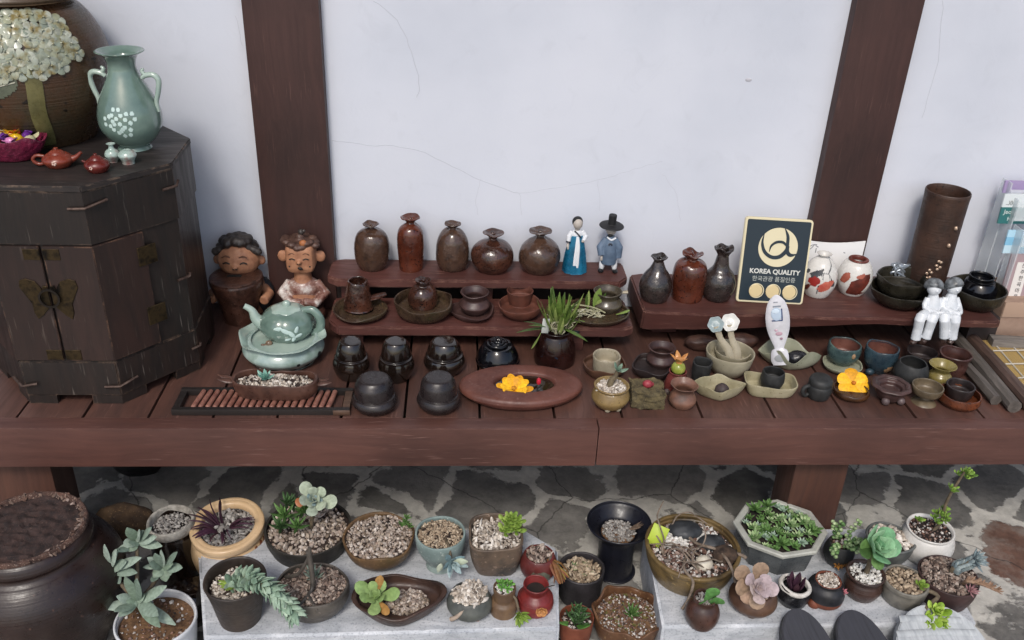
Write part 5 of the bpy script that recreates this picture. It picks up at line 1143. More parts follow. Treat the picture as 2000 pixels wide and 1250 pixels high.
tag(obj('wavy_dish', lathe(vessel([(.6, 0), (.78, .15), (.93, .55), (1, 1)], .05, .12), R, .035, 64, 4, .03, 102, .35, (2, 3, 4), rf=leafrf(1.3, .7)), GRN, None, True, c+Vector((0, .046, 0)), (0, 0, -.3)), 'grey green wavy leaf dish with a dark egg stone and the painted scoop', 'dish')
c = on_z(1560, 722, .006); tag(obj('egg_stone', move(rough_rock((.026, .018, .018), 12, 4, .06), (0, 0, .017)), clay('black_stone', '#17171a', '#26262b', .28, 30, .2), None, True, c+Vector((0, .022, 0))), 'smooth black egg shaped stone lying in the grey green wavy dish', 'stone')
A, B = on_z(1524, 712, .014), on_y(1516, 575, 1.772); D = B-A
o = thing('painted_scoop', 'long white boat shaped scoop with blue and pink painting leaning on the shelf', 'scoop', A); s = mpp((A+B)/2)
nn = (EYE-(A+B)/2); nn = (nn-D.normalized()*nn.dot(D.normalized())).normalized()
prw = [(0, 13), (.08, 17), (.2, 15), (.24, 9), (.32, 13), (.5, 21), (.7, 22.5), (.88, 17), (.97, 8), (1, 2)]
obj('scoop_body', tube([D*u+nn*(.006*(2*u-1)**2) for u, _ in prw], [w*s for _, w in prw], 14, .22, nn, k=4), clay('scoop_white', '#b3b3b8', '#c9c9ce', .2, 18, .15), o)
xx = D.normalized().cross(nn) * -1
xx = nn.cross(D.normalized())*-1
for nm, u, x, w, h, cc in (('painted_panel', .73, -1.5, 19, .17, '#a3b3c4'), ('painted_panel', .77, -3, 13, .06, '#bccad6'), ('painted_stroke', .72, 8.5, 2.5, .17, '#2f3f66'), ('painted_stroke', .637, -1, 20, .018, '#3d4c70'), ('painted_mark', .84, 0, 15, .018, '#7b838f'), ('painted_mark', .9, -2, 8, .012, '#8a9099'), ('painted_mark', .45, 1, 12, .05, '#a98a96'), ('painted_mark', .38, 5, 5, .03, '#8a6a78'), ('painted_mark', .5, -4, 6, .03, '#b79aa6'), ('scoop_bowl_grey', .1, 0, 19, .1, '#8f9294')):
    ce = D*u+nn*(.0165*22*s/.0185 if False else (22.5*s*.22 if u > .3 else 17*s*.22)+.0006+(.0004 if w in (13, 2.5, 20) else 0)+.006*(2*u-1)**2)+xx*(x*s)
    q = Matrix((xx.normalized(), D.normalized(), nn)).transposed().to_quaternion()
    obj(nm, move(ell((0, 0, 0), (w*s*.55, D.length*h*.55, .0007), 16) if w in (10, 12, 5, 6, 19, 13) else boxs((0, 0, 0), (w*s, D.length*h, .0008), .0003, 1), ce, q), plain('pt_'+cc[1:], cc, .25), o, False)
tag(obj('square_dish', lathe(vessel([(.7, 0), (.85, .12), (.95, .55), (1, 1)], .06, .15), 54*mpp(on_z(1511, 775, 0)), .028, 56, 4, .012, 103, .12, (2, 3, 4), rf=super_(4), sy=.62), EYEm, None, True, on_z(1511, 782, 0)+Vector((0, .036, 0)), (0, 0, -.1)), 'pale ash glazed rectangular dish with a dark cup standing in it', 'dish')
pot('small_cup', 'small black rounded cup standing in the pale rectangular dish', 'cup', (1486, 1531, 715, 765), .006, [(.6, 0), (.78, .06), (1, .45), (1, .7), (.93, 1)], BLKM, 104, .1, .2, .02, .02, .65, .92)
loc, R, H = fit(1578, 1626, 727, 784, 0, .75, .5)
o = thing('black_jug', 'small black lidded jug with a round side handle at the deck front', 'jug', loc)
obj('jug_body', lathe([(0, 0), (.72, 0), (.88, .05), (1, .3), (.98, .52), (.86, .62), (.82, .64), (0, .64)], R, H, 40, 4, .02, 105), BLKM, o)
obj('lid', lathe([(0, .63), (.86, .64), (.97, .68), (.95, .82), (.75, .92), (.3, .96), (0, .97)], R, H, 40, 4, .03, 106), BLKM, o)
obj('handle', tube([(-R*.9, -.003, H*.55), (-R*1.35, -.006, H*.5), (-R*1.45, -.006, H*.3), (-R*1.2, -.005, H*.12), (-R*.9, -.003, H*.14)], .0045, 10, k=4), BLKM, o)
o, R, H = pot('flower_bowl', 'dark brown bowl carrying a large yellow flower', 'bowl', (1627, 1696, 742, 786), 0, [(.7, 0), (.85, .1), (.98, .45), (1, .7), (.97, 1)], clay('amber_brown', '#2c1b10', '#4a2f1a', .28, 20, .25), 107, .08, .2, .02, .04, .75, .95)
c = on_z(1666, 752, H*.85); s = mpp(c); rnd = random.Random(3)
f = thing('yellow_flower', 'large yellow six petalled flower with an orange centre lying on the brown bowl', 'flower', c+Vector((0, 0, .004))); vd = Vector((-.1, -.7, 1)).normalized(); q = Vector((0, 0, 1)).rotation_difference(vd)
obj('petals', join(*[leaf(q @ Vector((cos(a)*.003, sin(a)*.003, 0)), q @ Vector((cos(a), sin(a), .12)), vd, 29*s*rnd.uniform(.95, 1.1), 27*s, .07, -.12, .8, 10, 8, 1.1) for a in [i*pi/3+.5 for i in range(6)]]), YEL, f)
obj('flower_centre', move(ell((0, 0, 0), (.005, .005, .004), 12), vd*.004), plain('orange_centre', '#b8690f', .7), f)
BLC = clay('blue_green_glaze', '#263638', '#3f5252', .3, 25, .3, None, .6, c3='#52675f'); BLC2 = clay('blue_glaze', '#1f2c35', '#33464f', .3, 25, .3); REDI = clay('red_liner', '#54332c', '#704a40', .35, 20, .25)
def lined(label, box, z, mat, seed, outer, rim=.03):
    o, R, H = pot('lined_cup', label, 'cup', box, z, outer, mat, seed, .1, .2, .012, rim, .55, .97, parts='cup_body')
    inn = [(max(0, r-.1-.004), max(zz, .2)+.002) for r, zz in reversed(outer) if zz > .15]; inn.append((0, inn[-1][1]))
    obj('liner', lathe(inn, R, H, 44, 4, .012, seed, rim), REDI, o); return o, R, H
cupo = [(.5, 0), (.6, .05), (.88, .32), (1, .62), (1, .85), (.97, 1)]
pot('saucer', 'grey green spouted saucer under the blue green cup', 'saucer', (1607, 1681, 692, 734), 0, p_dish, GRN, 108, .06, .18, .02, .15, .7, .95)
o, R, H = lined('blue green glazed cup with a red liner on the grey green saucer', (1616, 1679, 657, 716), .007, BLC, 109, cupo)
obj('chip_knob', ell((R*.2, -R*.98, H*.75), (.005, .004, .007), 10), clay('tan_chip', '#7a5f45', '#9a7c5c', .6, 60), o)
o, R, H = lined('dark blue glazed cup with a red liner and a bare clay patch', (1688, 1751, 663, 732), 0, BLC2, 110, cupo)
decal('bare_patch', spotpoly(.35, .34, .42, .16, 18, .1, .2, 8), [(0, 0)]+cupo, R, H, clay('tan_chip', '', ''), o, -pi/2, .04, .0012)
obj('foot_knob', ell((-R*.75, -R*.55, .008), (.011, .009, .008), 10), BLC2, o)
o, R, H = pot('tripod_dish', 'purple brown tripod dish with a broad angular rim at the deck front', 'dish', (1702, 1776, 732, 786), .006, [(.5, 0), (.62, .1), (.78, .5), (.84, .78), (1.0, .9), (1.0, 1.0)], PURP, 111, .28, .3, .01, .0, .55, .95, rf=lambda th: 1+.03*cos(th*8), parts='dish_body')
for a in (-2.2, -.9, 1.6): obj('foot', ell((R*.68*cos(a), R*.68*sin(a), .003), (.009, .009, .009), 12), clay('grey_purple', '#4a3d3d', '#5e5050', .45, 40), o)
pot('dark_pot', 'matt black rounded pot with a wide mouth behind the goblet', 'pot', (1746, 1812, 694, 757), 0, p_ball, BLKM, 112, .09, .2, .01, .015, .55, .85)
pot('dark_cup', 'dark brown cup below the seated couple, behind the black pot', 'cup', (1769, 1827, 672, 724), 0, p_cup, DKS, 113, .1, .2, .012, .02, .7, 1)
pot('brown_cup', 'large red brown cup with a thick rim behind the yellow brass vase', 'cup', (1832, 1892, 675, 738), 0, [(.6, 0), (.8, .06), (.9, .4), (.88, .65), (1, .95), (1, 1)], clay('plum_clay', '#35211e', '#4c312b', .35, 25, .25), 114, .1, .2, .01, .02, .65, .97)
loc, R, H = fit(1812, 1863, 700, 757, 0, .7, .95)
tag(obj('brass_vase', lathe(vessel([(.68, 0), (.76, .05), (.86, .25), (.84, .45), (.62, .62), (.6, .72), (.82, .9), (1, 1)], .08, .4), R, H, 40, 4, .006, 115), clay('brass_yellow', '#6f6436', '#8a7d4c', .25, 14, .1), None, True, loc), 'small olive yellow vase with a flared mouth behind the goblet', 'vase')
loc, R, H = fit(1779, 1838, 739, 798, 0, .75, .95)
tag(obj('goblet', lathe(vessel([(.74, 0), (.76, .06), (.6, .16), (.34, .3), (.4, .4), (.85, .58), (.98, .8), (1, 1)], .09, .5), R, H, 44, 4, .008, 116), clay('olive_clay', '#4d4334', '#6b5e4a', .35, 26, .25, rings=.3), None, True, loc), 'olive brown footed goblet at the deck front', 'goblet')
pot('rust_bowl', 'rust brown mottled bowl holding a dark cup near the wooden poles', 'bowl', (1834, 1912, 748, 803), 0, [(.62, 0), (.8, .08), (.98, .4), (1, .65), (.98, 1)], clay('rust_bowl', '#3f2014', '#6b3a22', .3, 18, .35, '#2a1711', .6), 117, .07, .15, .01, .03, .65, .95)
pot('dark_cup', 'dark grey thick rimmed cup nested in the rust brown bowl', 'cup', (1847, 1901, 738, 785), .01, p_cup, DKS, 118, .12, .25, .01, .02, .7, 1)
# poles and straw mat at the right edge
PG = wood('grey_pole', '#3c3733', '#6b645e', 0, 7., .6, .4, stretch=10); PG2 = wood('brown_pole', '#3a2c27', '#5b4840', 0, 7., .5, .35, stretch=10)
def pole(label, p, q, r, mat, z=None, sides=8):
    A, B = on_z(*p, r if z is None else z), on_z(*q, r if z is None else z); d = B-A
    o = obj('wooden_pole', join(tube([(0, 0, 0), (d.length*.5, 0, .001), (d.length, 0, 0)], [r*.92, r, r], sides, 1)), mat, None, True, A, ang=35); o.rotation_mode = 'QUATERNION'; o.rotation_quaternion = d.to_track_quat('X', 'Z'); tag(o, label, 'pole')
pole('short pale grey wooden pole nearest the rust brown bowl', (1888, 716), (1945, 782), .013, PG, sides=6)
pole('long grey wooden pole with a blunt end, middle one of the three', (1866, 656), (1982, 795), .015, PG, sides=10)
pole('long brown weathered wooden pole beside the straw mat', (1884, 646), (2014, 790), .016, PG2, .02, 10)
A, B = on_z(1926, 680, .018), on_z(2006, 768, .018); d_ = (A-B).normalized(); ctr = (A+B)/2+Vector((d_.y, -d_.x, 0))*.105
o = thing('straw_mat', 'yellow woven straw mat tied with white cord beside the wooden poles', 'mat', (ctr.x, ctr.y, 0), math.atan2(d_.y, d_.x)-pi/2)
MT, mt_, mp_ = newmat('straw'); MATS['straw'] = MT
tc = mt_.nodes.new('ShaderNodeTexCoord'); wv = N(mt_, 'ShaderNodeTexWave', Scale=90., Distortion=2.); mt_.links.new(tc.outputs['Object'], wv.inputs[0])
mt_.links.new(ramp(mt_, wv.outputs[0], [(.2, lin('#8a6f3c')), (.8, lin('#b99e64'))]), mp_.inputs['Base Color']); bump(mt_, mp_, wv.outputs[0], .5, .002); mp_.inputs['Roughness'].default_value = .8
obj('mat_sheet', boxs((0, 0, .012), (.2, .3, .012), .002), MT, o)
for i in range(5): obj('cord', tube([(-.085+.04*i, -.148, .0195), (-.08+.04*i, .0, .0195), (-.075+.04*i, .148, .0195)], .0018, 6), plain('cord_white', '#b3ada0', .8), o)
for y in (-.1, -.04, .02, .08): obj('cord', tube([(-.098, y, .0215), (.098, y+.02, .0215)], .0018, 6), plain('cord_white', ''), o)
A = on_z(1970, 672, .02)
tag(obj('grey_board', boxs((.08, 0, .0), (.25, .03, .036), .004), wood('board_grey', '#5b5550', '#847e78', 0, 7., .6, .3), None, True, (A.x, A.y, .0185), (0, 0, -.12)), 'pale grey wooden board lying between the straw mat and the cardboard box', 'board')

# ------------------------------------------------------------------ pots and plants on the ground
def lf(key, *cols, rough=.6, b=.25): return island(key, list(cols), rough, b, 140, None, .3)
lf('leaf_green', '#38522a', '#4e6f37', '#63854a'); lf('leaf_lime', '#5f7a2c', '#7b9440', '#96aa58'); lf('leaf_pale', '#8b9a86', '#a3ad98', '#929e90', '#b1b5a0')
lf('leaf_sage', '#6c7d70', '#819284', '#96a599', '#748674'); lf('leaf_blue', '#6b8489', '#83999c', '#95a7a6', '#7a9096'); lf('leaf_mauve', '#98888a', '#a8999c', '#b5a49c', '#8d7f86')
lf('leaf_purple', '#2d1a24', '#44283a', '#3a222a'); lf('leaf_mint', '#5f8f68', '#78a57c', '#8fb48e', '#6d9a72'); lf('leaf_dark', '#24381f', '#35502c', '#47653a'); lf('leaf_tan', '#8a6a4c', '#a5835f', '#7a5c42')
lf('leaf_mix', '#3c5a30', '#5b7c48', '#86a06c', '#a4b48a', '#4e6b3e')
def planter(label, box, z, outer, mat, seed, fill=None, lvl=.85, t=.09, name='potted_succulent', rb=.7, rt=.95, rf=None, sy=1., rim=.01, wob=.012, lob=0., lobk=5, n=200, size=.0052, dome=.12, soil='dark_soil', rz=0., rimk=(2, 3, 5), el=1.6, cat='plant'):
    loc, R, H = fit(*box, z, rb, rt, sy); o = thing(name, label, cat, loc, rz)
    obj('pot', lathe(vessel(outer, t, .25), R, H, 52, 4, wob, seed, rim, rimk, rf, sy, lob, lobk), mat, o)
    r = prof_r(outer, lvl) - t
    if fill: gravelset(o, R*r*1.0, H*lvl, n, size, fill, seed, dome, rf, sy, soil, el)
    return o, R, H, R*r
def stem(o, pts, r0, r1, mat=None, name='stem'):
    n = len(pts); obj(name, tube(pts, [r0+(r1-r0)*i/(n-1) for i in range(n)], 8, k=4), mat or clay('stem_bark', '#4d4436', '#6a5d4a', .8, 90, .6), o)
p_cyl = [(.86, 0), (.9, .04), (.95, .5), (1, .96), (1, 1)]
# big earthen jar with a fibrous lid
c = on_z(50, 1030, -.12); loc = Vector((c.x, c.y, GZ)); R = .094
o = thing('earthen_jar', 'large dark brown earthenware jar with a soil filled mouth at the left edge', 'jar', loc)
obj('jar_body', lathe([(0, 0), (.9, 0), (1.05, .05), (1.45, .35), (1.64, .58), (1.6, .72), (1.38, .84), (1.2, .89), (1.16, .92), (1.2, .95), (1.14, 1.0), (1.05, 1.02), (.98, 1.0), (.9, .8), (0, .8)], R, .29, 72, 5, .006, 201), clay('onggi_big', '#1c1110', '#2c1e1a', .34, 8, .15, '#4a342c', .7, rings=.3), o)
obj('rim_crust', lathe([(1.0, .99), (1.06, 1.0), (1.11, 1.02), (1.09, 1.045), (1.03, 1.045), (.98, 1.02)], R, .29, 72, 4, .02, 202, .0), clay('rim_crust', '#2b1c18', '#543c32', .9, 45, 1., '#8a776b', .6), o)
v = lathe([(0, 1.02), (.3, 1.02), (.6, 1.02), (.9, 1.02), (1.04, 1.015)], R, .29, 72, 6)
v = ([p+Vector((0, 0, .006*mnoise.fractal(Vector((p.x*18, p.y*60, 0)), 1, 2, 4)+.005*mnoise.fractal(Vector((p.x*90, p.y*90, 3)), 1, 2, 4))) for p in v[0]], v[1])
obj('soil', v, clay('jar_soil', '#1d1413', '#3a2a26', .95, 60, 1., '#54423b', .62), o)
rnd = random.Random(9); obj('crust_bits', join(*[stone((R*k*cos(a), R*k*sin(a), .29*1.035+rnd.uniform(-.003, .002)), rnd.uniform(.0015, .0045), rnd, .35, 2.2) for a, k in [(rnd.uniform(0, 6.28), rnd.uniform(.96, 1.1)) for _ in range(260)]]), island('crust_bits', ['#2e1f1a', '#5a4338', '#7d6a5e', '#3d2a23', '#94837a'], .95, .4), o, kind='stuff')
obj('scratch', tube([(R*1.2*cos(a), R*1.2*sin(a), .29*z) for a, z in ((-1.25, .86), (-1.22, .82), (-1.2, .77))], .0012, 6), plain('scratch', '#7a5540', .8), o)
c = on_z(240, 1062, GZ); s = mpp(c); o = obj('rusty_rock', move(rough_rock((58*s, .035, .05), 21, 4, .16, 1.5), (0, 0, .035)), clay('rust_rock', '#33271f', '#57432f', .9, 22, .8, '#6e5840', .64), None, True, (c.x, c.y+.035, GZ)); tag(o, 'rust brown rough rock behind the grey green plant beside the big jar', 'rock')
c = on_z(262, 938, GZ); o = obj('dark_lump', move(rough_rock((.075, .06, .06), 23, 4, .12, 1.3), (0, 0, .04)), plain('lump_black', '#141314', .5, 0, .3), None, True, (c.x, c.y+.06, GZ)); tag(o, 'dark rounded lump beneath the deck near the left leg', 'rock')  # near-black rounded lump on the paving below the deck
# white pot with grey green branches
WHP = plain('white_plastic', '#c9ccd0', .3)
o, R, H, r = planter('white plastic pot with brown soil and long grey green branching succulent at lower left', (235, 387, 1153, 1335), GZ, [(.8, 0), (.84, .04), (.93, .6), (.97, .93), (1, .94), (1, 1)], WHP, 203, 'gravel_mix', .86, .06, rb=.8, n=60, size=.004, soil='brown_soil', dome=.03)
L = []; rnd = random.Random(31); lo = o.location
def gp(px, py, Y): return on_y(px, py, Y)-lo
def spray(ctr, ends, Y, w, T=.3, key=None, curl=.05, bend=-.02):
    out = []
    for e in ends:
        y2 = e[2] if len(e) > 2 else Y+bend
        d = gp(e[0], e[1], y2)-ctr; out.append(leaf(ctr, d, (0, -.6, 1), d.length, w*rnd.uniform(.85, 1.15), T, curl, .15, 8, 8, .62))
    return out
Y0 = lo.y+.015
A = gp(268, 1176, Y0); B = gp(212, 1112, Y0+.03); C = gp(155, 1077, Y0+.05); D = gp(268, 1058, Y0+.07); E_ = gp(318, 1108, Y0+.05)
stem(o, [(-.005, .0, H*.84), (-.02, .005, H*1.02), A], .005, .0045); stem(o, [A, gp(240, 1145, Y0+.015), B, C], .0045, .003); stem(o, [A, gp(268, 1110, Y0+.04), D], .0045, .003); stem(o, [A, gp(300, 1140, Y0+.03), E_], .004, .003)
L += spray(A, [(200, 1188), (222, 1198, Y0-.06), (330, 1145), (312, 1205, Y0-.06), (345, 1222, Y0-.05), (316, 1228, Y0-.08), (246, 1122), (272, 1128), (226, 1165)], Y0, .024)
L += spray(B, [(158, 1128), (175, 1140), (208, 1060), (232, 1072), (280, 1090), (270, 1120), (235, 1140), (213, 1176), (165, 1100), (250, 1098)], Y0+.03, .021)
L += spray(C, [(118, 1082), (123, 1056), (150, 1042), (170, 1070)], Y0+.05, .015)
L += spray(D, [(248, 1028), (276, 1034), (300, 1030), (318, 1068), (252, 1078), (240, 1062), (308, 1050)], Y0+.07, .019)
L += spray(E_, [(340, 1102), (350, 1078), (358, 1110), (300, 1128), (318, 1072), (304, 1078), (325, 1136), (290, 1100)], Y0+.05, .019)
for ctr, k, w in ((A, 5, .02), (B, 6, .018), (D, 5, .016), (E_, 5, .016), (C, 3, .012)):
    for i in range(k):
        d = Vector((rnd.uniform(-1, 1), rnd.uniform(-1, .2), rnd.uniform(-.6, .8))); L.append(leaf(ctr+Vector((rnd.uniform(-.01, .01), 0, rnd.uniform(-.012, .01))), d, (0, -.6, 1), rnd.uniform(.025, .05), w*rnd.uniform(.7, 1.1), .3, .1, .1, 8, 8, .75))
obj('leaves', join(*L), MATS['leaf_sage'], o)
# dark jars and crusted pot
o, R, H, r = planter('dark glossy pot with a white crusted rim behind the grey green plant', (299, 386, 992, 1150), GZ, [(.7, 0), (.9, .1), (1.02, .5), (.98, .8), (.92, .9), (1, 1)], ONG, 204, 'gravel_grey', .93, .1, n=120, size=.0045, soil='black_soil')
obj('crusted_rim', lathe([(.86, .93), (1.0, .92), (1.06, .98), (1.0, 1.05), (.88, 1.03), (.86, .93)], R, H, 48, 4, .03, 205, .0), clay('white_crust', '#77736c', '#a9a59c', .9, 70, 1.), o)
loc, R, H = fit(322, 424, 1118, 1225, GZ, .7, .7); o = thing('lidded_jar', 'dark glossy lidded jar half hidden behind the white plastic pot', 'jar', loc)
obj('jar_body', lathe([(0, 0), (.7, 0), (.85, .05), (1, .4), (.9, .68), (.75, .74), (0, .74)], R, H, 48, 4, .008, 206), ONG, o)
obj('lid', lathe([(0, .73), (.78, .74), (.8, .8), (.5, .93), (.2, .97), (.18, 1), (0, 1)], R, H, 40, 4), ONG, o)
# cream pot
CRP = clay('cream_pot', '#bd9f78', '#ccb08c', .35, 14, .12)
o, R, H, r = planter('cream yellow pot with a thick flat rim, brown flame pattern and purple strap plant', (374, 527, 976, 1168), GZ, [(.6, 0), (.72, .04), (.93, .3), (1.0, .58), (.92, .78), (.84, .85), (.9, .88), (.92, .93), (.9, .985), (.77, .98), (.74, .9)], CRP, 207, 'gravel_grey', .84, .08, n=170, size=.0065, el=2.2, rt=.88); o.rotation_euler[0] = .13; o.location.y += .02
CPP = [(.6, 0), (.72, .04), (.93, .3), (1.0, .58), (.92, .78), (.84, .86)]
fa = math.atan2(-o.location.y, -o.location.x)
for i, (cx, cz, rx, rz_, rt_) in enumerate(((.45, .7, .12, .05, .8), (.65, .73, .13, .06, .7), (.85, .74, .14, .06, .6), (1.05, .75, .1, .05, .6), (.2, .66, .2, .025, .3))):
    decal('flame_pattern', spotpoly(cx, cz, rx, rz_, 14, rt_), CPP, R, H, clay('flame_brown', '#5e2f18', '#7d4526', .3, 40), o, fa, .025, .0006)
L = []; rnd = random.Random(5)
for i in range(26):
    a = rnd.uniform(0, 6.28); P = [Vector((.012*cos(a)-.01, .01*sin(a), H*.85))]; d = Vector((cos(a)*.45-.15, sin(a)*.4-.1, 1.5))
    for k in range(5): d += Vector((cos(a)*.18+rnd.uniform(-.25, .25), sin(a)*.12+rnd.uniform(-.2, .2), -.28)); P.append(P[-1]+d.normalized()*rnd.uniform(.010, .019))
    L.append(tube(P, [.003, .0032, .003, .0028, .0022, .001], 6, .45, k=3))
obj('leaves', join(*L), MATS['leaf_purple'], o)
L = []
for i in range(10):
    P = [Vector((-R*.8, -.01, H*.97))]; d = Vector((-1, rnd.uniform(-.6, .3), rnd.uniform(-.1, .3)))
    for k in range(5): d += Vector((rnd.uniform(-.3, .2), rnd.uniform(-.3, .2), -.35)); P.append(P[-1]+d.normalized()*rnd.uniform(.008, .014))
    L.append(tube(P, [.0025, .0028, .0025, .002, .0016, .001], 6, .5, k=3))
obj('trailing_leaves', join(*L), MATS['leaf_purple'], o)
# dark pot with two succulents
DP2 = clay('dark_planter', '#1f1d1a', '#33302b', .6, 25, .4, rings=.25)
o, R, H, r = planter('wide dark grey pot with pebbles, a spiky green plant and a tall pale rosette', (519, 687, 977, 1108), SZ, [(.8, 0), (.88, .05), (.96, .55), (1, 1)], DP2, 208, 'gravel_pink', .82, .06, rb=.8, n=300, size=.0062, dome=.1)
lo = o.location
for c, rr_, sd in (((556, 1008, -.02), .036, 1), ((548, 1030, -.03), .03, 2), ((580, 1028, -.03), .03, 3), ((572, 985, .01), .03, 4), ((590, 1000, 0), .028, 5), ((560, 982, .0), .025, 6)):
    obj('green_rosette', rosette(gp(c[0], c[1], lo.y+c[2]), (-.2+.1*sd, -.3, 1), rr_, 22, sd, .26, .4, .4, 88, 10, .4), MATS['leaf_green' if sd % 2 else 'leaf_dark'], o)
tp = gp(613, 978, lo.y-.005); stem(o, [(.012, .0, H*.85), (.008, -.006, H*1.15), tp], .0045, .004)
obj('pale_rosette', rosette(tp, (.15, -.7, .8), .05, 13, 7, .62, .3, .16, 85, 20, .95, .3), MATS['leaf_pale'], o)
obj('blue_heart', rosette(tp+Vector((.0, -.004, .004)), (.15, -.7, .8), .022, 9, 9, .55, .3, .18, 80, 15, .8, .2), MATS['leaf_blue'], o)
obj('orange_leaf', leaf(tp+Vector((-.012, -.004, 0)), (-1, -.3, .1), (0, -.5, 1), .026, .022, .2, .2, .4, fat=.9), clay('leaf_orange', '#96583a', '#a8704e', .5), o)
# wavy brown bowl, pale goblet, square bowl
WB = clay('rust_bowl_clay', '#4a3826', '#6b533a', .5, 18, .5, '#8a6e4c', .64, c3='#57472f')
o, R, H, r = planter('brown round bowl with a broken wavy rim filled with pebbles and one green sprig', (671, 811, 1003, 1112), SZ, [(.42, 0), (.6, .06), (.88, .45), (.98, .8), (1, 1)], WB, 209, 'gravel_pink', .9, .06, rb=.5, n=320, size=.0055, rim=.06, lob=.03, dome=.08)
obj('sprig', join(*[rosette((.052+dx, .035+dy, H*1.12+dz), (.2, -.2, 1), .012, 14, i, .42, .4, .35) for i, (dx, dy, dz) in enumerate(((0, 0, 0), (.008, -.006, -.006), (-.008, -.004, -.005), (.003, .002, .01)))], tube([(.045, .03, H*.9), (.052, .035, H*1.1)], .003, 6)), MATS['leaf_green'], o)
GB = clay('pale_blue_glaze', '#6f7f7c', '#8d9c98', .45, 16, .3, '#a9b3ad', .64)
o, R, H, r = planter('pale blue green footed pot with pebbles and a hanging blue rosette', (811, 909, 1009, 1121), SZ, [(.52, 0), (.55, .05), (.5, .16), (.62, .26), (.9, .55), (1, .85), (1, 1)], GB, 210, 'gravel_tan', .9, .08, rb=.52, n=260, size=.004, rim=.01)
c = Vector((R*.45, -R*1.05, H*.68)); obj('hanging_rosette', rosette(c, (.35, -1, .25), .036, 15, 3, .42, .3, .25, 85, 15, .7), MATS['leaf_blue'], o); stem(o, [(R*.2, -R*.3, H*.95), (R*.35, -R*.8, H*1.0), c], .003, .003)
obj('tan_leaf', join(leaf(c, (1, -.2, .25), (0, -1, .4), .036, .015, .25, .1), leaf(c+Vector((-.02, 0, -.005)), (-.4, -.2, -1), (0, -1, .2), .02, .012, .3, .1)), MATS['leaf_pale'], o)
SQ = clay('square_bowl_clay', '#4a4038', '#6a5a4c', .45, 14, .4, '#8b7766', .64, c3='#3d3b36')
o, R, H, r = planter('rounded square bowl with a pinkish rim, driftwood chips and a green jelly plant', (911, 1025, 1003, 1124), SZ, [(.62, 0), (.76, .06), (.92, .45), (.98, .85), (1, 1)], SQ, 211, 'gravel_pale', .84, .08, rb=.62, rf=super_(4), n=170, size=.0058, el=2.6, rim=.02)
for i, (dx, dy, dz) in enumerate(((0, 0, 0), (.012, -.008, -.006), (-.01, -.01, -.008), (.004, .006, .012), (.014, .004, .006), (-.006, .002, .006))):
    obj('jelly_rosette', rosette((R*.45+dx, R*.1+dy, H*1.15+dz), (.1, -.4, 1), .022, 14, i, .5, .3, .4, 85, 10, .8), MATS['leaf_lime'], o)
# dark tapered pot with trailing plant
o, R, H, r = planter('dark brown tapered pot with a long trailing blue green succulent', (404, 524, 1089, 1232), SZ, [(.6, 0), (.68, .04), (.82, .5), (.97, .93), (1, 1)], clay('tapered_brown', '#241d19', '#3c322b', .5, 14, .3, rings=.25), 212, 'gravel_pale', .78, .08, rb=.6, n=140, size=.005, el=2)
lo = o.location; P = [gp(455, 1140, lo.y), gp(478, 1130, lo.y-.02), gp(505, 1138, lo.y-.05), gp(532, 1155, lo.y-.06), gp(552, 1175, lo.y-.065), gp(572, 1198, lo.y-.07)]
stem(o, P, .005, .004); PP = crom(P, 8); L = []; rnd = random.Random(3)
for i, p in enumerate(PP):
    d = (PP[min(i+1, len(PP)-1)]-PP[max(0, i-1)]).normalized(); e = d.orthogonal().normalized(); f = d.cross(e)
    for k in range(5):
        a = k*1.257+i*2.1+rnd.uniform(-.3, .3); q = e*cos(a)+f*sin(a); L.append(leaf(p, q+d*rnd.uniform(.1, .9), d, .027*rnd.uniform(.7, 1.15), .0125, .3, rnd.uniform(.1, .5), 0, 8, 7, .55))
obj('trailing_leaves', join(*L), MATS['leaf_mint'] if False else lf('leaf_trail', '#6d8773', '#869d89', '#9db09c', '#7a937e'), o)
obj('tip_rosette', rosette(P[-1], (.5, -.5, -.15), .018, 20, 4, .4, .4, .3), MATS['leaf_trail'], o)
L = [leaf(gp(462, 1140, lo.y), (cos(a), sin(a)*.5-.5, .2), (0, 0, 1), .035, .012, .3, .2) for a in (2.4, 3.0, 3.7, 4.3)]; obj('base_leaves', join(*L), MATS['leaf_lime'], o)
# handled basket pot
BK = clay('grey_basket', '#37332f', '#5a544d', .5, 20, .5, '#77706a', .66)
o, R, H, r = planter('grey oval basket shaped pot with twisted handle, pink pebbles and a spiky tuft', (539, 684, 1100, 1214), SZ, [(.5, 0), (.68, .05), (.93, .5), (1, .85), (.98, 1)], BK, 213, 'gravel_dusty', .86, .06, rb=.55, sy=.85, n=320, size=.0055, dome=.1, rim=.04)
zt_ = z_at(o.location.x, o.location.y, 1066)-SZ
stem(o, [(-R*.75, R*.35, H*.95), (-R*.35, R*.1, H*1.35), (0, -.004, zt_*.86), (.002, -.004, zt_)], .004, .003, BK, 'handle'); stem(o, [(0, -.004, zt_*.95), (.004, -R*.15, H*1.2), (-.004, -R*.4, H*1.0)], .0055, .004, BK, 'handle')
stem(o, [(-.004, -R*.4, H*1.0), (-R*.25, -R*.72, H*.95)], .004, .003, BK, 'handle'); stem(o, [(-.004, -R*.4, H*1.0), (R*.25, -R*.85, H*.9)], .0045, .003, BK, 'handle')
obj('spiky_tuft', rosette((.0, .02, H*.95), (0, -.2, 1), .034, 34, 4, .13, .2, .5, 60, 5, .3, 0, .8), MATS['leaf_sage'], o)
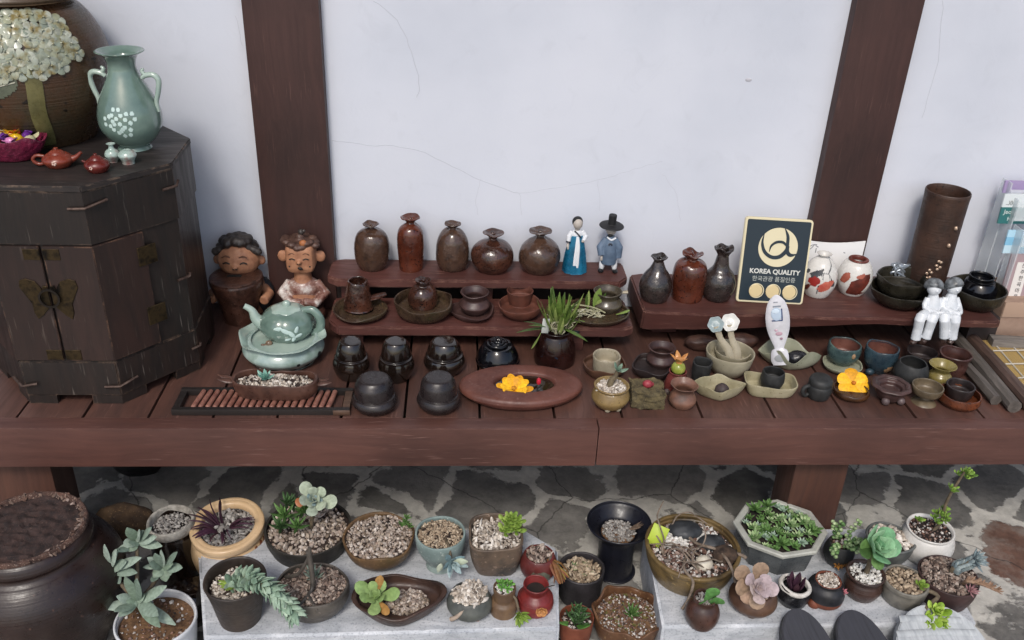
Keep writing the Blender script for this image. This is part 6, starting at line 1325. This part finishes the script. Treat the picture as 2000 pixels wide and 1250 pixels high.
# leaf dish with rosette
LD = clay('leaf_dish_brown', '#2a1d18', '#432f26', .45, 18, .4, '#54402f', .66)
def ldf(th): return 1/((abs(cos(th))**1.7+(abs(sin(th))/.8)**1.7)**(1/1.7))*(1+.05*sin(3*th+.5))
o, R, H, r = planter('wide dark brown leaf shaped dish with a flat green rosette and pink pebbles', (686, 871, 1112, 1222), SZ, [(.5, 0), (.7, .1), (.88, .5), (1, .9), (1, 1)], LD, 214, None, .7, .1, rb=.5, rf=ldf, sy=.8, rim=.1, rz=.05)
gravelset(o, R*.5, H*.5, 230, .005, 'gravel_pink', 214, .15, None, .7, cx=R*.16)
c = Vector((-R*.46, -R*.1, H*1.15)); obj('rosette', rosette(c, (-.1, -.55, 1), .046, 12, 5, .58, .25, .17, 85, 25, .9, 0, .45), lf('leaf_rose', '#5f7a42', '#769055', '#8aa067', '#68854c'), o); stem(o, [(-R*.35, 0, H*.5), c], .006, .005)
obj('orange_leaf', join(leaf(c, (.25, .5, 1), (0, -1, .4), .045, .018, .2, .1, .2, fat=.8), leaf(c, (.6, -.9, -.3), (0, -.5, 1), .045, .018, .2, .1, .2, fat=.8)), lf('leaf_amber', '#8a6a3a', '#a0763f'), o)
# grey round pot, small cup, red pots
GR = clay('grey_pot', '#3c3e3b', '#575a55', .5, 25, .4)
o, R, H, r = planter('round grey pot with a torn front rim and pale wood chips', (873, 962, 1129, 1212), SZ, p_ball, GR, 215, 'gravel_pale', .93, .1, rb=.55, n=110, size=.0068, el=2.3, dome=.2, rim=.03)
obj('pale_foot', join(boxs((R*.2, -R*.45, .004), (.02, .015, .012), .002)), clay('pinkish_clay', '#7a5d50', '#94766a', .7), o)
stem(o, [(-R*.2, -R*.75, H*.9), (-R*.55, -R*.85, H*.55), (-R*.8, -R*.7, H*.25)], .003, .005, clay('withered_stalk', '#8a7a6c', '#a89888', .8, 60), 'withered_stalk')
BRC = clay('tan_cup', '#54402f', '#705840', .5, 22, .4)
o, R, H, r = planter('small tan double tier cup with a green cluster and a hanging lime rosette', (957, 1012, 1132, 1210), SZ, [(.85, 0), (.95, .05), (1, .4), (.82, .52), (.74, .6), (.8, 1)], BRC, 216, 'gravel_white', .93, .1, rb=.85, rt=.78, n=30, size=.004, dome=.1)
obj('green_cluster', join(*[rosette((.004*cos(a)*2, .008*sin(a), H*1.08+.004*cos(a*2)), (cos(a)*.4, sin(a)*.4-.2, 1), .013, 10, i, .5, .3, .5, 80, 10, .8) for i, a in enumerate((0, 1.3, 2.6, 3.9, 5.2))]), lf('leaf_bright', '#3f6a2a', '#588a3a', '#74a552'), o)
lo = o.location; c = gp(1014, 1200, lo.y-.045); stem(o, [(.01, -.01, H*.9), (R*.8, -R*.6, H*.75), c], .003, .0025); obj('lime_rosette', rosette(c, (.3, -1, .0), .026, 22, 4, .42, .3, .22, 85, 15, .6), MATS['leaf_lime'], o)
RD = clay('red_pot', '#4f211f', '#6b2f2b', .4, 20, .3)
o, R, H, r = planter('dark red egg shaped pot with a grey green front patch and dry curls', (1016, 1088, 1059, 1138), SZ, p_ball, RD, 217, 'gravel_dusty', .9, .1, rb=.55, n=50, size=.006, el=2.4)
decal('front_patch', spotpoly(.1, .45, .62, .3, 20, 0, .12, 3), [(0, 0)]+p_ball, R, H, clay('grey_patch', '#4c4b40', '#5f5e50', .5, 40), o, math.atan2(-o.location.y, -o.location.x), .04, .0008)
L = []; rnd = random.Random(8)
for i in range(12):
    P = [Vector((R*.55+rnd.uniform(-.006, .006), -R*.3, H*.95))]; d = Vector((.8, -.4, .2))
    for k in range(5): d += Vector((rnd.uniform(-.4, .4), rnd.uniform(-.5, .3), -.35)); P.append(P[-1]+d.normalized()*.011)
    L.append(tube(P, [.002, .0035, .0035, .003, .0025, .001], 6, .5, k=2))
obj('dry_leaves', join(*L), lf('leaf_dry', '#5a4a22', '#6e3f2a', '#8a7a3a'), o)
loc, R, H = fit(1010, 1082, 1125, 1206, SZ, .8, .6); o = thing('red_planter', 'squat bright red pot with a wide mouth and an applied orange rose', 'planter', loc)
RD2 = clay('red_pot_bright', '#5f1f1e', '#7d2d2b', .38, 20, .3)
obj('pot', lathe(vessel([(.8, 0), (.95, .05), (1, .3), (.85, .52), (.6, .66), (.56, .74), (.68, .95), (.7, 1)], .08, .45), R, H, 48, 4, .012, 218), RD2, o)
obj('soil', move(lathe([(0, 0), (.4, 0)], R*1.3, 1, 24, 2), (0, 0, H*.78)), MATS['black_soil'], o)
fr = Vector((R*.25, -R*.93, H*.42)); obj('applied_rose', join(*[leaf(fr, (cos(a), -.25, sin(a)), (0, -1, .2), .013, .013, .2, .4, .5, fat=.9) for a in [i*1.05 for i in range(6)]], *[leaf(fr+Vector((0, -.004, 0)), (cos(a)*.6, -.8, sin(a)*.6), (0, -1, .2), .009, .009, .25, -.3, .5, fat=.9) for a in (.5, 2.6, 4.7)]), lf('rose_orange', '#a5703f', '#b98452'), o)
stem(o, [(R*.2, -R*.2, H*.8), (R*.6, -R*.3, H*1.05), (R*.95, -R*.35, H*1.15)], .0015, .001, plain('twig_dark', '#2a211c', .8), 'twig')
# pots between the slabs
DGP = clay('dark_grey_planter', '#262426', '#363336', .55, 25, .3, rings=.2)
o, R, H, r = planter('plain dark grey pot with coarse chips standing between the two stone slabs', (1089, 1179, 1079, 1190), GZ, p_cyl, DGP, 219, 'gravel_tan', .8, .1, rb=.88, n=120, size=.006, el=2.4)
obj('sprouts', join(*[rosette((R*.35*cos(i*2.4), R*.4*sin(i*2.4)+.006, H*.86), (0, 0, 1), .01, 10, i, .35, .3, .4) for i in range(6)]), MATS['leaf_mix'], o)
loc, R, H = fit(1142, 1267, 978, 1140, GZ, .62, 1.0); o = thing('flared_vase', 'tall black vase with a very wide flared mouth and pale grit inside', 'planter', loc)
BV = clay('black_plastic', '#14151c', '#1b1c25', .35, 20, .1)
obj('pot', lathe(vessel([(.62, 0), (.66, .03), (.57, .06), (.56, .4), (.58, .66), (.66, .8), (.84, .9), (.98, .965), (1, 1)], .05, .72), R, H, 56, 4, .003, 220), BV, o)
gravelset(o, R*.52, H*.8, 150, .005, 'gravel_grey', 220, .15, None, 1, 'brown_soil')
L = [leaf((R*.3, R*.0, H*.84), (1, rnd.uniform(-.3, .3), rnd.uniform(.2, .7)), (0, 0, 1), rnd.uniform(.02, .045), .006, .3, .1) for i in range(7)]; obj('dry_sprig', join(*L), lf('leaf_withered', '#5f5146', '#7a6858'), o)
TRC = clay('terracotta', '#5f2f1e', '#7c4530', .6, 30, .4)
o, R, H, r = planter('small terracotta bowl with dark green crowded leaves at the bottom edge', (1090, 1157, 1182, 1285), GZ, p_bowl, TRC, 221, 'gravel_mix', .85, .08, rb=.6, n=40, size=.004)
obj('crowded_leaves', join(*[rosette((R*.5*math.sqrt((i+.5)/12)*cos(i*2.4), R*.6*math.sqrt((i+.5)/12)*sin(i*2.4), H*.95+rnd.uniform(0, .012)), (rnd.uniform(-.4, .4), -.3, 1), .017, 10, i, .32, .3, .4, 85, 10) for i in range(12)]), MATS['leaf_dark'], o)
obj('broad_leaves', join(leaf((.0, -.02, H), (.4, -.8, .6), (0, 0, 1), .04, .028, .15, .1, .3, fat=.9), leaf((-.02, -.01, H), (-.5, -.8, .5), (0, 0, 1), .035, .022, .15, .1, .3, fat=.9)), MATS['leaf_bright'], o)
o, R, H, r = planter('brown crinkled rim bowl with rusty soil and a small spiky green plant', (1155, 1290, 1146, 1285), GZ, [(.55, 0), (.7, .06), (.9, .5), (.97, .85), (1, 1)], clay('crinkle_brown', '#4a3020', '#6b4c34', .4, 16, .4, '#8a7050', .64), 222, 'gravel_mix', .84, .07, rb=.6, n=240, size=.0036, soil='brown_soil', rim=.07, rimk=(3, 5, 8), lob=.05, lobk=7, dome=.08)
obj('spiky_plant', rosette((R*.1, -.004, H*.92), (0, -.2, 1), .028, 30, 3, .16, .25, .5, 70, 8, .3, 0, .7), MATS['leaf_green'], o)
obj('moss_sprouts', join(*[rosette((R*.7*math.sqrt(rnd.random())*cos(i), R*.7*math.sqrt(rnd.random())*sin(i), H*.92), (0, 0, 1), .007, 8, i, .4, .3, .4) for i in range(26)]), lf('leaf_rusty', '#5f6a34', '#7a5a38', '#4f6a34'), o)
# big basin
BAS = clay('basin_ochre', '#4f4028', '#6f5c3a', .4, 14, .35, '#8a7448', .66, c3='#3a3020', rings=.4)
o, R, H, r = planter('large ochre brown basin with white perlite, dark stones, a yellow tag and dry roots', (1257, 1442, 1006, 1163), SZ, [(.7, 0), (.8, .04), (.93, .5), (.97, .8), (.98, .86), (1.0, .9), (1, 1)], BAS, 223, 'gravel_mix', .8, .08, rb=.72, n=420, size=.0058, dome=.04, soil='black_soil')
gravelset(o, R*.34, H*.84, 150, .005, 'gravel_white', 224, .12, None, .8, 'black_soil', cx=-R*.3, cy=R*.3, name='perlite')
gravelset(o, R*.3, H*.84, 60, .0055, 'gravel_white', 225, .1, None, .8, 'black_soil', cx=R*.4, cy=R*.25, name='perlite')
for cx, cy, rx, sd in ((-.05, .5, .036, 2), (.42, .1, .03, 5)):
    obj('dark_stone', move(rough_rock((rx, rx*.75, rx*.55), sd, 4, .1, 1.5), (R*cx, R*cy, H*.92)), clay('slate_lump', '#25272a', '#3a3d40', .55, 30, .4), o)
obj('white_stone', move(rough_rock((.0175, .0165, .016), 9, 4, .05), (R*.12, -R*.5, H*.96)), clay('chalk', '#bdb5a4', '#cfc8b8', .7, 40, .2), o)
obj('brown_lump', move(rough_rock((.026, .024, .02), 13, 4, .2), (R*.62, -R*.25, H*.92)), clay('peat_lump', '#2b211b', '#4a3a2e', .95, 90, 1.), o)
obj('name_tag', move(boxs((0, 0, 0), (.034, .0012, .045), .0004, 1), (-R*.72, R*.18, H*1.15), (-.45, .25, -.35)), plain('tag_lime', '#a5b83c', .5), o)
RT = clay('root_bark', '#5f5244', '#85776a', .85, 60, .6)
stem(o, [(-R*.05, R*.35, H*.95), (R*.1, R*.0, H*1.05), (R*.45, -R*.2, H*1.08), (R*.6, -R*.6, H*1.1), (R*.66, -R*.98, H*.85)], .0035, .0028, RT, 'root'); stem(o, [(R*.0, R*.0, H*.95), (-R*.25, -R*.4, H*1.0), (-R*.35, -R*.75, H*1.05), (-R*.22, -R*1.0, H*.95), (-R*.28, -R*1.1, H*.45), (-R*.4, -R*1.15, H*.1)], .003, .003, RT, 'root')
stem(o, [(R*.55, -R*.2, H*1.0), (R*.9, -R*.32, H*1.05), (R*1.02, -R*.42, H*1.02)], .003, .004, RT, 'root')
rnd = random.Random(77)
for i in range(9):
    a = rnd.uniform(0, 6.28); P = [Vector((R*.7*cos(a), R*.7*sin(a), H*.9))]; d = Vector((-cos(a+.8), -sin(a+.8), .5))
    for k in range(5): d = (d+Vector((rnd.uniform(-.6, .6), rnd.uniform(-.6, .6), -.3 if k > 1 else .1))).normalized(); q = P[-1]+d*R*.26; q.z = max(q.z, H*.9); P.append(q)
    stem(o, P, .0019, .0012, RT, 'dry_twig')
lo = o.location; c = gp(1328, 1212, lo.y-.115)
obj('withered_rosette', join(rosette(c, (-.2, -.6, .3), .024, 12, 2, .45, .5, .25), rosette(c+Vector((.018, .004, .006)), (.6, -.6, .3), .02, 10, 3, .5, .5, .25), rosette(c+Vector((-.012, .0, -.006)), (-.6, -.6, -.1), .02, 10, 4, .45, .5, .25)), lf('leaf_wither', '#4a3226', '#6a4c3a', '#7d6450', '#3a2c22'), o)
# octagonal planter
OG = clay('oct_glaze', '#3a3e40', '#55595a', .3, 18, .2); OGR = clay('oct_rim', '#96978f', '#b0b1a8', .35, 18, .2)
octf = lambda th: .98/max(cos(((th+pi/8) % (pi/4))-pi/8), .1)*.955
loc, R, H = fit(1429, 1609, 974, 1122, SZ, .78, 1.0, .92); o = thing('octagonal_planter', 'octagonal grey glazed planter with a pale rim crowded with small green rosettes', 'plant', loc, .18)
obj('pot', lathe(vessel([(.74, 0), (.78, .03), (.84, .1), (.93, .84), (.94, .86)], .08, .3), R, H, 96, 3, 0, 0, 0, rf=octf, sy=.92), OG, o, ang=30)
obj('rim', lathe([(.84, .855), (.98, .86), (1.0, .9), (1, .97), (.97, 1), (.88, 1), (.85, .97), (.84, .855)], R, H, 96, 3, 0, 0, 0, rf=octf, sy=.92, smooth=False), OGR, o, ang=30)
obj('soil', move(lathe([(0, 0), (.4, 0), (.86, 0)], R, 1, 48, 3, rf=octf, sy=.92), (0, 0, H*.86)), MATS['black_soil'], o)
rnd = random.Random(12); pl = []
for i in range(2000):
    a = rnd.uniform(0, 6.28); k = math.sqrt(rnd.random())*.74; x, y = R*k*cos(a), R*k*sin(a)*.92; rr_ = rnd.choice((.012, .015, .019, .023, .027))
    if all((x-u)**2+(y-v)**2 > (.5*(rr_+w))**2 for u, v, w in pl): pl.append((x, y, rr_))
for i, (x, y, rr_) in enumerate(pl[:80]):
    obj('rosette', rosette((x, y, H*.89+rnd.uniform(0, .008)), (x*3+rnd.uniform(-.3, .3), y*3-.2, 1), rr_, 18, i, rnd.choice((.3, .38, .45)), .3, .3, 92, 30, .6), MATS[rnd.choice(('leaf_green', 'leaf_mix', 'leaf_mix', 'leaf_green', 'leaf_mix', 'leaf_trail'))], o)
# pots in the right group
SB = clay('small_brown', '#33211b', '#50352c', .35, 24, .3)
o, R, H, r = planter('small round brown pot with a green speckled leaf leaning out of its mouth', (1339, 1407, 1150, 1233), SZ, [(.6, 0), (.8, .06), (1, .4), (.86, .68), (.62, .86), (.66, 1)], SB, 226, 'gravel_grey', .88, .08, rb=.65, rt=.65, n=30, size=.004)
obj('speckled_leaves', join(leaf((.0, -.004, H*.9), (.35, -.1, 1), (0, -1, .3), .045, .028, .2, .1, .2, fat=.8), leaf((.006, -.008, H*.9), (.6, -.5, .8), (0, -1, .3), .04, .022, .2, .1, .2, fat=.8), leaf((-.006, -.008, H*.9), (-.3, -.6, .8), (0, -1, .3), .03, .018, .2, .1, .2, fat=.8)), lf('leaf_speck', '#3f6a34', '#5a8a4a'), o)
BPB = clay('brown_bulb_pot', '#453128', '#614838', .38, 18, .35, '#7a5f4c', .68)
o, R, H, r = planter('round brown pot covered by a large pale mauve rosette with tan outer leaves', (1424, 1517, 1118, 1204), SZ, p_ball, BPB, 227, 'gravel_mix', .9, .1, rb=.55, n=30)
lo = o.location; c = gp(1478, 1148, lo.y-.03); obj('mauve_rosette', rosette(c, (.1, -.75, .8), .042, 13, 3, .75, .3, .15, 84, 15, .95, 0, .25), MATS['leaf_mauve'], o)
obj('tan_leaves', join(*[leaf(c+Vector((0, .01, -.004)), d, (0, -1, .5), l, .034, .15, .1, .1, fat=.85) for d, l in (((-.8, .3, .7), .055), ((.3, .4, 1), .05), ((-1, -.2, .1), .045), ((-.5, -.3, -.8), .04), ((.1, -.6, -.9), .045))]), lf('leaf_tan2', '#86705c', '#9a8470', '#7d6f5e', '#a08470'), o)
obj('foot', ell((-R*.1, -R*.5, .004), (.012, .01, .008), 12), BPB, o)
o, R, H, r = planter('small black knobby pot with a white crusted rim and purple spikes', (1518, 1582, 1122, 1190), SZ, [(.75, 0), (.88, .05), (1, .4), (.92, .75), (.85, .92), (.88, 1)], clay('knob_black', '#121214', '#232326', .25, 40, .5, lump=1.), 228, None, .8, .12, rb=.8, rt=.85, wob=.03)
obj('white_rim', lathe([(.68, .82), (.9, .8), (.97, .9), (.9, 1.04), (.76, 1.04), (.7, .95), (.68, .82)], R, H, 40, 4, .05, 3), clay('snow_crust', '#b5b1aa', '#d3d0ca', .7, 60, .7), o)
obj('purple_leaves', join(*[leaf((R*.3*cos(a), R*.3*sin(a), H*.75), (cos(a)*.5, sin(a)*.5, 1), (-cos(a), -sin(a), .3), .03, .013, .3, .2, 0, 7, 6, .5) for a in (0, .9, 1.8, 2.7, 3.6, 4.5, 5.4)], leaf((0, 0, H*.75), (0, .1, 1), (0, -1, 0), .032, .012, .3, .1)), MATS['leaf_purple'], o)
o, R, H, r = planter('small round pot, black above and terracotta below, on a knob foot with gravel', (1577, 1650, 1114, 1190), SZ, [(.7, 0), (.92, .08), (1, .38), (.93, .7), (.72, .9), (.7, 1)], TRC, 229, 'gravel_pale', .93, .1, rb=.75, rt=.72, n=60, size=.005, el=2.2)
obj('black_glaze', lathe([(.995, .3), (1.012, .4), (.945, .7), (.735, .9), (.715, 1.01), (.6, 1.0)], R, H, 48, 4, .012, 229, .01), clay('black_slip', '#161618', '#26262a', .45, 30, .3), o)
obj('foot', ell((-R*.7, -R*.45, .005), (.013, .012, .012), 12), TRC, o); obj('pink_sprig', rosette((R*.72, -R*.45, H*.72), (.5, -.6, .6), .011, 14, 3, .4, .3, .4), lf('leaf_pink', '#a5606a', '#b87a80'), o)
o, R, H, r = planter('dark pot hidden under hanging clusters of round green beads and orange tips', (1609, 1668, 1040, 1110), SZ, p_ball, BLKM, 230, 'gravel_mix', .9, .1, rb=.6, n=20)
L = []; rnd = random.Random(15)
for j in range(15):
    x, y, z = R*rnd.uniform(-.8, .8), R*rnd.uniform(-1.0, .6), H*1.0
    d = Vector((x*30, y*20, 1)).normalized(); p = Vector((x*.6, y*.6, z))
    for k in range(13):
        p = p+d*.0042; d = (d+Vector((rnd.uniform(-.1, .1), -.04, -.09 if y < 0 else .02))).normalized(); e = d.orthogonal().normalized(); q = e*cos(k*2.4)+d.cross(e)*sin(k*2.4); L.append(ell(p+q*.004, (.0044, .0044, .0038), 7))
obj('bead_leaves', join(*L), MATS['leaf_mix'], o); obj('orange_tips', join(*[rosette((-R*.35+.008*i, -R*.85, H*.3+.003*i), (-.3+.2*i, -1, .3), .013, 12, i, .35, .3, .4) for i in range(3)]), lf('leaf_orange2', '#8a5a24', '#a5763a'), o)
o, R, H, r = planter('brown glazed pot with white gravel and a large mint green cupped rosette', (1648, 1724, 1092, 1176), SZ, [(.62, 0), (.8, .06), (.98, .4), (.9, .66), (.84, .78), (.97, .96), (.98, 1)], clay('brown_band', '#2d1f1b', '#46322b', .32, 12, .25, rings=.5), 231, 'gravel_white', .86, .1, rb=.65, n=70, size=.005)
lo = o.location; c = gp(1706, 1068, lo.y-.01); stem(o, [(0, 0, H*.85), (.002, 0, H*1.15), c], .006, .005); obj('mint_rosette', rosette(c, (.35, -.55, .75), .05, 20, 6, .85, .45, .12, 80, 18, 1.0, 0, .3), MATS['leaf_mint'], o)
obj('dark_leaves', join(leaf(c, (-1, -.1, .5), (0, -1, .3), .04, .024, .15, .2, fat=.8), leaf(c, (-.8, -.5, -.2), (0, -.5, 1), .04, .026, .15, .2, fat=.8), leaf(c, (.1, -.8, -.7), (0, -1, .3), .045, .026, .15, .1, fat=.8)), MATS['leaf_green'], o)
o, R, H, r = planter('grey bowl with a pouring lip and pebbles behind the mint rosette', (1690, 1776, 1021, 1105), SZ, [(.6, 0), (.76, .06), (.94, .5), (1, .92), (1.04, .95), (1.03, 1)], clay('grey_lip', '#4c4f4e', '#6b6e6b', .4, 18, .25), 232, 'gravel_pale', .85, .09, rb=.6, n=70, size=.0075, rf=lambda th: 1+.1*max(0, cos(th+.5))**12)
o, R, H, r = planter('white ceramic pot with dark soil and a tall jade plant stem leaning right', (1759, 1861, 1002, 1106), SZ, [(.6, 0), (.8, .06), (.98, .4), (1, .6), (.9, .85), (.84, .93), (.88, 1)], WHT, 233, 'gravel_mix', .88, .08, rb=.65, rt=.88, n=70, size=.004, soil='black_soil')
lo = o.location; P = [Vector((.005, 0, H*.88)), gp(1838, 1020, lo.y), gp(1846, 988, lo.y), gp(1858, 962, lo.y-.005), gp(1872, 940, lo.y-.005), gp(1884, 922, lo.y-.01)]
stem(o, P, .004, .0025)
for (px, py, n_, sp) in ((1838, 1008, 13, .016), (1884, 924, 10, .012), (1862, 952, 4, .01), (1795, 1018, 2, .005)):
    b = gp(px, py, lo.y-.004); obj('jade_leaves', join(*[rosette(b+Vector((rnd.uniform(-sp, sp), rnd.uniform(-sp, sp), rnd.uniform(-sp, sp))), (rnd.uniform(-.6, .6), -.4, 1), .012, 9, i, .5, .35, .35, 80, 10, .9) for i in range(n_)]), lf('leaf_jade', '#3f5a1e', '#587a2a', '#74923c', '#8aa052'), o)
o, R, H, r = planter('beige two tone bowl with pebbles and a small lime rosette, stem hanging right', (1722, 1807, 1104, 1190), SZ, [(.6, 0), (.78, .06), (.95, .45), (.98, .8), (1.02, .86), (1, 1)], clay('beige_band', '#57544c', '#77736a', .4, 14, .25, c3='#3f3e3a'), 234, 'gravel_tan', .86, .1, rb=.62, n=90, size=.006)
obj('lime_rosette', rosette((R*.45, -R*.4, H*1.02), (.1, -.4, 1), .018, 14, 3, .6, .35, .2, 80, 10, .9), MATS['leaf_lime'], o)
lo = o.location; c = gp(1822, 1212, lo.y-.075); stem(o, [(R*.6, -R*.5, H*.95), (R*1.1, -R*.9, H*.9), gp(1808, 1188, lo.y-.06), c], .0045, .004)
obj('hanging_rosette', join(*[rosette(c+Vector((dx, dy, dz)), nn, .03, 16, i, .6, .35, .3, 85, 15, .9) for i, (dx, dy, dz, nn) in enumerate(((0, 0, 0, (0, -.7, .6)), (-.014, -.005, -.004, (-.5, -.6, .5)), (.016, -.004, -.002, (.5, -.6, .5)), (.0, -.01, -.016, (0, -1, 0)), (.006, .006, .012, (.1, -.2, 1))))]), lf('leaf_yellowgreen', '#6a8a24', '#86a23a', '#9fb654'), o)
PBP = clay('plum_planter', '#2f2120', '#463230', .5, 18, .3)
o, R, H, r = planter('plum brown pot with crusted pebbles, a grey rosette branch and a dry twig', (1791, 1903, 1086, 1196), SZ, [(.72, 0), (.82, .05), (.95, .5), (1, .95), (1, 1)], PBP, 235, 'gravel_dusty', .93, .06, rb=.75, n=260, size=.005, dome=.12)
lo = o.location; P = [Vector((R*.1, R*.1, H)), gp(1862, 1110, lo.y), gp(1885, 1102, lo.y), gp(1905, 1092, lo.y-.005)]; stem(o, P, .005, .004)
L = []
for i, p in enumerate(crom(P, 6)[4:]):
    d = Vector((1, 0, .4)); e = d.orthogonal().normalized(); f = d.normalized().cross(e)
    for k in range(6): q = e*cos(k+i)+f*sin(k+i); L.append(leaf(p, q+d*.4, d, .016, .008, .5, .2, .3, 6, 6, .8))
obj('grey_leaves', join(*L, rosette(P[-1], (.5, -.6, .6), .028, 26, 4, .34, .35, .45, 88, 10, .6)), lf('leaf_grey', '#66757a', '#7d8b8e', '#929d9c'), o)
P = [Vector((R*.3, -R*.4, H*1.0)), gp(1890, 1135, lo.y-.05), gp(1920, 1142, lo.y-.055), gp(1946, 1154, lo.y-.06)]; L = [tube(P, [.004, .0035, .003, .002], 7, k=4)]
for p in crom(P, 7)[5:]:
    for k in range(4): L.append(leaf(p, (1, rnd.uniform(-.8, .8), rnd.uniform(-.6, .8)), (0, 0, 1), .014, .004, .4, .1, 0, 5, 5))
obj('dry_twig', join(*L), lf('twig_tan', '#7a5f4c', '#967a64', '#6a5242'), o); obj('pink_sprig', rosette((R*.35, -R*.75, H*1.02), (.2, -.6, 1), .02, 20, 3, .3, .3, .4), lf('leaf_dustypink', '#8a6468', '#a07a7c'), o)
# round topped boards leaning on the slab
def board(label, x0, x1, ytop, mat, ridges=False, w2=1.0):
    T_ = on_y((x0+x1)/2, ytop, 1.262); hw = (x1-x0)/2*mpp(T_)*1.02; B_ = Vector((T_.x+.045, 1.03, GZ+.03)); d = T_-B_; Ln = d.length
    o = thing('round_topped_board', label, 'board', B_); v = d.normalized(); u = Vector((1, 0, 0)); u = (u-v*u.dot(v)).normalized(); o.rotation_mode = 'QUATERNION'; o.rotation_quaternion = Matrix((u, v, u.cross(v))).transposed().to_quaternion()
    ef = 1.1 if ridges else 1.9; P = [(-hw*w2, 0), (hw*w2, 0)]+[(hw*cos(pi*i/24), Ln-hw*ef+hw*ef*sin(pi*i/24)) for i in range(25)]
    obj('board_body', prism(P, -.012, .01, .002, 2), mat, o)
    if ridges:
        for i in range(7):
            y = Ln*(.3+.1*i); k = hw*.99 if y < Ln-hw*ef else hw*.99*math.sqrt(max(.02, 1-((y-(Ln-hw*ef))/(hw*ef))**2)); obj('ridge', tube([(-k*.96, y+.01, .0105), (0, y, .0112), (k*.96, y-.016, .0105)], .0065, 8, .4, (0, 0, 1)), mat, o)
BLKW = wood('black_board', '#1d1e24', '#2d2e36', 1, 8., .6, .3)
board('black wooden board with a rounded top, left of the two leaning on the right slab', 1499, 1597, 1191, BLKW)
board('black wooden board with a rounded top beside the pale ribbed board', 1601, 1707, 1194, BLKW)
board('pale grey ribbed board with a rounded top under the hanging yellow green rosette', 1708, 1890, 1184, wood('pale_board', '#8b9094', '#b5b9bb', 1, 8., .6, .3), True)
